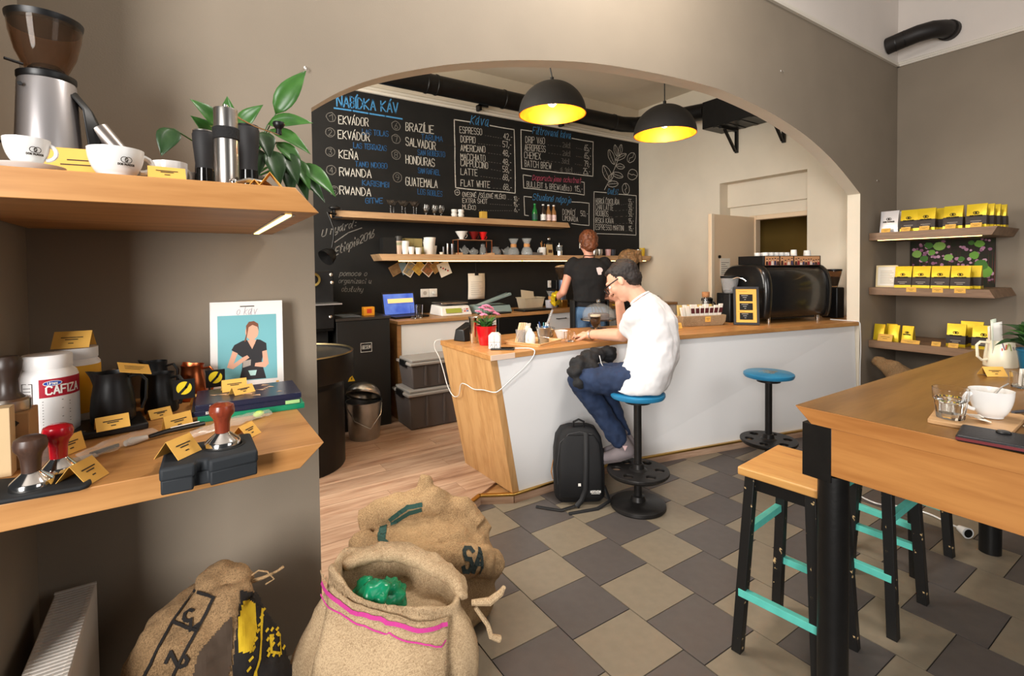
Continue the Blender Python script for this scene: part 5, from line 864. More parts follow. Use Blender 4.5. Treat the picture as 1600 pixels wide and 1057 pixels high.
t = T('flower_pot', 'glossy red pot of pink flowering kalanchoe on the counter', 'potted flower', (1.518, 2.61, Z)); MB().lathe([(0.042, 0), (0.044, 0.004), (0.052, 0.05), (0.062, 0.105), (0.066, 0.118), (0.063, 0.118), (0.055, 0.09), (0.001, 0.09)], 36).build('pot', M('red_ceramic', (196, 14, 30), 0.15, coat=0.6), t); MB().lathe([(0.056, 0.092), (0.03, 0.1), (0.001, 0.102)], 24).build('soil', M('soil', (50, 38, 28), 0.95), t)
rnd = random.Random(11); PINK = M('pink_petal', (244, 170, 196), 0.6, c2=(226, 120, 160), vs=90)
for k in range(26):
    a = k*2.4; r = 0.03+0.05*rnd.random(); e = Vector((r*1.25*math.cos(a), r*1.25*math.sin(a), 0.12+0.05*rnd.random())); b = Vector((0.02*math.cos(a), 0.02*math.sin(a), 0.10)); leaf(t, b, e, 0.019, GREENL if k % 3 else GREEND, 0.25, nrm=(0,0,1))
pet = None
for k, (x, y, z) in enumerate([(-0.035,-0.03,0.185), (-0.005,-0.035,0.21), (0.02,-0.01,0.225), (-0.02,0.01,0.222), (0.045,0.0,0.20), (0.01,0.02,0.23), (-0.045,0.01,0.20), (0.055,-0.03,0.185), (0.0,-0.02,0.235)]):
    if pet is None:
        mbp = MB()
        for q in range(14):
            a = q*2.4; rr = 0.021*math.sqrt(q/14); cx, cy, cz = rr*math.cos(a), rr*math.sin(a), 0.010*(1-(rr/0.021)**2)
            for m_ in range(4): mbp.ball((cx+0.005*math.cos(m_*1.57+q), cy+0.005*math.sin(m_*1.57+q), cz), (0.005,0.005,0.0025), 6, 4)
        pet = mbp.build('flower_head', PINK, t, (x,y,z)); h0 = pet
    else:
        h0 = pet.copy(); COL.objects.link(h0); h0.location = (x, y, z); h0.rotation_euler = (0.3*math.sin(k), 0.3*math.cos(k), k)
    MB().tube([(x*0.3, y*0.3, 0.1), (x, y, z)], 0.0015, 5).build('flower_stalk', GREENL, t)
t = T('sugar_box', 'small white lantern-like sugar box at the counter corner', 'box', (1.488, 2.462, Z), R_(-38)); MB().box(-0.033,-0.03,0,0.033,0.03,0.078).build('carton', WHITEM, t, bevel=0.003); MB().prism([(-0.033,0.078),(0.033,0.078),(0.02,0.09),(-0.02,0.09)], -0.03, 0.03, 'xz').build('folded_top', PAPER, t); ink(MB(), [[(0.0,0.0),(0.0,0.078)], [(-0.033,0.04),(0.033,0.04)]] + [[(-0.022+q*0.026,0.014),(-0.014+q*0.026,0.03),(-0.01+q*0.026,0.012)] for q in range(2)], planar((0,-0.03,0), (1,0,0), (0,0,1)), 0.003).build('print', M('grey_print', (150, 146, 144), 0.7), t)
t = T('smartphone', 'black smartphone charging on the counter corner', 'phone', (1.505, 2.402, Z), R_(-37)); MB().box(-0.068,-0.034,0,0.068,0.034,0.008).build('case', BLK, t, bevel=0.003); MB().box(-0.06,-0.031,0.0081,0.06,0.031,0.0085).build('screen', 'dark_screen', t)
tag(MB().tube(catmull([(1.562,2.36,0.856),(1.60,2.325,0.858),(1.625,2.29,0.857),(1.63,2.262,0.845),(1.61,2.258,0.81),(1.56,2.268,0.76),(1.47,2.272,0.70),(1.40,2.272,0.655),(1.37,2.285,0.645),(1.372,2.40,0.635),(1.377,2.52,0.615),(1.376,2.62,0.625),(1.38,2.69,0.61),(1.395,2.75,0.53),(1.402,2.84,0.505),(1.392,2.90,0.56),(1.377,2.93,0.66),(1.362,2.955,0.74),(1.340,2.975,0.80),(1.345,2.975,0.845),(1.38,2.965,0.8535)], 5), 0.0028, 8).build('charging_cable', WHITE), 'white charging cable looping down the oak counter end', 'cable')
t = T('serving_tray', 'small light wooden tray holding stirrers and a metal bucket', 'tray', (1.790, 2.497, Z), R_(22)); TRW = WOOD('tray_wood', (226, 186, 132), (204, 158, 104), 'x', 1.2); MB().prism([(-0.115,-0.13),(0.115,-0.13),(0.13,-0.115),(0.13,0.115),(0.115,0.13),(-0.115,0.13),(-0.13,0.115),(-0.13,-0.115)], 0, 0.006).build('base', TRW, t)
MB().loft([[(sx*a, sy*b, z) for sx, sy in ((-1,-1),(1,-1),(1,1),(-1,1))] for a, b, z in ((0.126,0.126,0.004),(0.134,0.134,0.018),(0.128,0.128,0.019),(0.12,0.12,0.006))], cap=False).build('rim', TRW, t, bevel=0.002)
Zt = Z + 0.0065
def glass(label, loc, r, h, rb=None, water=None, name='glass', cat='glass', group=None, facets=False, mat=GLASS, n=32):
    t = T(name, label, cat, loc, 0, group); rb = rb or r*0.8; MB().lathe([(rb*0.9, 0), (rb, 0.002), (r, h), (r-0.0018, h), (rb-0.002, 0.008), (0.001, 0.007)], n).build('body', mat, t)
    if water: MB().lathe([(rb-0.0025, 0.0085), (rb-0.0025+(r-rb)*water, h*water), (0.001, h*water)], n).build('water', M('water', (235, 240, 240), 0.02, trans=1.0, ior=1.33), t)
    return t
g1 = T('stirrer_cup', 'clear cup full of wooden stirrers on the tray', 'cup', (1.692, 2.495, Zt)); MB().lathe([(0.022, 0), (0.024, 0.002), (0.03, 0.085), (0.0285, 0.085), (0.022, 0.004), (0.001, 0.004)], 28).build('cup', CLEARP, g1)
for k in range(15): a = k*2.4; r1 = 0.014*math.sqrt(k/15); MB().obox((r1*math.cos(a)*1.4, r1*math.sin(a)*1.4, 0.066), (0.006, 0.0016, 0.122), (0.25*math.sin(a), 0.3*math.cos(a), a)).build('stirrer', M('birch', (232, 202, 160), 0.7), g1)
t = T('milk_bottle', 'small white lidded creamer pot on the tray', 'creamer', (1.735, 2.452, Zt)); MB().lathe([(0.028, 0), (0.031, 0.01), (0.031, 0.05), (0.022, 0.068), (0.012, 0.078), (0.01, 0.09), (0.001, 0.094)], 28).build('body', WHITE, t); handle(MB(), 0.03, 0.02, 0.06, 0.014, 0.004, R_(-150)).build('handle', WHITE, t)
t = T('sugar_pot', 'small white paper napkin bundle behind the creamer on the tray', 'napkins', (1.765, 2.53, Zt)); MB().lathe([(0.024, 0), (0.026, 0.004), (0.03, 0.06), (0.02, 0.095), (0.001, 0.1)], 20).build('folded_paper', PAPER, t); [MB().obox((0.01*math.cos(a), 0.01*math.sin(a), 0.09), (0.03, 0.002, 0.05), (0.3*math.cos(a), 0.3*math.sin(a), a)).build('sheet', PAPER, t) for a in (0, 1.3, 2.5)]
bk = T('metal_bucket', 'small galvanised bucket of straws on the tray', 'bucket', (1.80, 2.405, Zt)); MB().lathe([(0.03, 0), (0.032, 0.003), (0.036, 0.06), (0.0375, 0.062), (0.0375, 0.066), (0.044, 0.096), (0.046, 0.098), (0.0445, 0.1), (0.042, 0.096), (0.031, 0.006), (0.001, 0.006)], 36).build('pail', GALV, bk); MB().tube([(-0.045,0,0.09), (-0.05,-0.02,0.05), (0,-0.055,0.04), (0.05,-0.02,0.05), (0.045,0,0.09)], 0.0015, 6).build('bail', STEEL, bk)
for k, (c_, r_) in enumerate(((WHITE,0.003), (M('teal_straw', (90,150,150),0.5),0.003), (M('navy_straw',(40,70,130),0.5),0.003), (WHITE,0.003), (BLK,0.003), (WHITE,0.003), (M('grey_straw',(160,160,160),0.5),0.003))): a = k*0.9; MB().cyl((0.012*math.cos(a),0.012*math.sin(a),0.01), (0.034*math.cos(a),0.034*math.sin(a),0.118+0.006*(k % 3)), r_, n=8).build('straw', c_, bk)
MB().cyl((0.0,0.02,0.03), (0.075,0.005,0.2), 0.0065, n=12).build('wide_straw', CLEARP, bk); MB().obox((0.0,-0.02,0.098), (0.03,0.018,0.02), (0.3,0,0.4)).build('blue_packet', M('blue_packet', (60, 110, 160), 0.5), bk)
t = T('sugar_bowl', 'white bowl beside the wooden tray', 'bowl', (2.055, 2.55, Z)); MB().lathe([(0.024, 0), (0.026, 0.004), (0.044, 0.048), (0.046, 0.052), (0.043, 0.052), (0.025, 0.01), (0.001, 0.008)], 32).build('bowl', WHITE, t); MB().lathe([(0.036, 0.04), (0.001, 0.05)], 24).build('sugar_packets', M('brown_sugar', (196, 160, 110), 0.8), t)
t = T('wire_basket', 'small wire basket of packets behind the white bowl', 'basket', (2.02, 2.68, Z)); [MB().tube([(a*math.cos(q*0.449), a*math.sin(q*0.449), z) for q in range(15)], 0.0012, 5).build('wire_ring', BLK, t) for a, z in ((0.05,0.002),(0.058,0.03),(0.065,0.06))]; [MB().tube([(0.05*math.cos(q*0.785),0.05*math.sin(q*0.785),0.002), (0.065*math.cos(q*0.785),0.065*math.sin(q*0.785),0.06)], 0.0012, 5).build('wire_upright', BLK, t) for q in range(8)]; MB().lathe([(0.045,0.004),(0.055,0.05),(0.001,0.055)], 16).build('packets', M('packet_tan', (206, 180, 140), 0.8), t)
cup('clear glass mug lying beside the white bowl', (2.0, 2.40, Z), 0.034, 0.062, R_(-40), GLASS, name='glass_mug', cat='glass', rb=0.85)
t = T('irish_coffee', 'stemmed glass of black coffee with cream in front of the customer', 'glass', (2.455, 2.655, Z)); MB().lathe([(0.03, 0), (0.031, 0.002), (0.006, 0.008), (0.005, 0.03), (0.016, 0.036), (0.032, 0.062), (0.039, 0.095), (0.0395, 0.128), (0.038, 0.128), (0.0375, 0.095), (0.03, 0.064), (0.001, 0.04)], 32).build('glass', GLASS, t); MB().lathe([(0.012, 0.041), (0.0295, 0.066), (0.0368, 0.095), (0.0372, 0.112), (0.001, 0.112)], 32).build('coffee', M('black_coffee', (34, 14, 8), 0.1), t); MB().lathe([(0.0374, 0.1121), (0.0376, 0.123), (0.001, 0.125)], 32).build('cream', M('cream_top', (240, 226, 200), 0.7), t)
t = T('cake_dome', 'glass cake dome with round knob behind the coffee glass', 'cake dome', (2.62, 2.80, Z)); MB().lathe([(0.06, 0), (0.062, 0.004), (0.018, 0.012), (0.014, 0.05), (0.05, 0.062), (0.135, 0.066), (0.137, 0.074), (0.001, 0.072)], 40).build('stand', GLASS, t); MB().lathe([(0.122, 0.076), (0.122, 0.10)] + [(0.122*math.cos(k*math.pi/2/9), 0.10+0.095*math.sin(k*math.pi/2/9)) for k in range(1, 9)] + [(0.006, 0.195)], 44, cap=False).build('dome', M('thin_glass', (235, 240, 240), 0.03, alpha=0.13, coat=0.8), t); MB().ball((0,0,0.209), (0.016,0.016,0.014)).build('knob', GLASS, t); MB().lathe([(0.08, 0.0745), (0.08, 0.11), (0.07, 0.116), (0.001, 0.118)], 30).build('cake', M('dark_cake', (82, 56, 44), 0.8, bump=0.4, bs=60), t)
t = T('note_paper', 'folded cream paper under the customer\'s hand', 'paper', (2.34, 2.50, Z), R_(15)); MB().box(-0.07,-0.05,0,0.07,0.05,0.002).build('sheet', PAPER, t); MB().add([(-0.06,-0.04,0.002),(0.06,-0.04,0.002),(0.06,0.0,0.022),(-0.06,0.0,0.022),(0.06,0.04,0.002),(-0.06,0.04,0.002)], [(0,1,2,3),(3,2,4,5)]).build('fold', PAPER, t, solid=0.0008, smooth=False)
# right half of the counter
PKT = M('packet_white', (238, 232, 220), 0.6); MAR = M('packet_maroon', (84, 30, 34), 0.6)
t = T('burlap_basket', 'low burlap basket of bar packets on the counter', 'basket', (3.375, 2.46, Z), R_(-17)); BUR = BURLAP('basket_burlap', (176, 150, 116), (132, 106, 76)); MB().loft([[(sx*a, sy*b, z) for sx, sy in ((-1,-1),(-0.5,-1.06),(0.5,-1.06),(1,-1),(1.04,0),(1,1),(-1,1),(-1.04,0))] for a, b, z in ((0.175,0.06,0),(0.195,0.07,0.03),(0.2,0.075,0.082),(0.19,0.066,0.084),(0.185,0.06,0.03),(0.17,0.055,0.01))]).build('basket', BUR, t, bevel=0.004)
plate_card('yellow price card pinned on the burlap basket', 3.36, 2.368, Z+0.035, R_(-17), 0.05, 0.042, tilt=4, group=None)
for k in range(9):
    x = -0.148 + k*0.037; o = T('snack_bar', ORD[k] + ' wrapped bar from the left in the front row of the burlap basket', 'snack bar', (3.375 + x*0.956 + 0.01*0.29, 2.46 - x*0.292 - 0.02, Z+0.012), R_(-17), 'wrapped bars in the burlap basket'); lean = (k-4)*0.008
    MB().hexa([(-0.0175,-0.007,0),(0.0175,-0.007,0),(0.0175,0.007,0),(-0.0175,0.007,0)], [(-0.0175+lean,-0.012,0.135+0.01*(k % 3)),(0.0175+lean,-0.012,0.135+0.01*(k % 3)),(0.0175+lean,0.004,0.135+0.01*(k % 3)),(-0.0175+lean,0.004,0.135+0.01*(k % 3))]).build('wrapper', PKT, o, bevel=0.002)
    if k > 1: MB().hexa([(-0.016+lean*0.6,-0.0111,0.085),(0.017+lean*0.6,-0.0111,0.085),(0.017+lean*0.6,-0.0105,0.085),(-0.016+lean*0.6,-0.0105,0.085)], [(-0.016+lean*0.9,-0.0128,0.125),(0.017+lean*0.9,-0.0128,0.125),(0.017+lean*0.9,-0.012,0.125),(-0.016+lean*0.9,-0.012,0.125)]).build('maroon_label', MAR, o)
for k in range(7):
    x = -0.15 + k*0.047; o = tag(MB().hexa([(-0.02,-0.008,0),(0.02,-0.008,0),(0.02,0.008,0),(-0.02,0.008,0)], [(-0.02,-0.006,0.15),(0.02,-0.006,0.15),(0.02,0.006,0.15),(-0.02,0.006,0.15)]).build('paper_sachet', PKT if k % 2 else M('packet_gold', (206, 176, 106), 0.5), None, (3.375+x*0.956+0.007, 2.485-x*0.292, Z+0.012), (R_(-6), 0, R_(-17)), bevel=0.002), ORD[k] + ' paper sachet from the left in the back row of the burlap basket', 'sachet', 'sachets in the burlap basket')
for k, (x, y) in enumerate(((3.165,2.60), (3.20,2.66))): glass('short clear jar of sweets left of the burlap basket' if k == 0 else 'clear tumbler behind the jar of sweets', (x, y, Z), 0.034, 0.12, 0.03)
plate_card('small yellow price card in front of the jar of sweets', 3.06, 2.40, Z+0.002, R_(-17), 0.055, 0.045, tilt=-20, group=None)
t = T('cork_bottle', 'clear glass bottle with a cork behind the burlap basket', 'bottle', (3.66, 2.60, Z)); MB().lathe([(0.038, 0), (0.04, 0.004), (0.04, 0.10), (0.034, 0.14), (0.026, 0.18), (0.025, 0.215), (0.023, 0.215), (0.024, 0.18), (0.032, 0.14), (0.037, 0.10), (0.037, 0.008), (0.001, 0.008)], 32).build('bottle', GLASS, t); MB().lathe([(0.027, 0.205), (0.031, 0.212), (0.031, 0.245), (0.028, 0.25), (0.001, 0.251)], 24).build('cork', M('cork', (170, 118, 76), 0.9, var=0.2, vs=60), t)
t = T('black_brewer', 'black and steel coffee press between bottle and grinder', 'coffee press', (3.77, 2.665, Z)); MB().lathe([(0.04, 0), (0.042, 0.004), (0.042, 0.17), (0.04, 0.172), (0.001, 0.172)], 28).build('jar', STEEL, t); MB().lathe([(0.045, 0.165), (0.048, 0.17), (0.046, 0.188), (0.03, 0.198), (0.001, 0.2)], 28).build('lid', BLK, t); MB().lathe([(0.008, 0.198), (0.007, 0.225), (0.012, 0.232), (0.001, 0.244)], 16).build('knob', BLK, t); handle(MB(), 0.042, 0.04, 0.16, 0.035, 0.007, R_(-60)).build('handle', BLK, t)
t = T('coffee_grinder', 'black coffee grinder with clear hopper left of the espresso machine', 'coffee grinder', (3.80, 2.47, Z), R_(-16)); MB().prism([(-0.055,-0.07),(0.055,-0.07),(0.06,-0.06),(0.06,0.09),(-0.06,0.09),(-0.06,-0.06)], 0, 0.24).build('body', BLK, t, bevel=0.008); MB().lathe([(0.045, 0.24), (0.05, 0.25), (0.068, 0.34), (0.07, 0.365), (0.066, 0.365), (0.046, 0.252)], 32, cap=False).build('hopper', CLEARP, t); MB().lathe([(0.07, 0.365), (0.074, 0.37), (0.074, 0.382), (0.001, 0.388)], 32).build('hopper_lid', BLK, t); MB().lathe([(0.043, 0.244), (0.048, 0.262), (0.001, 0.268)], 24).build('beans', 'dark_beans', t); MB().tube([(-0.03,-0.07,0.36), (-0.01,-0.10,0.372), (0.02,-0.13,0.36), (0.03,-0.15,0.34)], 0.005, 8).build('steam_pipe', CHROME, t)
t = T('menu_frame', 'black framed yellow notice with three black labels', 'picture frame', (3.60, 2.305, Z+0.0025), R_(-50)); t.rotation_euler = (R_(-8), 0, R_(-50)); W_, H_ = 0.185, 0.30
for a in ((0,0,W_,0.018),(0,H_-0.018,W_,H_),(0,0.018,0.018,H_-0.018),(W_-0.018,0.018,W_,H_-0.018)): MB().box(a[0],-0.008,a[1],a[2],0.008,a[3]).build('frame_bar', M('frame_black', (40, 38, 40), 0.4), t, bevel=0.001)
sh_ = MB().box(0.018,-0.002,0.018,W_-0.018,0.006,H_-0.018).build('yellow_sheet', KRAFT, t)
for z0 in (0.04, 0.115, 0.185): lb_ = MB().box(0.045,-0.003,z0,0.14,-0.0021,z0+0.055).build('black_label', BLKM, sh_); ink(MB(), [[(0.015,0.045),(0.06,0.045)],[(0.025,0.03),(0.05,0.03)],[(0.035,0.014),(0.045,0.014)]], planar((0.045,-0.003,z0), (1,0,0), (0,0,1)), 0.004).build('label_text', M('grey_text', (170, 168, 164), 0.7), lb_)
ink(MB(), [[(0.04,0.262),(0.10,0.262)], [(0.035,0.103),(0.08,0.103)]], planar((0,-0.002,0), (1,0,0), (0,0,1)), 0.003).build('sheet_text', M('orange_text', (200, 120, 40), 0.7), sh_); MB().obox((W_/2,0.05,0.13), (0.05,0.003,0.26), (R_(-16),0,0)).build('easel_back', BLKM, t)
# espresso machine
t = T('espresso_machine', 'large black espresso machine with rounded shell and photo rail', 'espresso machine', (3.80, 2.175, Z), R_(-14)); GB = M('machine_black', (18, 17, 17), 0.28, coat=0.35)
prof = [(0.02,0.05),(0.0,0.09),(-0.012,0.2),(-0.01,0.32),(0.012,0.40),(0.05,0.445),(0.11,0.465),(0.32,0.465),(0.40,0.44),(0.45,0.38),(0.47,0.28),(0.44,0.17),(0.36,0.12),(0.36,0.05)]
PP = catmull(prof + [prof[0]], 3)[:-1]; cxp = sum(p[0] for p in PP)/len(PP); czp = sum(p[1] for p in PP)/len(PP)
def ringp(x, s): return [(x, cxp + (p[0]-cxp)*s, czp + (p[1]-czp)*s) for p in PP]
MB().loft([ringp(0.045, 0.9), ringp(0.05, 0.97), ringp(0.062, 1.0), ringp(0.67, 1.0), ringp(0.682, 0.97), ringp(0.687, 0.9)]).build('body', GB, t, ang=50)
for xs, sg in ((0.0, 1), (0.73, -1)): MB().loft([ringp(xs, 0.90), ringp(xs + sg*0.008, 0.98), ringp(xs + sg*0.03, 1.045), ringp(xs + sg*0.055, 1.05), ringp(xs + sg*0.068, 1.02)]).build('side_shell', GB, t, ang=50)
MB().box(0.06,0.06,0.46,0.68,0.068,0.545).box(0.06,0.068,0.46,0.068,0.33,0.545).box(0.672,0.068,0.46,0.68,0.33,0.545).build('cup_rail', BLK, t, bevel=0.002); MB().box(0.069,0.069,0.462,0.671,0.33,0.520).build('cup_warmer', STEEL, t)
PHB = M('photo_bg', (206, 150, 104), 0.5); PHS = [M('photo_skin', (226, 176, 150), 0.5), M('photo_dark', (60, 30, 34), 0.5), M('photo_red', (150, 44, 54), 0.5), M('photo_white', (230, 214, 206), 0.5), M('photo_blue', (62, 60, 92), 0.5)]; rnd = random.Random(5)
for x0, x1 in ((0.075, 0.22), (0.235, 0.37), (0.385, 0.665)):
    ph = MB().box(x0,0.0575,0.468,x1,0.0599,0.54).build('photo_print', PHB, t); n = int((x1-x0)/0.028)
    for k in range(n):
        px = x0 + 0.016 + k*(x1-x0-0.03)/max(1,n-1); hz = 0.505 + rnd.uniform(-0.006,0.012)
        MB().add([(px-0.014,0.057,0.469),(px+0.014,0.057,0.469),(px+0.01,0.057,hz-0.012),(px-0.01,0.057,hz-0.012)], [(0,1,2,3)]).build('printed_figure', PHS[1+k % 4], ph, smooth=False); MB().add([(px+a,0.0568,hz+b) for a, b in ring(0,0,0.0075,10,0.0095)[:-1]], [tuple(range(10))]).build('printed_face', PHS[0], ph, smooth=False); MB().add([(px-0.008,0.0566,hz+0.002),(px+0.008,0.0566,hz+0.002),(px+0.006,0.0566,hz+0.011),(px-0.006,0.0566,hz+0.011)], [(0,1,2,3)]).build('printed_hair', PHS[1], ph, smooth=False)
for x in (0.10, 0.63):
    for y in (0.05, 0.32): MB().cyl((x,y,0.0), (x,y,0.055), 0.014, n=16).build('foot', CHROME, t)
MB().box(0.09,0.05,0.03,0.6,0.36,0.06).build('drip_tray', BLKMET, t); [MB().cyl((x,0.40,0.20), (x,0.40,0.25), 0.032).cyl((x,0.40,0.21),(x,0.54,0.20),0.011).build('group_head', CHROME, t) for x in (0.2, 0.42)]
mt = Matrix.Translation((3.80, 2.175, Z)) @ Euler((0,0,R_(-14))).to_matrix().to_4x4()
for k, (x, y, zz, r, h, lb) in enumerate([(0.435,0.11,0.5203,0.026,0.075,'paper cup upside down on the espresso machine, left one'), (0.585,0.11,0.5203,0.03,0.07,'paper cup upside down on the espresso machine, right one')]):
    p = mt @ Vector((x, y, zz)); t2 = T('paper_cup', lb, 'cup', p, 0, None); MB().lathe([(r, 0), (r*1.02, 0.003), (r*0.82, h), (r*0.78, h), (0.001, h-0.002)], 28).build('cup', WHITEM, t2); MB().lathe([(r*0.7, h-0.016), (r*0.78, h-0.0005)], 28, cap=False).build('base_rim', WHITEM, t2)
for k in range(7):
    p = mt @ Vector((0.12 + (k % 5)*0.055, 0.10 + (k//5)*0.08, 0.5203)); cup('white espresso cup, ' + ORD[k] + ' of those standing behind the espresso machine photo rail', p, 0.026, 0.052, k*1.1, group='cups warming on the espresso machine')
t = T('coffee_grinder', 'black coffee grinder wedged between espresso machine and arch', 'coffee grinder', (4.77, 2.10, Z), R_(-14)); MB().prism([(-0.045,-0.07),(0.045,-0.07),(0.05,0.08),(-0.05,0.08)], 0, 0.27).build('body', BLK, t, bevel=0.01); MB().lathe([(0.03, 0.27), (0.034, 0.28), (0.062, 0.40), (0.062, 0.41), (0.058, 0.41), (0.03, 0.285)], 28, cap=False).build('hopper', SMOKE, t); MB().lathe([(0.063, 0.41), (0.066, 0.415), (0.064, 0.428), (0.001, 0.43)], 28).build('hopper_lid', BLK, t); MB().lathe([(0.03, 0.283), (0.05, 0.36), (0.001, 0.365)], 24).build('beans', 'dark_beans', t)
tag(MB().tube(catmull([(4.535,2.02,0.856),(4.53,1.90,0.856),(4.532,1.82,0.857),(4.54,1.803,0.845),(4.545,1.80,0.80),(4.555,1.80,0.62),(4.545,1.80,0.45),(4.55,1.80,0.006)], 4), 0.004, 6).build('power_cable', WHITE), 'pale power cable hanging down the right arch edge', 'cable')
# ================================================================== back bar things
Z = 0.8855
t = T('laptop', 'open laptop with a blue screen on the black cabinet end', 'laptop', (1.66, 4.30, Z), R_(8)); MB().box(-0.17,-0.12,0,0.17,0.12,0.018).build('base', BLK, t, bevel=0.003); sc = MB().obox((0,0.135,0.115), (0.34,0.012,0.22), (R_(-12),0,0)).build('lid', BLK, t); MB().obox((0,0.1275,0.115), (0.31,0.003,0.19), (R_(-12),0,0)).build('screen', M('screen_blue', (60, 90, 190), 0.2, emis=(70, 100, 210), es=0.55, c2=(120, 160, 230), vs=8), sc); MB().obox((0.01,0.121,0.145), (0.26,0.002,0.04), (R_(-12),0,0)).build('screen_banner', M('screen_amber', (240, 200, 130), 0.3, emis=(250, 210, 140), es=0.8), sc)
o = T('orange_card_box', 'small orange box on the black cabinet', 'box', (1.245, 4.08, 0.9425)); MB().box(-0.045,-0.03,0,0.045,0.03,0.07).build('box', M('amber_box', (226, 150, 30), 0.5), o, bevel=0.002); MB().box(-0.02,-0.031,0.02,0.02,-0.03,0.055).build('red_print', M('red_print', (206, 60, 30), 0.6), o)
tag(MB().box(1.02,4.02,0.9425,1.17,4.30,0.9445).build('document', M('bluish_paper', (120, 130, 140), 0.4)), 'flat grey document on top of the black cabinet', 'paper')
for x, y, lb in ((1.66, 4.12, 'clear tumbler standing before the laptop, left one'), (1.73, 4.16, 'clear tumbler standing before the laptop, right one')): glass(lb, (x, y, Z), 0.031, 0.12, 0.026)
t = T('kitchen_scale', 'white shop scale with green display on the back worktop', 'scale', (2.10, 4.28, Z)); MB().hexa([(-0.16,-0.14,0),(0.16,-0.14,0),(0.16,0.14,0),(-0.16,0.14,0)], [(-0.145,-0.10,0.085),(0.145,-0.10,0.085),(0.145,0.13,0.095),(-0.145,0.13,0.095)]).build('housing', WHITEM, t, bevel=0.008); MB().box(-0.14,-0.09,0.105,0.14,0.13,0.118).build('pan', STEEL, t, bevel=0.003); MB().cyl((0,0.02,0.085),(0,0.02,0.106),0.03).build('pan_post', BLK, t); MB().obox((-0.03,-0.126,0.045), (0.16,0.004,0.045), (R_(-25),0,0)).build('display', M('lcd_green', (150, 160, 60), 0.3, emis=(150, 160, 50), es=0.15), t); [MB().obox((0.085+0.028*(q % 2),-0.126+0.008*(q//2),0.036+0.018*(q//2)), (0.02,0.004,0.011), (R_(-25),0,0)).build('key', M('key_%d' % (q % 3), ((200,80,70),(70,110,180),(190,190,190))[q % 3], 0.5), t) for q in range(4)]
t = T('vacuum_sealer', 'open grey bag sealer with raised lever on the back worktop', 'bag sealer', (2.52, 4.24, Z), R_(6)); SG = M('sealer_grey', (136, 158, 158), 0.4); MB().hexa([(-0.2,-0.1,0),(0.2,-0.1,0),(0.2,0.12,0),(-0.2,0.12,0)], [(-0.19,-0.07,0.07),(0.19,-0.07,0.07),(0.19,0.1,0.08),(-0.19,0.1,0.08)]).build('base', SG, t, bevel=0.006); MB().hexa([(-0.2,-0.08,0.082),(-0.17,-0.08,0.074),(-0.17,0.0,0.074),(-0.2,0.0,0.082)], [(0.2,-0.08,0.19),(0.21,-0.08,0.165),(0.21,0.0,0.165),(0.2,0.0,0.19)]).build('lever', SG, t, bevel=0.004); MB().box(0.06,-0.05,0.192,0.22,-0.03,0.204).build('lever_grip', BLK, t); MB().box(-0.18,-0.071,0.071,0.18,-0.05,0.0755).build('seal_bar', BLK, t)
tag(MB().obox((2.45,4.05,Z+0.006), (0.32,0.12,0.012), (0,0,0.1)).build('black_tray', BLK, None, bevel=0.003), 'flat black tray in front of the bag sealer', 'tray'); tag(MB().obox((2.95,4.12,Z+0.010), (0.36,0.18,0.02), (0,0,0.06)).build('black_tray', BLK, None, bevel=0.006), 'flat black tray in front of the plastic tub', 'tray')
t = T('plastic_tub', 'translucent plastic tub with its lid stuck in at an angle', 'tub', (3.12, 4.40, Z)); TUBM = M('frosted_plastic', (226, 214, 190), 0.35, trans=0.45, ior=1.1); MB().loft([[(sx*a, sy*b, z) for sx, sy in ((-1,-1),(1,-1),(1,1),(-1,1))] for a, b, z in ((0.11,0.07,0),(0.13,0.085,0.11),(0.138,0.09,0.112),(0.138,0.09,0.12),(0.127,0.082,0.12),(0.107,0.067,0.006))]).build('tub', TUBM, t, bevel=0.004); MB().obox((-0.02,0.02,0.11), (0.17,0.005,0.17), (R_(-20),R_(8),0)).build('lid', TUBM, t, bevel=0.002)
cup('grey mug on the back worktop left of the bartender', (3.19, 4.15, Z), 0.045, 0.095, 0, M('grey_mug', (170, 168, 178), 0.35), name='mug', rb=0.8)
def chemex(label, loc, s=1.0, coffee=True):
    t = T('pour_over_carafe', label, 'carafe', loc); pr = [(0.04,0),(0.062,0.006),(0.066,0.03),(0.05,0.075),(0.026,0.1),(0.024,0.108),(0.034,0.135),(0.058,0.185)]; pr = [(a*s, b*s) for a, b in pr]; MB().lathe(pr + [(a-0.002*s, b) for a, b in reversed(pr[1:])], 30, cap=False).build('glass', M('thin_glass', (235,240,240), 0.03, alpha=0.13, coat=0.8), t); MB().lathe([(0.03*s,0.088*s),(0.034*s,0.092*s),(0.034*s,0.122*s),(0.03*s,0.126*s)], 24, cap=False).build('wood_collar', M('collar_wood', (196, 140, 84), 0.6), t)
    return t
cc = chemex('pour over carafe with a gold cone beside the black grinder', (3.33, 4.30, Z), 1.0); MB().lathe([(0.012,0.125),(0.06,0.20),(0.058,0.2),(0.01,0.128)], 24).build('cone', BLK, cc)
tag(MB().box(-0.04,-0.03,0,0.04,0.03,0.085).build('gold_tin', GOLD, None, (3.43, 4.22, Z), bevel=0.003), 'gold tin beside the pour over carafe', 'tin')
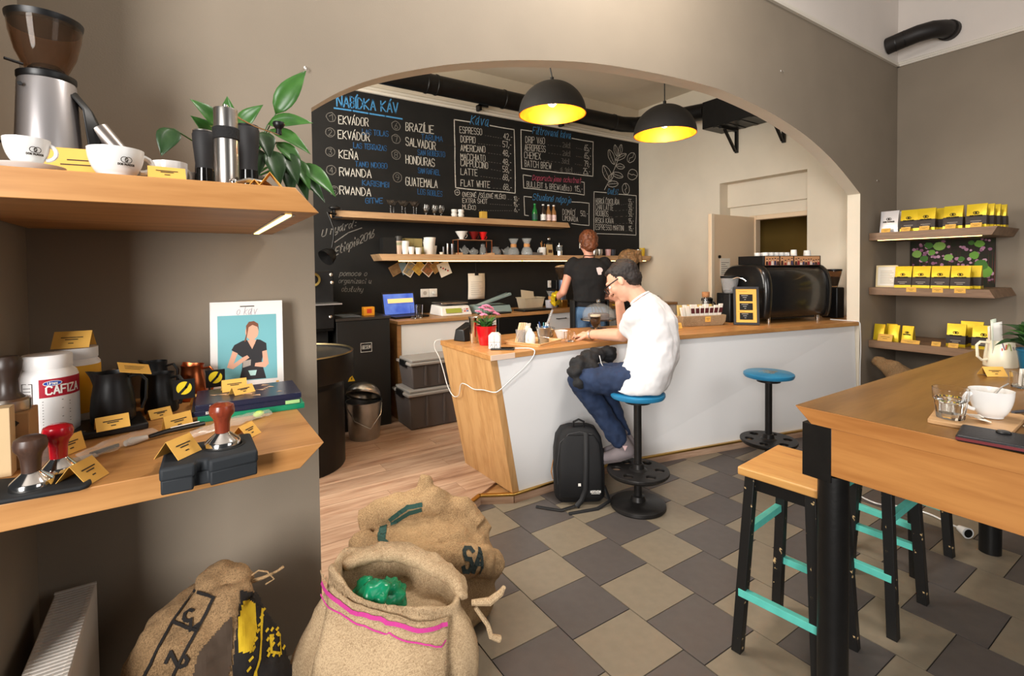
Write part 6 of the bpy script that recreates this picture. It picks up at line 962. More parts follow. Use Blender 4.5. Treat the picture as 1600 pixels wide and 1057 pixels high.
t = T('coffee_grinder', 'tall black and blue-grey grinder in front of the bartender', 'coffee grinder', (3.50, 4.32, Z)); MB().box(-0.085,-0.09,0,0.085,0.12,0.04).build('foot', BLK, t, bevel=0.004); MB().cyl((-0.0,-0.0,0.04), (0,0,0.30), 0.045, n=24).build('housing', M('blue_grey', (96, 108, 130), 0.3, 0.6), t); MB().box(-0.08,0.0,0.04,-0.02,0.1,0.3).box(0.03,0.0,0.04,0.075,0.1,0.3).build('frame', BLK, t, bevel=0.004); MB().lathe([(0.035,0.30),(0.04,0.31),(0.075,0.42),(0.078,0.44),(0.074,0.44),(0.036,0.315)], 28, cap=False).build('hopper', SMOKE, t); MB().lathe([(0.079,0.44),(0.082,0.447),(0.06,0.46),(0.001,0.468)], 28).build('hopper_lid', M('smoke_lid', (150,130,110), 0.15), t); MB().lathe([(0.035,0.312),(0.06,0.38),(0.001,0.385)], 24).build('beans', 'dark_beans', t)
t = T('gold_shaker', 'shiny gold shaker on the worktop right of the bartender', 'shaker', (3.98, 4.35, Z)); MB().lathe([(0.035,0),(0.037,0.004),(0.045,0.13),(0.046,0.15),(0.032,0.19),(0.022,0.2),(0.022,0.235),(0.001,0.24)], 28).build('body', GOLD, t); MB().lathe([(0.0225,0.2),(0.024,0.203),(0.024,0.237),(0.001,0.243)], 24).build('cap', GOLD, t)
tag(MB().box(-0.12,-0.09,0,0.12,0.09,0.07).build('black_box', BLKM, None, (4.85, 4.30, Z), bevel=0.004), 'black box at the far right end of the back worktop', 'box'); tag(MB().obox((4.12,4.10,Z+0.004), (0.10,0.05,0.008), (0,0,0.2)).build('yellow_notepad', M('note_yellow', (236, 204, 40), 0.6)), 'yellow notepad on the back worktop', 'notepad')
for x, z, lb, n in ((2.016, 1.084, 'double wall socket above the shop scale', 2), (3.598, 1.133, 'double wall socket behind the black grinder', 2)):
    t = T('wall_socket', lb, 'socket', (x, 4.6, z))
    for q in range(n): pl = MB().box(-0.09+q*0.09,-0.012,-0.042,-0.002+q*0.09,0,0.042).build('faceplate', WHITE, t, bevel=0.004); MB().cyl((-0.046+q*0.09,-0.0125,0), (-0.046+q*0.09,-0.013,0), 0.02, n=20).build('recess', M('socket_grey', (180,176,170),0.5), pl)
    if x < 3: MB().cyl((0.045,-0.013,0), (0.045,-0.055,0), 0.019, 0.015).build('plug', WHITE, t)
t = T('clip_note', 'white sheet hanging from a black clip on the blackboard', 'paper', (2.55, 4.585, 1.0)); sh2 = MB().grid(lambda u, v: (-0.1+0.2*u, -0.012*math.sin(v*2.5), 0.272*v), 2, 8).build('sheet', PAPER, t, solid=0.001); ink(MB(), [[(-0.07,0.05+q*0.022),(0.07-0.02*(q % 3),0.05+q*0.022)] for q in range(7)], planar((0,-0.013,0), (1,0,0), (0,0,1), 0.002), 0.003).build('typed_lines', M('grey_print2',(170,164,156),0.8), sh2); MB().box(-0.02,-0.02,0.25,0.02,0.006,0.29).build('clip', BLK, t); MB().tube([(0,0,0.29),(0,0.005,0.34),(0,0.01,0.395)], 0.003, 6).build('hanger', BLK, t)
# postcards under the lower shelf
cols = [((150,120,80),(110,80,50)), ((236,232,224),(90,120,150)), ((220,190,90),(180,130,50)), ((236,230,222),(190,110,70)), ((240,238,232),(60,50,50)), ((190,150,90),(120,90,50)), ((120,150,170),(90,110,130))]
for k, (x, z, a, w_, h_, ci, lb) in enumerate([(1.68,1.325,-28,0.13,0.10,0,'brown postcard at the left end under the lit shelf'), (1.755,1.335,-22,0.07,0.12,6,'narrow blue grey postcard under the lit shelf'), (1.815,1.325,32,0.10,0.14,1,'white bordered blue postcard under the lit shelf'), (1.91,1.335,40,0.10,0.12,2,'yellow postcard under the lit shelf'), (2.01,1.325,40,0.11,0.13,3,'white bordered red flower postcard under the lit shelf'), (2.09,1.34,-35,0.10,0.10,5,'tan postcard under the lit shelf'), (2.18,1.322,-22,0.13,0.14,4,'white postcard with dark dots under the lit shelf')]):
    t = T('postcard', lb, 'postcard', (x, 4.59-0.002*k, z)); t.rotation_euler = (0, R_(a), 0); MB().box(-w_/2,-0.001,-h_/2,w_/2,0,h_/2).build('card', M('pc_%d' % k, cols[ci][0], 0.6), t)
    if ci in (1,3): MB().box(-w_/2+0.008,-0.0016,-h_/2+0.008,w_/2-0.008,-0.0011,h_/2-0.008).build('picture', M('pcp_%d' % k, cols[ci][1], 0.6, c2=(70,90,60) if ci == 3 else (200,170,90), vs=40), t)
    if ci == 4: [MB().cyl((-0.03+0.02*q,-0.001,0.03-0.02*q), (-0.03+0.02*q,-0.002,0.03-0.02*q), 0.009, n=12).build('dot', M('pc_dot%d' % (q % 2), ((60,40,40),(190,50,50))[q % 2], 0.6), t) for q in range(4)]
    if ci in (0,2,5): MB().box(-w_/2+0.006,-0.0016,-h_/2+0.006,w_/2-0.006,-0.0011,h_/2-0.006).build('picture', M('pcp_%d' % k, cols[ci][0], 0.6, c2=cols[ci][1], vs=30), t)
# lower blackboard shelf
Z = 1.4625; Y = 4.46; MET = M('steel_satin', (150, 150, 155), 0.3, 0.9)
tag(MB().box(-0.07,-0.05,0,0.05,0.05,0.155).build('black_carton', BLKM, None, (1.575, 4.49, Z)), 'black carton at the left end of the lit shelf', 'box')
t = T('thermos_cup', 'slim travel cup with dark lid on the lit shelf', 'cup', (1.66, Y, Z)); MB().lathe([(0.024,0),(0.025,0.003),(0.032,0.125)], 24).build('cup', M('pinkish', (206, 180, 160), 0.5), t); MB().lathe([(0.033,0.125),(0.034,0.13),(0.034,0.15),(0.03,0.17),(0.001,0.172)], 24).build('lid', M('dark_lid', (62,60,58),0.5), t); MB().lathe([(0.0305,0.085),(0.0325,0.112)], 24, cap=False).build('band', M('sage',(150,150,120),0.6), t)
def pcup(label, x, y, r, h, n=1, z=Z, group=None):
    t = T('paper_cup', label, 'cup', (x, y, z), 0, group)
    for q in range(n): MB().lathe([(r*0.72,q*0.02),(r*0.73,q*0.02+0.002),(r,h+q*0.02),(r*0.96,h+q*0.02),(r*0.7,q*0.02+0.006),(0.001,q*0.02+0.005)], 24).build('cup', WHITEM, t, (0.004*q, 0, 0))
    return t
pcup('tall white paper cup beside the travel cup', 1.715, Y-0.02, 0.035, 0.105, 2); pcup('small white paper cup on the lit shelf', 1.765, Y-0.05, 0.03, 0.07); pcup('small white handleless cup in front of the cartons', 1.83, Y-0.06, 0.033, 0.062); pcup('stack of large white paper cups leaning on the lit shelf', 1.965, Y, 0.058, 0.125, 3); pcup('white paper cup tucked behind the leaning cup stack', 2.04, Y+0.075, 0.04, 0.09)
CARD = M('olive_carton', (148, 134, 84), 0.6)
for x, z, lb in ((1.775, 0.078, 'olive carton on top of the carton pile, left one'), (1.865, 0.078, 'olive carton on top of the carton pile, right one'), (1.79, 0, 'olive carton at the bottom of the carton pile, left one'), (1.885, 0, 'olive carton at the bottom of the carton pile, right one')): tag(MB().box(-0.044,-0.035,0,0.044,0.035,0.077).build('carton', CARD, None, (x, 4.525, Z+z), bevel=0.002), lb, 'box')
for x, h, r, m, lb in ((2.095,0.025,0.018,PAPER,'tiny white pot on the lit shelf'), (2.118,0.078,0.008,MET,'short steel tube on the lit shelf'), (2.163,0.11,0.011,STEEL,'tallest steel tube on the lit shelf'), (2.215,0.108,0.016,MET,'wide grey steel tube on the lit shelf')):
    tag(MB().lathe([(r*0.95,0),(r,0.002),(r,h-0.006),(r*1.15,h-0.005),(r*1.15,h),(0.001,h)], 20).build('small_canister', m, None, (x, Y, Z)), lb, 'canister')
t = T('dripper_stand', 'copper pour over stand on the lit shelf', 'stand', (2.445, Y, Z)); COP = MATS['copper']
MB().box(-0.2,-0.06,0.146,0.2,0.06,0.152).build('deck', M('stand_wood', (150,110,80),0.5), t); [MB().tube([(x,y,0.0),(x,y,0.15)], 0.005, 8).build('leg', COP, t) for x in (-0.195,0.195) for y in (-0.055,0.055)]; [MB().box(x-0.02,-0.07,0,x+0.02,0.07,0.02).build('foot_block', M('block_wood',(190,150,110),0.6), t) for x in (-0.17,0.2)]
def dripper(label, x, z, mat, s=1.0):
    t = T('coffee_dripper', label, 'dripper', (x, Y-0.01, z)); MB().lathe([(0.04*s,0),(0.042*s,0.004),(0.02*s,0.008),(0.022*s,0.014),(0.062*s,0.078),(0.064*s,0.082),(0.060*s,0.082),(0.018*s,0.016),(0.001,0.014)], 28).build('cone', mat, t); handle(MB(), 0.045*s, 0.02*s, 0.065*s, 0.022*s, 0.004, 0.0).build('handle', mat, t)
dripper('white ceramic dripper on the copper stand', 2.315, Z+0.1525, WHITE); dripper('dark red dripper in the middle of the copper stand', 2.455, Z+0.1525, M('dark_red', (110, 20, 20), 0.3), 0.85); dripper('bright red dripper on the right of the copper stand', 2.562, Z+0.1525, M('bright_red', (210, 30, 30), 0.3), 0.72)
THG = 'thin_glass'
def teapot(label, x, r, h, y=Y):
    t = T('glass_teapot', label, 'teapot', (x, y, Z)); MB().lathe([(r*0.6,0),(r*0.8,0.003),(r,h*0.4),(r*0.8,h*0.75),(r*0.5,h*0.85),(r*0.52,h*0.88)], 28, cap=False).build('body', THG, t); MB().lathe([(r*0.55,h*0.88),(r*0.4,h*0.95),(0.006,h*0.98),(0.008,h*1.08),(0.001,h*1.1)], 24).build('lid', THG, t); handle(MB(), r*0.9, h*0.2, h*0.75, r*0.4, 0.003, 0.0).build('handle', CLEARP, t); MB().cyl((-r*0.85,0,h*0.4), (-r*1.4,0,h*0.75), 0.009, 0.005).build('spout', CLEARP, t)
def cupg(label, x, r, h): t = T('glass_server', label, 'glass', (x, Y, Z)); MB().lathe([(r*0.85,0),(r,0.004),(r*0.9,h*0.6),(r*0.6,h*0.8),(r*0.65,h)], 26, cap=False).build('body', THG, t); handle(MB(), r*0.8, h*0.2, h*0.8, r*0.5, 0.004, 0.0).build('handle', BLK, t); MB().lathe([(r*0.66,h),(r*0.67,h+0.006),(0.001,h+0.012)], 22).build('lid', BLK, t)
teapot('glass teapot under the left of the copper stand', 2.352, 0.038, 0.09); teapot('squat glass teapot under the middle of the copper stand', 2.455, 0.045, 0.07); cupg('glass coffee server under the right of the copper stand', 2.565, 0.036, 0.11); cupg('wide glass server just right of the copper stand', 2.722, 0.058, 0.085); teapot('squat glass teapot left of the hourglass carafes', 2.875, 0.058, 0.085)
chemex('hourglass carafe with wooden collar, left of the pair on the lit shelf', (2.985, Y+0.055, Z), 0.98); chemex('hourglass carafe with wooden collar, right of the pair on the lit shelf', (3.09, Y-0.045, Z), 0.98)
t = T('mug', 'white mug of brushes on the lit shelf', 'mug', (3.335, Y, Z)); MB().lathe([(0.036,0),(0.038,0.003),(0.044,0.09),(0.041,0.09),(0.035,0.006),(0.001,0.006)], 26).build('mug', WHITE, t); handle(MB(), 0.042, 0.02, 0.075, 0.02, 0.005, R_(170)).build('handle', WHITE, t); [MB().cyl((0,0,0.02), (0.03*math.cos(q*2), 0.02*math.sin(q*2), 0.13+0.015*(q % 3)), 0.004, n=8).build('brush', M('brush_wood',(150,104,60),0.6), t) for q in range(5)]
tag(MB().box(3.16,4.40,Z,3.29,4.45,Z+0.03).build('small_device', MET, None), 'small grey device lying left of the white mug', 'device')
t = T('coffee_bag', 'kraft coffee bag beside the white mug of brushes', 'coffee bag', (3.43, Y, Z)); MB().hexa([(-0.042,-0.025,0),(0.042,-0.025,0),(0.042,0.025,0),(-0.042,0.025,0)], [(-0.042,-0.004,0.125),(0.042,-0.004,0.125),(0.042,0.004,0.125),(-0.042,0.004,0.125)]).build('pouch', M('kraft_bag',(196,164,116),0.7), t, bevel=0.002); MB().box(-0.025,-0.024,0.03,0.025,-0.019,0.065).build('brown_label', M('brown_label',(70,40,24),0.6), t)
t = T('water_filter_bottle', 'tall dark bottle with round steel stopper behind the kraft bag', 'bottle', (3.475, 4.53, Z)); MB().lathe([(0.05,0),(0.052,0.003),(0.052,0.14),(0.04,0.16),(0.025,0.17)], 26).build('body', BLK, t); MB().ball((0,0,0.19), 0.024).build('stopper', CHROME, t)
t = T('french_press', 'small glass french press on the lit shelf', 'coffee press', (3.575, Y, Z)); MB().lathe([(0.036,0),(0.037,0.003),(0.037,0.105)], 26, cap=False).build('jar', THG, t); MB().lathe([(0.0375,0.0),(0.0375,0.05)], 26, cap=False).build('frame', CHROME, t); MB().lathe([(0.039,0.105),(0.039,0.113),(0.004,0.12),(0.004,0.14),(0.009,0.145),(0.001,0.152)], 24).build('lid', CHROME, t)
for k, (x, m, h, lb) in enumerate([(4.12,STEEL,0.078,'steel mug on the lit shelf right of the bartender, left of the pair'), (4.20,STEEL,0.078,'steel mug on the lit shelf right of the bartender, right of the pair'), (4.345,M('pink_mug',(206,160,160),0.4),0.08,'pink mug on the lit shelf between the two staff'), (4.42,M('dark_mug',(50,54,64),0.4),0.078,'dark mug on the lit shelf between the two staff'), (4.88,STEEL,0.085,'steel mug near the right end of the lit shelf'), (4.95,M('yellow_mug',(214,176,34),0.4),0.105,'yellow cup at the right end of the lit shelf')]): cup(lb, (x, Y, Z), 0.036, h, R_(0) if k != 5 else R_(90), m, name='mug', rb=0.85)
# upper blackboard shelf
Z = 1.8355
for k, x in enumerate((1.575,1.63,1.685,1.745,1.80,1.855)):
    t = T('coupe_glass', ORD[k] + ' stemmed coupe glass from the left on the upper blackboard shelf', 'glass', (x, Y + (0.04 if k % 2 else -0.03), Z), 0, 'coupe glasses on the upper blackboard shelf'); MB().lathe([(0.03,0),(0.03,0.002),(0.004,0.006),(0.0035,0.078),(0.02,0.088),(0.045,0.125),(0.044,0.125),(0.019,0.09),(0.001,0.085)], 24).build('glass', GLASS, t)
for k, x in enumerate((1.925,1.955,2.015,2.045,2.085)):
    t = T('goblet_glass', ORD[k] + ' round goblet from the left on the upper blackboard shelf', 'glass', (x, Y + (0.04 if k % 2 else -0.03), Z), 0, 'goblets on the upper blackboard shelf'); MB().lathe([(0.026,0),(0.026,0.002),(0.006,0.008),(0.006,0.03),(0.022,0.042),(0.034,0.072),(0.03,0.105),(0.029,0.105),(0.032,0.072),(0.02,0.044),(0.001,0.036)], 24).build('glass', GLASS, t)
for k, (x, y, z) in enumerate(((2.24,Y,0),(2.24,Y,0.036),(2.305,Y-0.02,0),(2.305,Y-0.02,0.036))): cup(('bottom', 'top', 'bottom', 'top')[k] + ' small white cup of the ' + ('left', 'left', 'right', 'right')[k] + ' stack on the upper blackboard shelf', (x, y, Z+z), 0.03, 0.038 if z == 0 else 0.042, R_(10), group='stacked white cups on the upper blackboard shelf', rb=0.7)
tag(MB().box(-0.034,-0.025,0,0.034,0.025,0.075).build('gold_carton', M('gold_carton', (206, 166, 70), 0.4), None, (2.575, Y, Z), bevel=0.002), 'small golden carton standing alone on the upper shelf', 'box')
def bottle(label, x, glassm, labelm, capm):
    t = T('drink_bottle', label, 'bottle', (x, Y, Z)); bo = MB().lathe([(0.028,0),(0.03,0.003),(0.03,0.10),(0.026,0.125),(0.013,0.155),(0.012,0.19),(0.001,0.19)], 26).build('bottle', glassm, t); MB().lathe([(0.0305,0.02),(0.0305,0.085)], 26, cap=False).build('paper_label', labelm, bo); MB().lathe([(0.014,0.185),(0.0145,0.188),(0.0135,0.199),(0.001,0.2)], 18).build('cap', capm, t)
    ink(MB(), [[(-0.012,0.05),(0.012,0.056)],[(-0.012,0.042),(0.012,0.042)]], cylmap(0.0306, 0, R_(-120), 0.0006), 0.005).build('label_print', M('print_navy',(60,70,110),0.6) , bo)
bottle('green glass bottle on the upper blackboard shelf', 3.235, M('green_glass',(14,110,44),0.06,coat=0.5), M('green_label',(30,80,60),0.5), M('green_cap',(20,130,60),0.4)); bottle('dark bottle with white label, left of the three', 3.35, M('dark_glass',(40,26,20),0.06,coat=0.5), WHITEM, WHITE); bottle('amber bottle with pink label, middle of the three', 3.425, M('amber_glass',(150,104,60),0.06,coat=0.5), M('pink_label',(236,206,200),0.6), WHITE); bottle('amber bottle with pink label, right of the three', 3.50, 'amber_glass', 'pink_label', WHITE)
# ================================================================== right wall shelves
YEL = M('gold_foil', (216, 186, 36), 0.3, 0.35, bump=0.5, bs=35); BROWN = M('bag_dark_band', (44, 32, 28), 0.5); SILV = M('silver_foil', (206, 204, 206), 0.35, 0.3, bump=0.4, bs=35)
def cbag(label, y, z, x=4.80, w_=0.112, h_=0.17, m=YEL, band=0.065, group=None, rz=0.0, front=True):
    t = T('coffee_bag', label, 'coffee bag', (x, y, z), R_(-90) + rz, group); d = 0.035; N = 6
    rings = []
    for k in range(9):
        s = k/8; th = d*(1 - s**1.6*0.9); a = w_/2*(1 - 0.04*math.sin(math.pi*s)); zz = h_*s
        rings.append([(-a,-th,zz), (0,-th-0.006*math.sin(math.pi*s),zz), (a,-th,zz), (a*0.96,0,zz), (a,th,zz), (0,th+0.004,zz), (-a,th,zz), (-a*0.96,0,zz)])
    MB().loft(rings).build('pouch', m, t, ang=35)
    if band: MB().loft([[(-w_/2-0.0006,-d*(1-(k/8)**1.6*0.9)-0.0015,h_*k/8) if True else 0, (0,-d*(1-(k/8)**1.6*0.9)-0.006*math.sin(math.pi*k/8)-0.0015,h_*k/8), (w_/2+0.0006,-d*(1-(k/8)**1.6*0.9)-0.0015,h_*k/8), (w_/2+0.0006,d*(1-(k/8)**1.6*0.9),h_*k/8), (-w_/2-0.0006,d*(1-(k/8)**1.6*0.9),h_*k/8)] for k in range(1, int(band/h_*8)+1+1)], cap=False).build('dark_label', BROWN, t, ang=30)
    if front:
        sl = d*0.6/h_; fn = planar((0,-d-0.004,0), (1,0,0), Vector((0,0.10,1)).normalized(), 0.003)
        ink(MB(), emblem(0, h_*0.62, h_*0.10) + place('DOS MUNDOS', h_*0.045, 0, h_*0.47, center=True, wmax=w_*0.6), fn, 0.0035).build('printed_logo', INK, t)
        if band: ink(MB(), [[(-w_*0.25,h_*0.27),(w_*0.25,h_*0.27)],[(-w_*0.15,h_*0.2),(w_*0.15,h_*0.2)]], fn, 0.005).build('label_text', M('grey_text2', (150,140,130), 0.7), t)
    return t
Z = 1.5735; cbag('silver coffee bag at the left end of the top right shelf', 1.69, Z, 4.80, 0.125, 0.175, SILV, 0); cbag('silver coffee bag hidden behind the front silver one', 1.685, Z, 4.89, 0.12, 0.172, SILV, 0, front=False)
for y, x, lb in ((1.555,4.79,'gold coffee bag next to the silver one on the top right shelf'), (1.445,4.785,'gold coffee bag second from the silver one on the top right shelf'), (1.285,4.785,'gold coffee bag standing alone in the middle of the top right shelf'), (1.155,4.785,'gold coffee bag at the right end of the top right shelf')): cbag(lb, y, Z, x)
for y, x, lb in ((1.40,4.87,'gold coffee bag behind the second gold one on the top shelf'), (1.385,4.95,'gold coffee bag farthest behind the second gold one'), (1.135,4.865,'gold coffee bag right behind the end bag of the top shelf'), (1.12,4.945,'gold coffee bag second behind the end bag of the top shelf'), (1.105,5.025,'gold coffee bag third behind the end bag of the top shelf')): cbag(lb, y, Z, x, front=False)
Z = 1.1275
for y, lb in ((1.594,'gold coffee bag beside the framed certificate'), (1.477,'gold coffee bag second from the framed certificate'), (1.36,'gold coffee bag third from the framed certificate'), (1.243,'gold coffee bag fourth from the framed certificate')): cbag(lb, y, Z, 4.80)
cbag('gold coffee bag peeking out behind the fourth on the middle shelf', 1.205, Z, 4.89, front=False)
t = T('certificate_frame', 'cream framed certificate on the middle right shelf', 'picture frame', (4.80, 1.79, Z), R_(-90)); t.rotation_euler = (R_(-8), 0, R_(-84)); CRM = M('cream_frame', (226, 206, 160), 0.5)
for a in ((0,0,0.145,0.012),(0,0.168,0.145,0.18),(0,0.012,0.012,0.168),(0.133,0.012,0.145,0.168)): MB().box(a[0],-0.006,a[1],a[2],0.006,a[3]).build('frame_bar', CRM, t)
cs = MB().box(0.012,-0.002,0.012,0.133,0.004,0.168).build('certificate', PAPER, t); ink(MB(), [[(0.03,0.035+q*0.014),(0.118-0.012*(q % 3),0.035+q*0.014)] for q in range(8)], planar((0,-0.002,0), (1,0,0), (0,0,1)), 0.003).build('text_lines', M('soft_print', (176,160,130),0.8), cs)
Z = 0.6905
for k, (y, x, lb) in enumerate(((1.755,4.80,'small gold pouch at the left end of the lowest right shelf'), (1.70,4.885,'small gold pouch second from the left on the lowest right shelf'), (1.655,4.80,'small gold pouch third from the left on the lowest right shelf'), (1.565,4.81,'small gold pouch fourth from the left on the lowest right shelf'))): cbag(lb, y, Z, x, 0.075, 0.13, YEL, 0, front=(k == 3))
cbag('gold coffee bag in front on the lowest right shelf', 1.275, Z, 4.84); cbag('gold coffee bag at the back on the lowest right shelf', 1.215, Z, 4.95, 0.13, 0.185, front=False); cbag('gold coffee bag beside the jug on the lowest right shelf', 1.12, Z, 4.84, 0.13)
for y, z, lb in ((1.695,1.5735,'small yellow label before the silver bag'), (1.563,1.5735,'small yellow label before the first gold bag on the top shelf'), (1.446,1.5735,'small yellow label before the second gold bag on the top shelf'), (1.29,1.5735,'small yellow label before the lone gold bag on the top shelf'), (1.148,1.5735,'small yellow label before the end bag on the top shelf')): plate_card(lb, 4.718, y, z, R_(-90), 0.062, 0.035, tilt=-25)
for y, lb in ((1.519,'yellow label hanging on the middle right shelf edge, leftmost'), (1.357,'yellow label hanging on the middle right shelf edge, middle one'), (1.228,'yellow label hanging on the middle right shelf edge, rightmost')): plate_card(lb, 4.7105, y, 1.098, R_(-90), 0.064, 0.038, tilt=0)
for y, w_, h_, lb in ((1.70,0.10,0.06,'larger yellow card leaning on the small gold pouches'), (1.53,0.12,0.03,'wide yellow card on the lowest right shelf'), (1.37,0.055,0.035,'small yellow card left on the lowest right shelf near the bags'), (1.269,0.058,0.035,'small yellow card right on the lowest right shelf near the bags')): plate_card(lb, 4.73, y, 0.6905, R_(-90), w_, h_, tilt=-25)
# flower picture on canvas
t = T('canvas_print', 'canvas photograph of pink clover flowers on the right wall', 'picture', (5.262, 1.70, 1.13), R_(-90)); CWD, CHT = 0.54, 0.385
cb = MB().box(0,-0.02,0,CWD,0,CHT).build('canvas', M('canvas_dark', (58, 44, 42), 0.8, c2=(38, 50, 30), vs=30), t); rnd = random.Random(21)
PK = [M('petal_a', (196,140,170),0.7), M('petal_b', (160,104,136),0.7), M('petal_c', (214,166,188),0.7)]; GR = [M('cl_a', (120,176,70),0.7), M('cl_b', (78,130,54),0.7), M('cl_c', (150,196,96),0.7)]; lay = 0
def blotch(cx, cy, r, m, nm, n=9):
    global lay
    lay += 1; pts = [(cx + r*(0.85+0.25*rnd.random())*math.cos(2*math.pi*i/n), cy + r*(0.8+0.25*rnd.random())*math.sin(2*math.pi*i/n)) for i in range(n)]
    pts = [(min(CWD-0.004,max(0.004,a)), min(CHT-0.004,max(0.004,b))) for a, b in pts]
    MB().add([(a,-0.0203-lay*0.000012,b) for a, b in pts], [tuple(range(n))]).build(nm, m, cb, smooth=False)
for k in range(26): x = rnd.uniform(0,CWD); MB().add([(x,-0.0202,rnd.uniform(0,0.1)),(x+0.003,-0.0202,0.02),(x+0.004,-0.0202,rnd.uniform(0.2,0.38))], [(0,1,2)]).build('printed_stem', M('stem_red',(120,70,60),0.8), cb, smooth=False)
for k in range(110): blotch(rnd.uniform(0.01,CWD-0.01), rnd.uniform(0.02,CHT-0.01), rnd.uniform(0.008,0.016), PK[k % 3], 'printed_flower', 7)
for cx, cy, r in ((0.05,0.27,0.035),(0.10,0.23,0.03),(0.13,0.34,0.03),(0.2,0.33,0.04),(0.26,0.235,0.03),(0.15,0.28,0.025),(0.34,0.22,0.022),(0.42,0.25,0.032),(0.45,0.34,0.03),(0.48,0.12,0.05),(0.46,0.17,0.045),(0.4,0.35,0.02),(0.02,0.13,0.03),(0.3,0.06,0.03)): blotch(cx, cy, r, GR[int(cx*100) % 3], 'printed_leaf', 12)
# ================================================================== table things
Z = 0.9005
o = tag(MB().prism([(1.591,0.476),(1.588,0.466),(1.60,0.34),(1.612,0.325),(1.82,0.338),(1.835,0.351),(1.77,0.50),(1.755,0.504)], Z, Z+0.010).build('wooden_board', WOOD('ply_board', (206,164,116),(184,140,94),'y',1.2), None, bevel=0.001), 'thin plywood serving board under the glass and coffee cup', 'board')
t = T('water_glass', 'faceted water glass on the plywood board', 'glass', (1.645, 0.445, Z+0.0105)); n = 36; mb = MB(); fac = lambda a, k: 1 - 0.05*k*abs(math.sin(a*4.5))
rg = []
for r, z, k in ((0.028,0,1),(0.029,0.003,1),(0.0325,0.03,1),(0.034,0.046,0.7),(0.0365,0.05,0),(0.0375,0.078,0),(0.0358,0.078,0),(0.034,0.05,0),(0.029,0.014,0),(0.001,0.011,0)): rg.append([(r*fac(2*math.pi*i/n, k)*math.cos(2*math.pi*i/n), r*fac(2*math.pi*i/n, k)*math.sin(2*math.pi*i/n), z) for i in range(n)])
MB().loft(rg).build('glass', GLASS, t, ang=25); MB().lathe([(0.0285,0.0145),(0.0322,0.042),(0.001,0.042)], 32).build('water', M('water', (235,240,240), 0.02, trans=1.0, ior=1.33), t)
t = cup('white cappuccino cup with milky coffee on the plywood board', (1.735, 0.388, Z+0.0105), 0.045, 0.072, R_(135), rb=0.55, coffee=True); MB().tube([(0.01,0.0,0.05),(0.035,-0.012,0.075),(0.05,-0.022,0.085)], 0.002, 6).build('spoon', STEEL, t)
t = T('sugar_paper', 'torn white sugar packet on the plywood board', 'sugar packet', (1.667, 0.388, Z+0.0105), R_(30)); MB().obox((0,0,0.006),(0.04,0.022,0.002),(0.2,0.1,0)).build('packet', PAPER, t); MB().obox((0.008,0.012,0.012),(0.036,0.012,0.0016),(0.6,0.2,0.5)).build('torn_flap', PAPER, t); ink(MB(), [[(-0.005,0.002),(0.012,0.004)]], planar((0.0,-0.002,0.0075),(1,0,0),(0,1,0.2),0.001), 0.004).build('print', INK, t)
t = T('phone_wallet', 'black leather phone wallet at the table edge', 'wallet', (1.545, 0.325, Z), R_(-81)); MB().box(-0.075,-0.062,0,0.12,0.055,0.016).build('cover', M('black_leather', (26,26,30),0.45,bump=0.3,bs=200), t, bevel=0.006, seg=3); MB().lathe([(0.013,0.016),(0.014,0.018),(0.011,0.021),(0.001,0.0215)], 22).build('clasp', BLK, t, (0.0,0.028,0), (0,0,0)); MB().box(-0.074,-0.0635,0.005,0.119,-0.061,0.011).build('red_edge', M('red_edge',(110,30,34),0.6), t)
tag(MB().obox((1.71,0.262,Z+0.0012),(0.12,0.1,0.0016),(0,0,0.4)).build('receipt', PAPER), 'white receipt corner beside the phone wallet', 'paper'); tag(MB().tube([(1.86,0.372,Z+0.006),(1.93,0.345,Z+0.006),(2.0,0.318,Z+0.006)], 0.0045, 10).build('pen', M('pen_grey',(90,88,92),0.3,0.6)), 'grey metal pen right of the coffee cup', 'pen')
t = T('enamel_jug', 'cream jug painted with loose colour strokes holding papers', 'jug', (2.70, 0.578, Z)); JG = M('jug_cream', (234,226,200), 0.3); jb = MB().lathe([(0.05,0),(0.052,0.003),(0.048,0.05),(0.043,0.085),(0.041,0.105),(0.0395,0.105),(0.046,0.05),(0.048,0.006),(0.001,0.006)], 36).build('body', JG, t); MB().tube([(-0.035,0.026,0.095),(-0.06,0.046,0.098),(-0.07,0.054,0.085),(-0.068,0.052,0.04),(-0.055,0.042,0.025),(-0.04,0.03,0.028)], 0.005, 8).build('handle', JG, t)
rnd = random.Random(8)
for m, n in ((M('st_red',(190,70,60),0.5),4),(M('st_olive',(160,170,90),0.5),5),(M('st_purple',(120,96,120),0.5),4)): ink(MB(), [[(a, b), (a+rnd.uniform(-.01,.01), b+rnd.uniform(.008,.03))] for a, b in [(rnd.uniform(-.05,.06), rnd.uniform(0.015,0.075)) for _ in range(n)]], cylmap(0.0505, 0, R_(-120), 0.001, slope=-0.09), 0.004).build('colour_stroke', m, jb)
for k, (a, l) in enumerate(((2.6,0.08),(3.0,0.07),(2.2,0.06))): tag(MB().grid(lambda u, v, a=a, l=l, k=k: (2.70+0.02*math.cos(a)+(u-0.5)*0.05+0.02*v*math.cos(a), 0.578+0.02*math.sin(a)+0.012*math.sin(u*3+k), Z+0.05+(0.05+l)*v+0.01*u), 4, 4).build('folded_leaflet', M('leaflet_%d' % k, ((206,216,196),(236,232,222),(222,206,190))[k], 0.6), None, solid=0.0012), ('greenish leaflet in the painted jug', 'cream leaflet in the painted jug', 'pinkish leaflet in the painted jug')[k], 'leaflet')
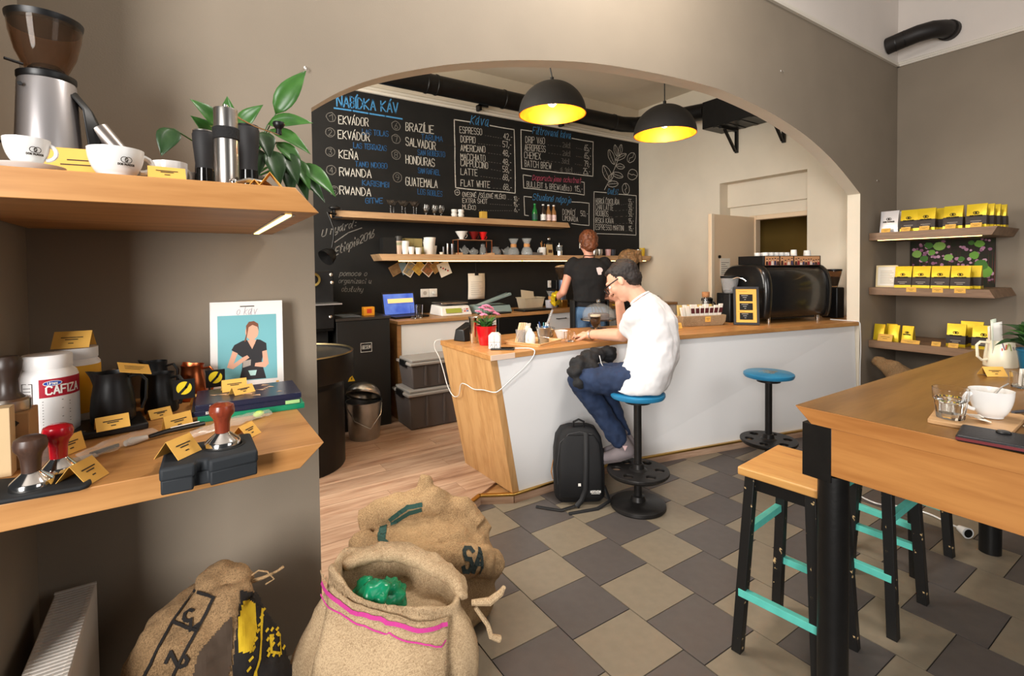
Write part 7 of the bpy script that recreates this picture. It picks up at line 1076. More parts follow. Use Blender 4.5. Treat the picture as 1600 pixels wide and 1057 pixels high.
t = T('potted_plant', 'dark leafy plant in a blue pot at the right picture edge', 'plant', (2.56, 0.455, Z)); MB().lathe([(0.035,0),(0.037,0.003),(0.049,0.088),(0.052,0.09),(0.052,0.098),(0.048,0.098),(0.044,0.08),(0.001,0.08)], 32).build('pot', M('petrol_pot',(16,96,128),0.4), t)
for k in range(20): a = k*2.4; L = 0.06+0.07*((k*7 % 10)/10); e = Vector((L*math.cos(a), L*math.sin(a), 0.105+0.10*((k*3 % 7)/7))); b = Vector((0.02*math.cos(a),0.02*math.sin(a),0.10+0.03*((k*3 % 7)/7))); leaf(t, b, e, 0.034, GREEND if k % 3 else GREENL, 0.3, nrm=(0,0,1), stem=(0,0,0.08))
tent('yellow folded card in front of the painted jug', 2.45, 0.545, Z, -38, 0.07, 0.045, 0.032, group=None)
g = glass('low glass of sugar packets beside the blue pot', (2.29, 0.435, Z), 0.032, 0.05, 0.03); [MB().obox((0.01*q-0.01,0.0,0.034),(0.032,0.002,0.055),(0.15*q,0.2,0.5*q)).build('sugar_packet', PAPER, g) for q in range(3)]
# cable and socket under the table
t = T('extension_cord', 'white cord with a loose round socket on the tiles under the table', 'cord', (0,0,0)); MB().tube(catmull([(3.10,0.80,0.03),(3.16,0.86,0.012),(3.21,0.95,0.006),(3.2,1.05,0.006),(3.12,1.15,0.006),(3.2,1.3,0.006),(3.5,1.45,0.006),(3.8,1.7,0.006),(3.95,1.78,0.006)], 5), 0.0045, 8).build('cord', WHITE, t); MB().cyl((3.07,0.76,0.030),(3.10,0.80,0.030),0.026,0.014,20).build('socket_head', WHITE, t); MB().cyl((3.069,0.7588,0.030),(3.0685,0.758,0.030),0.02,n=20).build('socket_face', BLK, t)
# small sack under the right shelves
# ================================================================== sacks
JUTE = BURLAP('jute', (182, 150, 108), (128, 100, 68)); JUTE2 = BURLAP('jute_grey', (160, 128, 90), (106, 82, 54)); JUTE3 = BURLAP('jute_pale', (200, 174, 138), (150, 124, 92))
def surf(o, origin, u, v, d, lift=0.003):
    dg = bpy.context.evaluated_depsgraph_get(); bvh = BVHTree.FromPolygons([o.matrix_world @ q.co for q in o.data.vertices], [p.vertices[:] for p in o.data.polygons]); origin = Vector(origin); u = Vector(u); v = Vector(v); d = Vector(d).normalized(); last = [None]
    def fn(a, b):
        h = bvh.ray_cast(origin + u*a + v*b, d)
        if h[0] is None: return last[0] or (origin + u*a + v*b + d*0.3, -d)
        nn = h[1] if h[1].dot(d) < 0 else -h[1]; last[0] = (h[0] + nn*lift, nn); return last[0]
    return fn
def fine(polys, st=0.012):
    out = []
    for pl in polys:
        q = [pl[0]]
        for a, b in zip(pl[:-1], pl[1:]):
            n = max(1, int(math.hypot(b[0]-a[0], b[1]-a[1])/st)); q += [(a[0]+(b[0]-a[0])*i/n, a[1]+(b[1]-a[1])*i/n) for i in range(1, n+1)]
        out.append(q)
    return out
CR = Vector((0.836,-0.548,0)); CU = Vector((0.25,0.38,0.89)).normalized()      # rough right and up across the sacks
def sackbody(mb, c, prof, seed, n=40, lean=(0,0)):
    rnd = random.Random(seed); ph = [rnd.uniform(0,6.28) for _ in range(4)]; rings = []
    for r, z in prof:
        rings.append([(c[0]+lean[0]*z + r*(1+0.05*math.sin(2*a+ph[0])+0.04*math.sin(5*a+ph[1]+6*z)+0.02*math.sin(9*a+ph[2]-9*z))*math.cos(a), c[1]+lean[1]*z + r*(1+0.05*math.sin(2*a+ph[0])+0.04*math.sin(5*a+ph[1]+6*z)+0.02*math.sin(9*a+ph[2]-9*z))*math.sin(a), z) for a in [2*math.pi*i/n for i in range(n)]])
    return mb.loft(rings)
# rear sack
t = T('burlap_sack', 'rear burlap sack with twisted top beside the wooden floor edge', 'sack', (0,0,0)); mb = MB(); sackbody(mb, (0.72,1.70), [(0.19,0.004),(0.225,0.04),(0.24,0.13),(0.238,0.24),(0.215,0.32),(0.15,0.37),(0.05,0.385)], 3, lean=(-0.02,0.02))
mb.tube([(0.49,1.78,0.33),(0.53,1.62,0.34),(0.65,1.53,0.335),(0.80,1.50,0.30),(0.92,1.55,0.22),(0.96,1.62,0.15)], [0.045,0.055,0.05,0.055,0.05,0.035], 12); mb.tube([(0.52,1.84,0.375),(0.64,1.78,0.42),(0.76,1.74,0.42),(0.88,1.70,0.35),(0.92,1.63,0.29)], [0.045,0.055,0.06,0.055,0.045], 12)
mb.tube([(0.74,1.76,0.40),(0.745,1.765,0.45),(0.75,1.775,0.49),(0.758,1.78,0.515)], [0.055,0.038,0.032,0.022], 10); mb.tube([(0.80,1.74,0.41),(0.85,1.68,0.40),(0.90,1.62,0.34)], [0.035,0.045,0.04], 10)
s3 = blob(mb, 'cloth', JUTE, t, 0.009, 2, 0.04, 0.09); fn = surf(s3, (0.72,1.2,0.75), CR, CU, (0.0,0.75,-0.66)); INKG = M('sack_ink_green', (44, 78, 70), 0.9)
ink(MB(), fine([[(-0.20,-0.12),(-0.21,-0.05),(-0.185,0.02)], [(-0.19,-0.12),(-0.195,-0.05),(-0.175,0.02)], [(-0.16,0.04),(-0.10,0.08),(-0.05,0.09)], [(-0.15,0.03),(-0.09,0.065),(-0.05,0.075)]]), fn, 0.016).build('printed_mark', INKG, t)
ink(MB(), fine(place('SA', 0.07, 0.06, -0.10, slant=0.1)), surf(s3, (0.72,1.2,0.62), CR, CU, (0.0,0.8,-0.55)), 0.014).build('printed_letters', M('sack_ink_dark', (40,50,48), 0.9), t)
# front sack, open, with green liner
t = T('burlap_sack', 'open pale burlap sack with pink striped hem in front', 'sack', (0,0,0)); n = 56; FC = Vector((-0.548,-0.836,0)); rings = []
def mouth(rr, zc, tilt, cx, cy, wr=0.0, seed=0):
    out = []
    for i in range(n):
        a = 2*math.pi*i/n; e = CR*math.cos(a)*rr*1.02 + (-FC)*math.sin(a)*rr*(0.78 if zc < 0.35 else 0.62); k = 1 + wr*(0.6*math.sin(3*a+seed) + 0.4*math.sin(7*a+2*seed)); out.append((cx+e.x*k, cy+e.y*k, zc + (-0.055*math.cos(a)*min(1, tilt/0.004)) + wr*0.12*math.sin(5*a+seed)))
    return out
for rr, z, tl, cx, cy, wr in ((0.20,0.004,0,0.46,1.36,0.02),(0.245,0.05,0,0.46,1.355,0.03),(0.262,0.15,0,0.455,1.35,0.04),(0.252,0.25,0.001,0.465,1.34,0.05),(0.222,0.33,0.002,0.48,1.345,0.05),(0.19,0.385,0.003,0.495,1.35,0.04),(0.178,0.42,0.004,0.50,1.355,0.04),(0.178,0.445,0.005,0.50,1.36,0.05),(0.168,0.446,0.005,0.50,1.362,0.05),(0.158,0.425,0.004,0.50,1.365,0.05),(0.15,0.385,0.003,0.50,1.37,0.05),(0.14,0.36,0.0,0.49,1.37,0.04)): rings.append(mouth(rr, z*0.965, tl, cx-0.025, cy, wr, 1.3))
mb = MB(); mb.loft(rings); s2 = mb.build('cloth', JUTE3, t, ang=80, sub=1); tx = bpy.data.textures.new('crease', 'CLOUDS'); tx.noise_scale = 0.08; d = s2.modifiers.new('d','DISPLACE'); d.texture = tx; d.strength = 0.028; d.mid_level = 0.5; d.texture_coords = 'LOCAL'; bake(s2)
mb = MB(); mb.tube([(0.36,1.455,0.452),(0.41,1.478,0.452),(0.48,1.475,0.446),(0.55,1.44,0.434),(0.61,1.38,0.41),(0.65,1.30,0.385),(0.64,1.25,0.365)], [0.022,0.035,0.042,0.045,0.042,0.036,0.022], 14, flat=0.6); blob(mb, 'rolled_hem', JUTE3, t, 0.009, 5, 0.02, 0.05)
mb = MB(); [mb.ball((0.43+0.042*math.cos(k*2.1), 1.365+0.035*math.sin(k*2.1), 0.375+0.018*(k % 3)), (0.042,0.036,0.04), 10, 7) for k in range(7)]; blob(mb, 'green_liner', M('green_plastic', (10, 148, 108), 0.25, c2=(14,110,60), vs=18), t, 0.010, 2, 0.06, 0.03)
fn = surf(s2, Vector((0.46,1.345,0.405)) + FC*0.55, CR, Vector((0,0,1)), -FC, 0.004); fl0 = surf(s2, Vector((0.46,1.345,0.405)) + FC*0.55, CR, Vector((0,0,1)), -FC, 0.010); mbf = MB(); mbf.grid(lambda u, v: fl0(-0.145+0.31*u + 0.02*v*(u-0.4), 0.052-0.10*u - 0.28*v)[0] + FC*(0.012*math.sin(math.pi*min(1,v*1.2))), 24, 16); mbf.build('folded_flap', JUTE3, t, ang=80, solid=0.006)
fn = surf(s2, Vector((0.46,1.345,0.405)) + FC*0.55, CR, Vector((0,0,1)), -FC, 0.019); HP = M('hem_pink', (196, 60, 140), 0.9)
st = [(-0.165+0.32*i/30, 0.042-0.105*i/30) for i in range(31)]; ink(MB(), [st], fn, 0.010).build('pink_stripe', HP, t); ink(MB(), [[(a, b-0.022) for a, b in st]], fn, 0.004).build('pink_stripe', HP, t)
PUR = M('sack_ink_purple', (92, 40, 74), 0.9); fn2 = surf(s2, Vector((0.46,1.345,0.25)) + FC*0.6 + Vector((0,0,0.15)), CR, Vector((0,0,1)), -FC + Vector((0,0,-0.25)), 0.008)
ink(MB(), fine([[(-0.245,-0.06),(-0.20,-0.035),(-0.16,-0.03),(-0.11,0.01),(-0.09,0.06)], [(-0.20,-0.035),(-0.15,-0.05),(-0.10,-0.02)], [(-0.18,-0.04),(-0.12,-0.06),(-0.09,-0.04)], [(-0.15,-0.03),(-0.11,-0.035),(-0.095,0.02)]]), fn2, 0.024).build('purple_emblem', PUR, t); ink(MB(), fine([[(-0.25,-0.11),(-0.22,-0.08),(-0.17,-0.075),(-0.13,-0.08)]]), fn2, 0.012).build('white_swoosh', INKW, t)
MB().tube([(0.655,1.23,0.36),(0.70,1.205,0.36),(0.735,1.20,0.375),(0.74,1.19,0.395)], [0.008,0.012,0.01,0.006], 8).build('frayed_knot', JUTE3, t); MB().tube([(0.665,1.225,0.345),(0.69,1.20,0.30),(0.695,1.19,0.27),(0.72,1.185,0.255)], [0.006,0.007,0.008,0.01], 8).build('frayed_string', JUTE3, t)
mb = MB()
for i in range(120):
    f_ = i/119; p, nn = fn(-0.172+0.335*f_, 0.066-0.105*f_); mb.cyl(p, Vector(p)+Vector((random.uniform(-.004,.004),random.uniform(-.004,.004),random.uniform(0.006,0.016))), 0.0012, 0.0006, 4)
fr_ = mb.build('hem_fringe', JUTE3, t); fr_['kind'] = 'stuff'
# dark printed sack under the left shelf
t = T('burlap_sack', 'burlap sack printed with numbers and yellow pattern under the shelf', 'sack', (0,0,0)); mb = MB(); sackbody(mb, (-0.01,1.455), [(0.16,0.004),(0.19,0.04),(0.205,0.14),(0.195,0.25),(0.165,0.35),(0.12,0.43),(0.07,0.47),(0.03,0.485)], 9, lean=(0.05,0.08))
mb.tube([(-0.01,1.47,0.47),(0.02,1.5,0.505),(0.06,1.51,0.515),(0.10,1.5,0.50),(0.125,1.485,0.485)], [0.02,0.035,0.034,0.028,0.014], 10, flat=0.6); mb.tube([(0.02,1.45,0.47),(0.07,1.44,0.47),(0.12,1.46,0.48)], [0.03,0.035,0.018], 10)
s1 = blob(mb, 'cloth', JUTE2, t, 0.009, 2, 0.045, 0.09); INKB = M('sack_ink_black', (30, 26, 24), 0.9); INKY = M('sack_ink_yellow', (206, 172, 30), 0.85)
SD = Vector((0.06,0.86,-0.5)).normalized(); SU = Vector((0,0.5,0.86)).normalized(); SR = Vector((0.997,-0.07,0)); fn = surf(s1, Vector((0.03,1.45,0.30)) - SD*0.6, SR, SU, SD, 0.004)
def rotp(polys, ang, ox, oy): c, s = math.cos(R_(ang)), math.sin(R_(ang)); return [[(ox + x*c - y*s, oy + x*s + y*c) for x, y in pl] for pl in polys]
for ch_, an_, ax_, ay_ in (('3', 205, -0.035, 0.15), ('2', 240, -0.075, 0.075), ('0', 245, -0.105, 0.02), ('0', 248, -0.125, -0.03)): ink(MB(), fine(rotp(place(ch_, 0.04, 0, 0), an_, ax_, ay_)), fn, 0.008).build('printed_number', INKB, t)
ink(MB(), fine([[(-0.03,0.19),(-0.075,0.135),(-0.13,0.04),(-0.165,-0.09)], [(0.012,0.16),(-0.025,0.10),(-0.07,0.03),(-0.10,-0.09)], [(-0.075,0.135),(-0.025,0.10)], [(-0.03,0.19),(0.012,0.16)]]), fn, 0.007).build('printed_border', INKB, t)
def patch(pts, mat, nm, lift=0.0):   # filled print laid over the cloth as fine cells
    xs = [p[0] for p in pts]; ys = [p[1] for p in pts]; s = 0.004; mb = MB()
    def inside(x, y):
        c = False
        for i in range(len(pts)):
            (x1, y1), (x2, y2) = pts[i], pts[i-1]
            if (y1 > y) != (y2 > y) and x < (x2-x1)*(y-y1)/(y2-y1)+x1: c = not c
        return c
    fnl = surf(s1, Vector((0.03,1.45,0.30)) - SD*0.6, SR, SU, SD, 0.0035+lift)
    x = min(xs)
    while x < max(xs):
        y = min(ys)
        while y < max(ys):
            if inside(x+s/2, y+s/2): mb.add([fnl(x,y)[0], fnl(x+s,y)[0], fnl(x+s,y+s)[0], fnl(x,y+s)[0]], [(0,1,2,3)])
            y += s
        x += s
    return mb.build(nm, mat, t, ang=80)
patch([(0.07,0.16),(0.12,0.14),(0.175,0.06),(0.205,-0.06),(0.20,-0.2),(0.0,-0.2),(0.03,-0.08),(0.05,0.03)], INKB, 'black_print_field'); patch([(-0.02,0.06),(0.05,0.11),(0.045,0.02),(0.01,-0.1),(-0.03,-0.2),(-0.08,-0.2),(-0.05,-0.06)], M('sack_ink_worn',(70,56,44),0.9), 'worn_print_field')
patch([(0.075,0.14),(0.10,0.12),(0.10,0.06),(0.085,0.02),(0.06,0.03),(0.06,0.10)], INKY, 'yellow_print', 0.001); patch([(0.09,-0.02),(0.105,-0.07),(0.14,-0.12),(0.12,-0.16),(0.05,-0.19),(0.03,-0.16),(0.07,-0.09)], INKY, 'yellow_print', 0.001)
[ink(MB(), fine([q_]), surf(s1, Vector((0.03,1.45,0.30)) - SD*0.6, SR, SU, SD, 0.006), 0.007).build('yellow_line', INKY, t) for q_ in ([(0.115,0.10),(0.10,0.0),(0.05,-0.12)], [(0.128,0.0),(0.148,-0.01),(0.15,0.03),(0.13,0.035),(0.128,0.0)])]; ink(MB(), [[(a,b),(a+0.004,b+0.004)] for a, b in [(0.12+0.012*(k % 4), 0.05-0.018*(k//4)-0.004*(k % 3)) for k in range(16)]] + [[(0.115-0.006*k,0.095-0.012*k-0.001*k*k*0.5),(0.121-0.006*k,0.099-0.012*k-0.001*k*k*0.5)] for k in range(10)], surf(s1, Vector((0.03,1.45,0.30)) - SD*0.6, SR, SU, SD, 0.006), 0.006).build('yellow_dots', INKY, t)
MB().tube([(0.115,1.485,0.49),(0.14,1.47,0.51),(0.16,1.46,0.505),(0.175,1.45,0.485),(0.155,1.455,0.475)], 0.0022, 6).build('tie_string', JUTE, t); MB().tube([(0.12,1.48,0.48),(0.155,1.47,0.487),(0.185,1.465,0.495),(0.20,1.46,0.505)], [0.006,0.004,0.003,0.004], 7).build('tie_tail', JUTE, t)
t = T('burlap_sack', 'small burlap sack slumped under the right wall shelves', 'sack', (0,0,0)); mb = MB(); sackbody(mb, (4.72,1.52), [(0.14,0.004),(0.18,0.05),(0.19,0.18),(0.17,0.30),(0.13,0.38),(0.08,0.44)], 5, lean=(-0.1,0.08)); mb.tube([(4.68,1.55,0.42),(4.66,1.62,0.48),(4.67,1.70,0.52),(4.66,1.76,0.545)], [0.09,0.075,0.05,0.03], 12); s4 = blob(mb, 'cloth', JUTE2, t, 0.012, 4, 0.03, 0.08); ink(MB(), fine(place('ABO', 0.08, -0.04, 0.0)), surf(s4, (4.1,1.35,0.36), (0.0,-1.0,0), (0,0,1), (1,0,0)), 0.012).build('printed_letters', INKB, t)
t = T('burlap_sack', 'dark slumped sack farther right under the wall shelves', 'sack', (0,0,0)); mb = MB(); sackbody(mb, (4.85,1.12), [(0.14,0.004),(0.17,0.05),(0.18,0.2),(0.15,0.34),(0.08,0.42)], 6); blob(mb, 'cloth', JUTE2, t, 0.014, 4, 0.03, 0.08); MB().tube([(4.80,1.12,0.42),(4.79,1.11,0.45)], [0.05,0.035], 10).build('gathered_top', JUTE2, t)
# ================================================================== backpack and jacket
t = T('backpack', 'black backpack leaning on the white counter beside the stool', 'backpack', (1.842, 2.14, 0), R_(-33)); BPK = M('black_nylon', (17, 17, 19), 0.7, bump=0.25, bs=260); mb = MB()
for k, (w_, d_, z) in enumerate(((0.128,0.07,0.005),(0.142,0.082,0.03),(0.142,0.085,0.15),(0.138,0.08,0.28),(0.122,0.07,0.37),(0.085,0.05,0.41),(0.05,0.03,0.42))): pass
def rr(w_, d_, z, n=32, e=0.35, oy=0.0): return [(math.copysign(abs(math.cos(a))**e, math.cos(a))*w_, math.copysign(abs(math.sin(a))**e, math.sin(a))*d_ + oy, z) for a in [2*math.pi*i/n for i in range(n)]]
MB().loft([rr(w_, d_, z, oy=z*0.08) for w_, d_, z in ((0.12,0.065,0.004),(0.14,0.08,0.03),(0.143,0.085,0.15),(0.14,0.082,0.27),(0.128,0.072,0.35),(0.10,0.055,0.395),(0.06,0.03,0.412))]).build('main_pack', BPK, t, ang=60); MB().loft([rr(w_, d_, z, oy=-0.08+z*0.08) for w_, d_, z in ((0.10,0.012,0.03),(0.118,0.028,0.05),(0.12,0.032,0.2),(0.11,0.022,0.33),(0.08,0.01,0.375))]).build('front_pocket', BPK, t, ang=60)
MB().tube([(-0.03,0.0,0.405),(-0.028,-0.01,0.44),(0.0,-0.015,0.455),(0.03,-0.01,0.44),(0.032,0.0,0.40)], 0.006, 8).build('grab_handle', BPK, t); NYL = M('strap_black', (18,18,20), 0.6)
MB().tube([(0.035,-0.06,0.39),(0.03,-0.092,0.33),(0.025,-0.118,0.22),(0.02,-0.125,0.10),(0.0,-0.118,0.04),(-0.03,-0.13,0.01)], 0.014, 8, flat=0.35).build('shoulder_strap', NYL, t); MB().tube([(-0.03,-0.12,0.012),(-0.12,-0.16,0.006),(-0.2,-0.13,0.005),(-0.25,-0.11,0.005)], 0.012, 8, flat=0.3).build('loose_strap', NYL, t); MB().tube([(0.14,-0.03,0.08),(0.16,-0.09,0.02),(0.08,-0.15,0.006),(-0.05,-0.19,0.005),(-0.08,-0.2,0.005)], 0.010, 8, flat=0.3).build('loose_strap', NYL, t)
ink(MB(), place('NORTHERN', 0.012, 0.05, 0.075, wmax=0.055) + [[(0.055,0.07),(0.10,0.07)]], planar((0,-0.112,0), (1,0,0), (0,0.08,1), 0.004), 0.0022).build('pack_lettering', INKW, t); MB().box(-0.02,-0.126,0.12,-0.005,-0.1245,0.135).build('woven_tag', INKW, t); MB().tube([(-0.12,-0.06,0.05),(-0.13,-0.07,0.2),(-0.11,-0.06,0.34),(-0.06,-0.055,0.385),(0.0,-0.052,0.395),(0.07,-0.055,0.38)], 0.0025, 6).build('zip', M('zip_grey',(60,60,62),0.4), t); MB().tube([(-0.145,0.0,0.22),(-0.158,-0.02,0.16),(-0.15,-0.03,0.12)], [0.006,0.01,0.006], 8, flat=0.4).build('tan_loop', M('tan_leather',(170,120,70),0.6), t)
t = T('jacket', 'black jacket bundled on the customer\'s lap under the counter edge', 'jacket', (0,0,0)); mb = MB(); rnd = random.Random(12)
for p, r in (((1.90,2.19,0.75),0.055),((1.98,2.205,0.775),0.055),((2.06,2.215,0.785),0.05),((2.14,2.2,0.785),0.05),((1.85,2.16,0.71),0.05),((1.84,2.13,0.665),0.04),((1.95,2.15,0.735),0.045)): mb.ball(p, (r*1.2,r,r*0.9), 12, 8, (rnd.random(),rnd.random(),rnd.random()))
blob(mb, 'cloth', M('jacket_black', (26,26,28), 0.8, bump=0.4, bs=120), t, 0.009, 4, 0.04, 0.045); MB().tube([(2.0,2.13,0.80),(1.99,2.105,0.76),(2.0,2.09,0.73)], 0.0025, 6).build('zip_edge', M('zip_silver',(200,200,200),0.4), t)
# ================================================================== people
SKIN = M('skin', (226, 172, 144), 0.5, var=0.04, vs=20); SKIN2 = M('skin_pink', (222, 160, 136), 0.5, var=0.04, vs=20)
DENIM = M('denim_dark', (34, 52, 84), 0.85, c2=(22, 36, 62), vs=16, bump=0.35, bs=300); DENIM2 = M('denim_mid', (84, 116, 150), 0.85, c2=(60, 90, 126), vs=16, bump=0.3, bs=300)
HAIRD = M('hair_dark', (44, 34, 30), 0.6, c2=(26, 20, 18), vs=60, bump=0.6, bs=160); HAIRB = M('hair_auburn', (122, 70, 40), 0.5, c2=(76, 40, 24), vs=40, stretch=(1,1,0.25), bump=0.7, bs=120); HAIRL = M('hair_blond', (176, 140, 96), 0.5, c2=(110, 80, 54), vs=40, stretch=(1,1,0.25), bump=0.6, bs=120)
def basis(f, up=(0,0,1)):
    f = Vector(f).normalized(); l = Vector(up).cross(f).normalized(); u = f.cross(l); return f, l, u
def hand(mb, wrist, d, nrm, side, s=1.0, curl=0.5):
    """d: toward the fingers, nrm: back of the hand, side: +1/-1 thumb side along nrm x d"""
    d = Vector(d).normalized(); nrm = Vector(nrm); nrm = (nrm - d*nrm.dot(d)).normalized(); sd = nrm.cross(d)*side; w = Vector(wrist)
    for k in (-1, 0, 1): mb.cap(w + d*0.012*s + sd*0.011*k*s, w + d*0.078*s + sd*0.022*k*s, 0.013*s, 0.0115*s, 10)
    for k, (o, L) in enumerate(((0.030,0.066),(0.010,0.074),(-0.010,0.069),(-0.029,0.054))):
        p0 = w + d*0.078*s + sd*o*s; a = curl*(0.7+0.12*k); p1 = p0 + (d*math.cos(a*0.6) - nrm*math.sin(a*0.6))*L*0.5*s; p2 = p1 + (d*math.cos(a*1.7) - nrm*math.sin(a*1.7))*L*0.32*s; p3 = p2 + (d*math.cos(a*2.5) - nrm*math.sin(a*2.5))*L*0.24*s
        mb.cap(p0, p1, 0.0092*s, 0.0085*s, 8); mb.cap(p1, p2, 0.0085*s, 0.008*s, 8); mb.cap(p2, p3, 0.008*s, 0.007*s, 8)
    q0 = w + d*0.022*s + sd*0.022*s; q1 = q0 + (d*0.6 + sd*0.75 - nrm*0.25).normalized()*0.040*s; q2 = q1 + (d*0.85 + sd*0.25 - nrm*0.3).normalized()*0.030*s
    mb.cap(q0, q1, 0.0125*s, 0.0105*s, 10); mb.cap(q1, q2, 0.0105*s, 0.008*s, 10)
def headm(mb, c, fwd, up, s=1.0):
    """skull, jaw, nose, ears; c is the middle of the head"""
    f, l, u = basis(fwd, up); P = lambda x, y, z: Vector(c) + (f*x + l*y + u*z)*s; rot = Matrix((f, l, u)).transposed().to_euler()
    mb.ball(P(-0.012,0,0.028), (0.096*s,0.076*s,0.088*s), 18, 12, rot); mb.ball(P(0.025,0,-0.025), (0.068*s,0.062*s,0.085*s), 16, 10, rot); mb.ball(P(0.055,0,-0.085), (0.030*s,0.034*s,0.026*s), 12, 8, rot)
    mb.cap(P(0.088,0,0.018), P(0.108,0,-0.022), 0.009*s, 0.013*s, 8); mb.ball(P(0.088,0,-0.052), (0.014*s,0.025*s,0.008*s), 10, 6, rot); mb.ball(P(0.082,0,0.03), (0.02*s,0.055*s,0.014*s), 12, 6, rot)
    for sg in (-1, 1): mb.ball(P(-0.008,0.078*sg,-0.008), (0.018*s,0.008*s,0.03*s), 10, 7, rot); mb.ball(P(0.055,0.04*sg,-0.02), (0.03*s,0.026*s,0.03*s), 10, 7, rot)
    return P, rot
def torso(mb, rings, n=28):
    rr_ = []
    for c, l, f, w_, d_ in rings:
        c = Vector(c); l = Vector(l); f = Vector(f); rr_.append([c + l*math.copysign(abs(math.cos(a))**0.8, math.cos(a))*w_ + f*math.copysign(abs(math.sin(a))**0.8, math.sin(a))*d_ for a in [2*math.pi*i/n for i in range(n)]])
    return mb.loft(rr_)
# ---- seated customer
t = T('person', 'customer in white T-shirt and jeans sitting on a stool at the counter', 'person', (0,0,0))
f = Vector((-0.42,0.91,0)).normalized(); l = Vector((-0.91,-0.42,0)).normalized()
body = MB(); P_, rot_ = headm(body, (2.10,2.035,1.238), f*0.82 + Vector((0,0,-0.57)), (f*0.57 + Vector((0,0,0.82))), 0.97)
body.cap((2.175,1.965,1.115), (2.125,2.005,1.195), 0.058, 0.054)
ARM = [((2.05,1.885,1.055),0.048), ((2.135,2.075,0.915),0.040), ((2.13,2.36,0.889),0.027)]
body.cap(ARM[0][0], ARM[1][0], 0.047, 0.041); body.cap(ARM[1][0], (2.135,2.17,0.908), 0.041, 0.040); body.cap((2.135,2.17,0.908), ARM[2][0], 0.040, 0.027); hand(body, (2.13,2.36,0.884), (-0.05,1,-0.02), (-0.35,0,0.95), 1, 0.98, 0.55)
body.cap((2.345,2.02,1.05), (2.37,2.30,0.905), 0.046, 0.040); body.cap((2.37,2.30,0.905), (2.235,2.20,1.10), 0.038, 0.027); hand(body, (2.235,2.20,1.10), (-0.42,-0.35,0.85), (0.55,0.75,0.4), -1, 0.95, 0.7)
body.cap((2.14,1.87,0.80), (2.18,1.93,1.05), 0.09, 0.09); body.cap((2.008,1.995,0.385), (2.012,1.993,0.33), 0.03, 0.03); body.cap((2.09,2.05,0.385), (2.09,2.05,0.33), 0.03, 0.03); body.cap((2.14,1.87,0.80), (1.995,1.88,0.70), 0.07, 0.06); body.cap((1.995,1.88,0.70), (1.875,2.16,0.665), 0.06, 0.05); body.cap((1.875,2.16,0.665), (2.008,1.995,0.385), 0.04, 0.028); body.cap((2.14,1.87,0.80), (2.14,1.93,0.70), 0.07, 0.06); body.cap((2.14,1.93,0.70), (2.04,2.19,0.67), 0.06, 0.05); body.cap((2.04,2.19,0.67), (2.09,2.05,0.385), 0.04, 0.028)
blob(body, 'body', SKIN, t, 0.006, 3)
sh = MB(); Zv = Vector((0,0,1)); lean = (f*0.35 + Zv*0.93).normalized(); fd = f
torso(sh, [((2.065,1.882,0.643),l,f,0.165,0.135), ((2.085,1.872,0.70),l,f,0.172,0.142), ((2.13,1.858,0.80),l,f,0.166,0.138), ((2.165,1.868,0.90),l,f,0.172,0.135), ((2.19,1.893,0.99),l,(f*0.95-Zv*0.3),0.186,0.122), ((2.193,1.925,1.055),l,(f*0.9-Zv*0.42),0.182,0.10), ((2.185,1.95,1.10),l,(f*0.85-Zv*0.5),0.125,0.078), ((2.172,1.968,1.132),l,(f*0.8-Zv*0.6),0.066,0.062)])
sh.cap((2.055,1.885,1.045), (2.10,1.985,0.972), 0.068, 0.064, 16); sh.cap((2.335,2.01,1.045), (2.355,2.12,0.985), 0.068, 0.062, 16)
so = blob(sh, 't_shirt', M('white_cotton', (226,225,226), 0.85, bump=0.1, bs=200), t, 0.009, 7, 0.026, 0.09)
MB().tube([Vector((2.168,1.972,1.136)) + (l*math.cos(a)*0.064 + (f*0.8-Zv*0.6)*math.sin(a)*0.06) for a in [2*math.pi*i/24 for i in range(25)]], 0.006, 8).build('collar', MATS['white_cotton'], so)
jn = MB()
for hip, knee, ank in (((1.995,1.875,0.70),(1.875,2.165,0.662),(2.012,1.993,0.345)), ((2.13,1.925,0.70),(2.04,2.195,0.665),(2.09,2.05,0.35))):
    jn.cap(hip, knee, 0.088, 0.070, 16); m_ = (Vector(knee)+Vector(ank))/2 + Vector((0.008,0.0,0)); jn.cap(knee, m_, 0.070, 0.060, 16); jn.cap(m_, ank, 0.060, 0.052, 16)
jn.ball((2.065,1.89,0.72), (0.155,0.14,0.085), 18, 10, (0,0,R_(25)))
jo = blob(jn, 'jeans', DENIM, t, 0.009, 4, 0.022, 0.05)
MB().tube([(1.90,2.08,0.735),(1.95,1.98,0.762),(1.985,1.91,0.78)], 0.002, 5).build('seam', M('seam_thread', (120,130,150), 0.8), jo)
SHOE = M('shoe_grey', (134, 124, 126), 0.8, bump=0.2, bs=200); SOLE = M('shoe_sole', (92, 84, 84), 0.7)
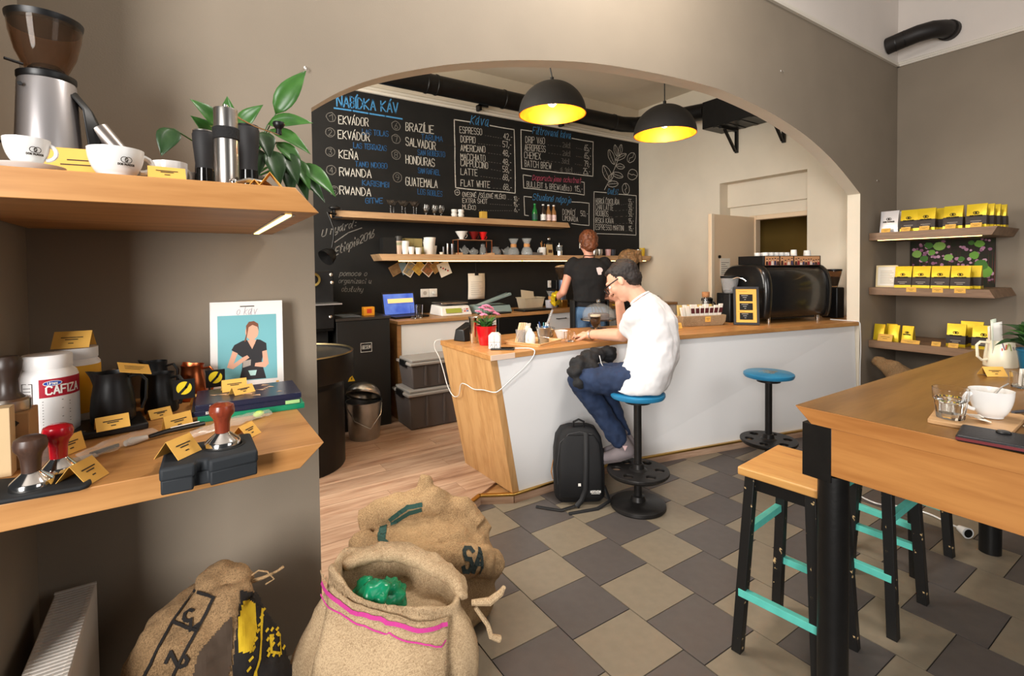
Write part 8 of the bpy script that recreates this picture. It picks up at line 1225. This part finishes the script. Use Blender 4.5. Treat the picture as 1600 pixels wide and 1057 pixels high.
for k, (he, to) in enumerate((((2.06,1.965,0.272),(1.968,2.035,0.24)), ((2.135,2.02,0.272),(2.045,2.095,0.24)))):
    he = Vector(he); to = Vector(to); d = (to-he).normalized(); mb = MB(); mb.cap(he, he + d*0.07, 0.036, 0.038, 14); mb.cap(he + d*0.07, to + d*0.03, 0.038, 0.026, 14); mb.cap(he + Vector((0,0,0.01)), he + Vector((-0.045,0.03,0.085)), 0.036, 0.045, 14)
    s0 = blob(mb, 'shoe', SHOE, t, 0.007, 3); mb = MB(); up = Vector((0,0,1)); dn = -(up - d*up.dot(d)).normalized()*0.030; sdv = d.cross(up).normalized(); mb.loft([[he - d*0.035 + dn + sdv*a*0.024 + up*b for a, b in ((-1,0),(1,0),(1,0.014),(-1,0.014))], [he + d*0.06 + dn + sdv*a*0.036 + up*b for a, b in ((-1,-0.003),(1,-0.003),(1,0.014),(-1,0.014))], [to + d*0.03 + dn*0.85 + sdv*a*0.030 + up*b for a, b in ((-1,0),(1,0),(1,0.014),(-1,0.014))], [to + d*0.055 + dn*0.75 + sdv*a*0.014 + up*b for a, b in ((-1,0.0),(1,0.0),(1,0.012),(-1,0.012))]]).build('sole', SOLE, s0, bevel=0.003)
    if k == 0: c0 = he + d*0.03 + Vector((-0.5,-0.75,0.18)).normalized()*0.047 + Vector((0,0,0.035)); e1 = Vector((0.84,-0.55,0)); MB().add([c0 - e1*0.014 + Vector((0,0,0.012)), c0 + e1*0.014 + Vector((0,0,0.012)), c0 - Vector((0,0,0.016))], [(0,1,2)]).build('triangle_badge', M('badge', (226,190,190), 0.6), s0, solid=0.004, smooth=False)
hr = MB(); hr.ball(P_(-0.026,0,0.036), (0.094*0.97,0.081*0.97,0.086*0.97), 20, 12, rot_); hr.ball(P_(-0.058,0,-0.012), (0.052,0.066,0.06), 16, 10, rot_); hr.ball(P_(0.02,0,0.082), (0.055,0.06,0.026), 14, 8, rot_); blob(hr, 'hair', HAIRD, t, 0.006, 3, 0.010, 0.012)
gl = MB(); gl.tube([P_(-0.005,0.083,0.012), P_(0.05,0.082,0.012), P_(0.10,0.07,0.01), P_(0.112,0.055,0.008)], 0.0036, 8); go = gl.build('glasses', BLK, t)
for sg in (-1, 1): MB().tube([P_(0.112,(0.034*sg)+0.026*math.cos(a),-0.004+0.019*math.sin(a)) for a in [2*math.pi*i/16 for i in range(17)]], 0.003, 6).build('lens_rim', BLK, go)
MB().tube([P_(0.112,0.01,0.002), P_(0.116,0,0.004), P_(0.112,-0.01,0.002)], 0.003, 6).build('bridge', BLK, go); MB().tube([P_(-0.005,-0.083,0.012), P_(0.05,-0.082,0.012), P_(0.112,-0.055,0.008)], 0.0036, 8).build('temple', BLK, go)
for sg in (-1, 1): MB().ball(P_(0.079,0.033*sg,0.004), 0.0105, 10, 7).build('eye', M('eye_white', (230,226,220), 0.2), t)
MB().tube([Vector((2.13,2.335,0.889)) + Vector((0,0,0)) + (Vector((1,0,0))*math.cos(a) + Vector((0,0.1,1))*math.sin(a))*0.031 for a in [2*math.pi*i/18 for i in range(19)]], 0.005, 8).build('watch_strap', STEEL, t)
# ---- standing staff
def staff(label, x, y, rz, Hh, shirt, hairf, larm, rarm, tl, skin, hname, sc=1.0, apron=True):
    t = T('person', label, 'person', (x, y, 0.05), rz); h = Hh; b = MB(); P2, rt = headm(b, (0,0.02,h-0.105), (0,1,-0.28), (0,0.28,1), 0.98)
    b.cap((0,0,h*0.80), (0,0.01,h-0.16), 0.05, 0.046); b.cap((0,0,h*0.58), (0,0,h*0.78), 0.1, 0.1)
    for sg, arm in ((-1, larm), (1, rarm)):
        s0 = (sg*0.165,0,h*0.815); e0, w0, dr, nm = arm; b.cap(s0, e0, 0.046, 0.037); mid = (Vector(e0)*0.55 + Vector(w0)*0.45); b.cap(e0, mid, 0.038, 0.034); b.cap(mid, w0, 0.034, 0.024); hand(b, w0, dr, nm, -sg, 0.92, 0.7)
        b.cap((sg*0.085,0,h*0.52), (sg*0.09,0.01,h*0.28), 0.07, 0.05); b.cap((sg*0.09,0.01,h*0.28), (sg*0.09,-0.01,0.08), 0.048, 0.032); b.cap((sg*0.09,-0.03,0.04), (sg*0.1,0.11,0.032), 0.034, 0.03)
    blob(b, 'body', skin, t, 0.0075, 3); X = (1,0,0); Yv = (0,1,0)
    tor = MB(); torso(tor, [((0,0,h*0.56),X,Yv,0.165,0.115), ((0,0,h*0.60),X,Yv,0.152,0.11), ((0,0,h*0.66),X,Yv,0.148,0.108), ((0,0,h*0.73),X,Yv,0.172,0.118), ((0,0,h*0.785),X,Yv,0.188,0.112), ((0,0,h*0.825),X,Yv,0.165,0.085), ((0,0.0,h*0.85),X,Yv,0.085,0.062)])
    for sg in (-1, 1): e = Vector((larm if sg < 0 else rarm)[0]); s0 = Vector((sg*0.165,0,h*0.805)); tor.cap(s0, s0.lerp(e, 0.24), 0.067, 0.06, 16); tor.ball((sg*0.15,0,h*0.818), 0.066, 14, 8)
    so = blob(tor, 't_shirt', shirt, t, 0.011, 6, 0.02, 0.08); tr = MB()
    tr.ball((0,-0.005,h*0.525), (0.172,0.125,0.12), 18, 10)
    for sg in (-1, 1): tr.cap((sg*0.085,0,h*0.50), (sg*0.092,0.01,h*0.29), 0.093, 0.066, 16); tr.cap((sg*0.092,0.01,h*0.29), (sg*0.092,-0.01,0.10), 0.064, 0.055, 16)
    blob(tr, 'jeans', DENIM2, t, 0.011, 4, 0.015, 0.06); [MB().loft([rr(0.042, 0.02, 0.0, oy=0.04), rr(0.046, 0.115, 0.004, oy=0.045), rr(0.044, 0.11, 0.04, oy=0.04), rr(0.036, 0.06, 0.075, oy=0.0)]).build('shoe', BLKM, t, (sg*0.095, 0, -0.003)) for sg in (-1, 1)]
    hr = MB(); hairf(hr, P2, rt); blob(hr, 'hair', hname, t, 0.007, 3, 0.022, 0.02)
    if apron:
        ap = MB(); ap.grid(lambda u, v: ((0.185*math.sin((u-0.5)*4.3)), 0.148*math.cos((u-0.5)*4.3)-0.01, h*0.60 - (h*0.36)*v), 20, 6).build('apron', BLKM, t, solid=0.006); MB().tube([Vector((0.168*math.cos(a), 0.125*math.sin(a), h*0.595)) for a in [2*math.pi*i/24 for i in range(25)]], 0.009, 8, flat=0.5).build('apron_tie', BLKM, t); [MB().tube([(0.02*q,-0.13,h*0.595),(0.03*q+0.03,-0.15,h*0.54),(0.05*q+0.02,-0.145,h*0.47)], 0.006, 6, flat=0.5).build('tie_end', BLKM, t) for q in (-1,0,1,2)]
        MB().tube([(-0.055,0.03,h*0.845),(-0.05,-0.035,h*0.865),(0,-0.055,h*0.862),(0.05,-0.035,h*0.865),(0.055,0.03,h*0.845)], 0.004, 6).build('neck_strap', BLK, t)
    return t, so, P2
def hair1(m, P, r): m.ball(P(-0.02,0,0.035), (0.108,0.092,0.10), 20, 12, r); m.ball(P(-0.07,0,-0.025), (0.06,0.076,0.075), 16, 10, r); m.ball(P(-0.075,0.02,0.05), (0.05,0.06,0.05), 14, 8, r); m.ball(P(0.03,0,0.09), (0.06,0.07,0.035), 14, 8, r)
def hair2(m, P, r): m.ball(P(-0.015,0,0.03), (0.104,0.086,0.095), 20, 12, r); m.ball(P(-0.07,0,0.0), (0.05,0.07,0.06), 14, 8, r); m.cap(P(-0.095,-0.01,0.06), P(-0.13,-0.02,0.05), 0.03, 0.035, 12); m.cap(P(-0.13,-0.02,0.05), P(-0.135,-0.03,-0.04), 0.03, 0.02, 12)
BLKT = M('black_cotton', (20,20,22), 0.85)
t, so, P2 = staff('bartender with short auburn hair in black T-shirt seen from behind', 3.205, 3.55, R_(-30), 1.60, BLKT, hair1, ((-0.245,0.02,1.04),(-0.30,0.19,0.955),(0.1,0.98,0.0),(-0.2,0.1,0.95)), ((0.215,0.03,1.04),(0.14,0.25,0.95),(-0.25,0.95,-0.05),(0.2,0.1,0.95)), None, SKIN2, HAIRB)
MB().prism([(-0.03,0.03),(0.0,0.036),(0.022,0.03),(0.034,0.012),(0.03,-0.004),(0.018,-0.012),(0.016,-0.034),(-0.014,-0.036),(-0.026,0.0)], 0, 0.003, 'xz').build('back_print', M('print_pale', (236,220,220),0.7), so, (0.075,-0.119,1.235), (R_(-8),0,R_(12))); MB().tube([P2(-0.02,0.083,0.02), P2(-0.03,0.09,-0.02), P2(-0.02,0.088,-0.05)], 0.006, 8).build('earpiece', STEEL, t)
bg2 = T('coffee_bag', 'crumpled yellow coffee bag in the bartender\'s hands', 'coffee bag', (3.02, 3.83, 1.02)); mb = MB(); mb.obox((0,0,0.0), (0.09,0.06,0.13), (0.3,-0.35,0.2)); blob(mb, 'pouch', YEL, bg2, 0.010, 2, 0.03, 0.04); MB().obox((-0.015,-0.036,0.0),(0.05,0.003,0.05),(0.3,-0.35,0.2)).build('label', BROWN, bg2)
t, so, P2 = staff('blond staff member with tied hair mostly hidden behind the customer', 3.93, 3.72, R_(35), 1.44, BLKT, hair2, ((-0.21,0.04,0.95),(-0.12,0.26,0.93),(0.2,0.95,0),(-0.2,0.1,0.95)), ((0.21,0.04,0.95),(0.12,0.26,0.93),(-0.2,0.95,0),(0.2,0.1,0.95)), None, SKIN2, HAIRL, apron=True)
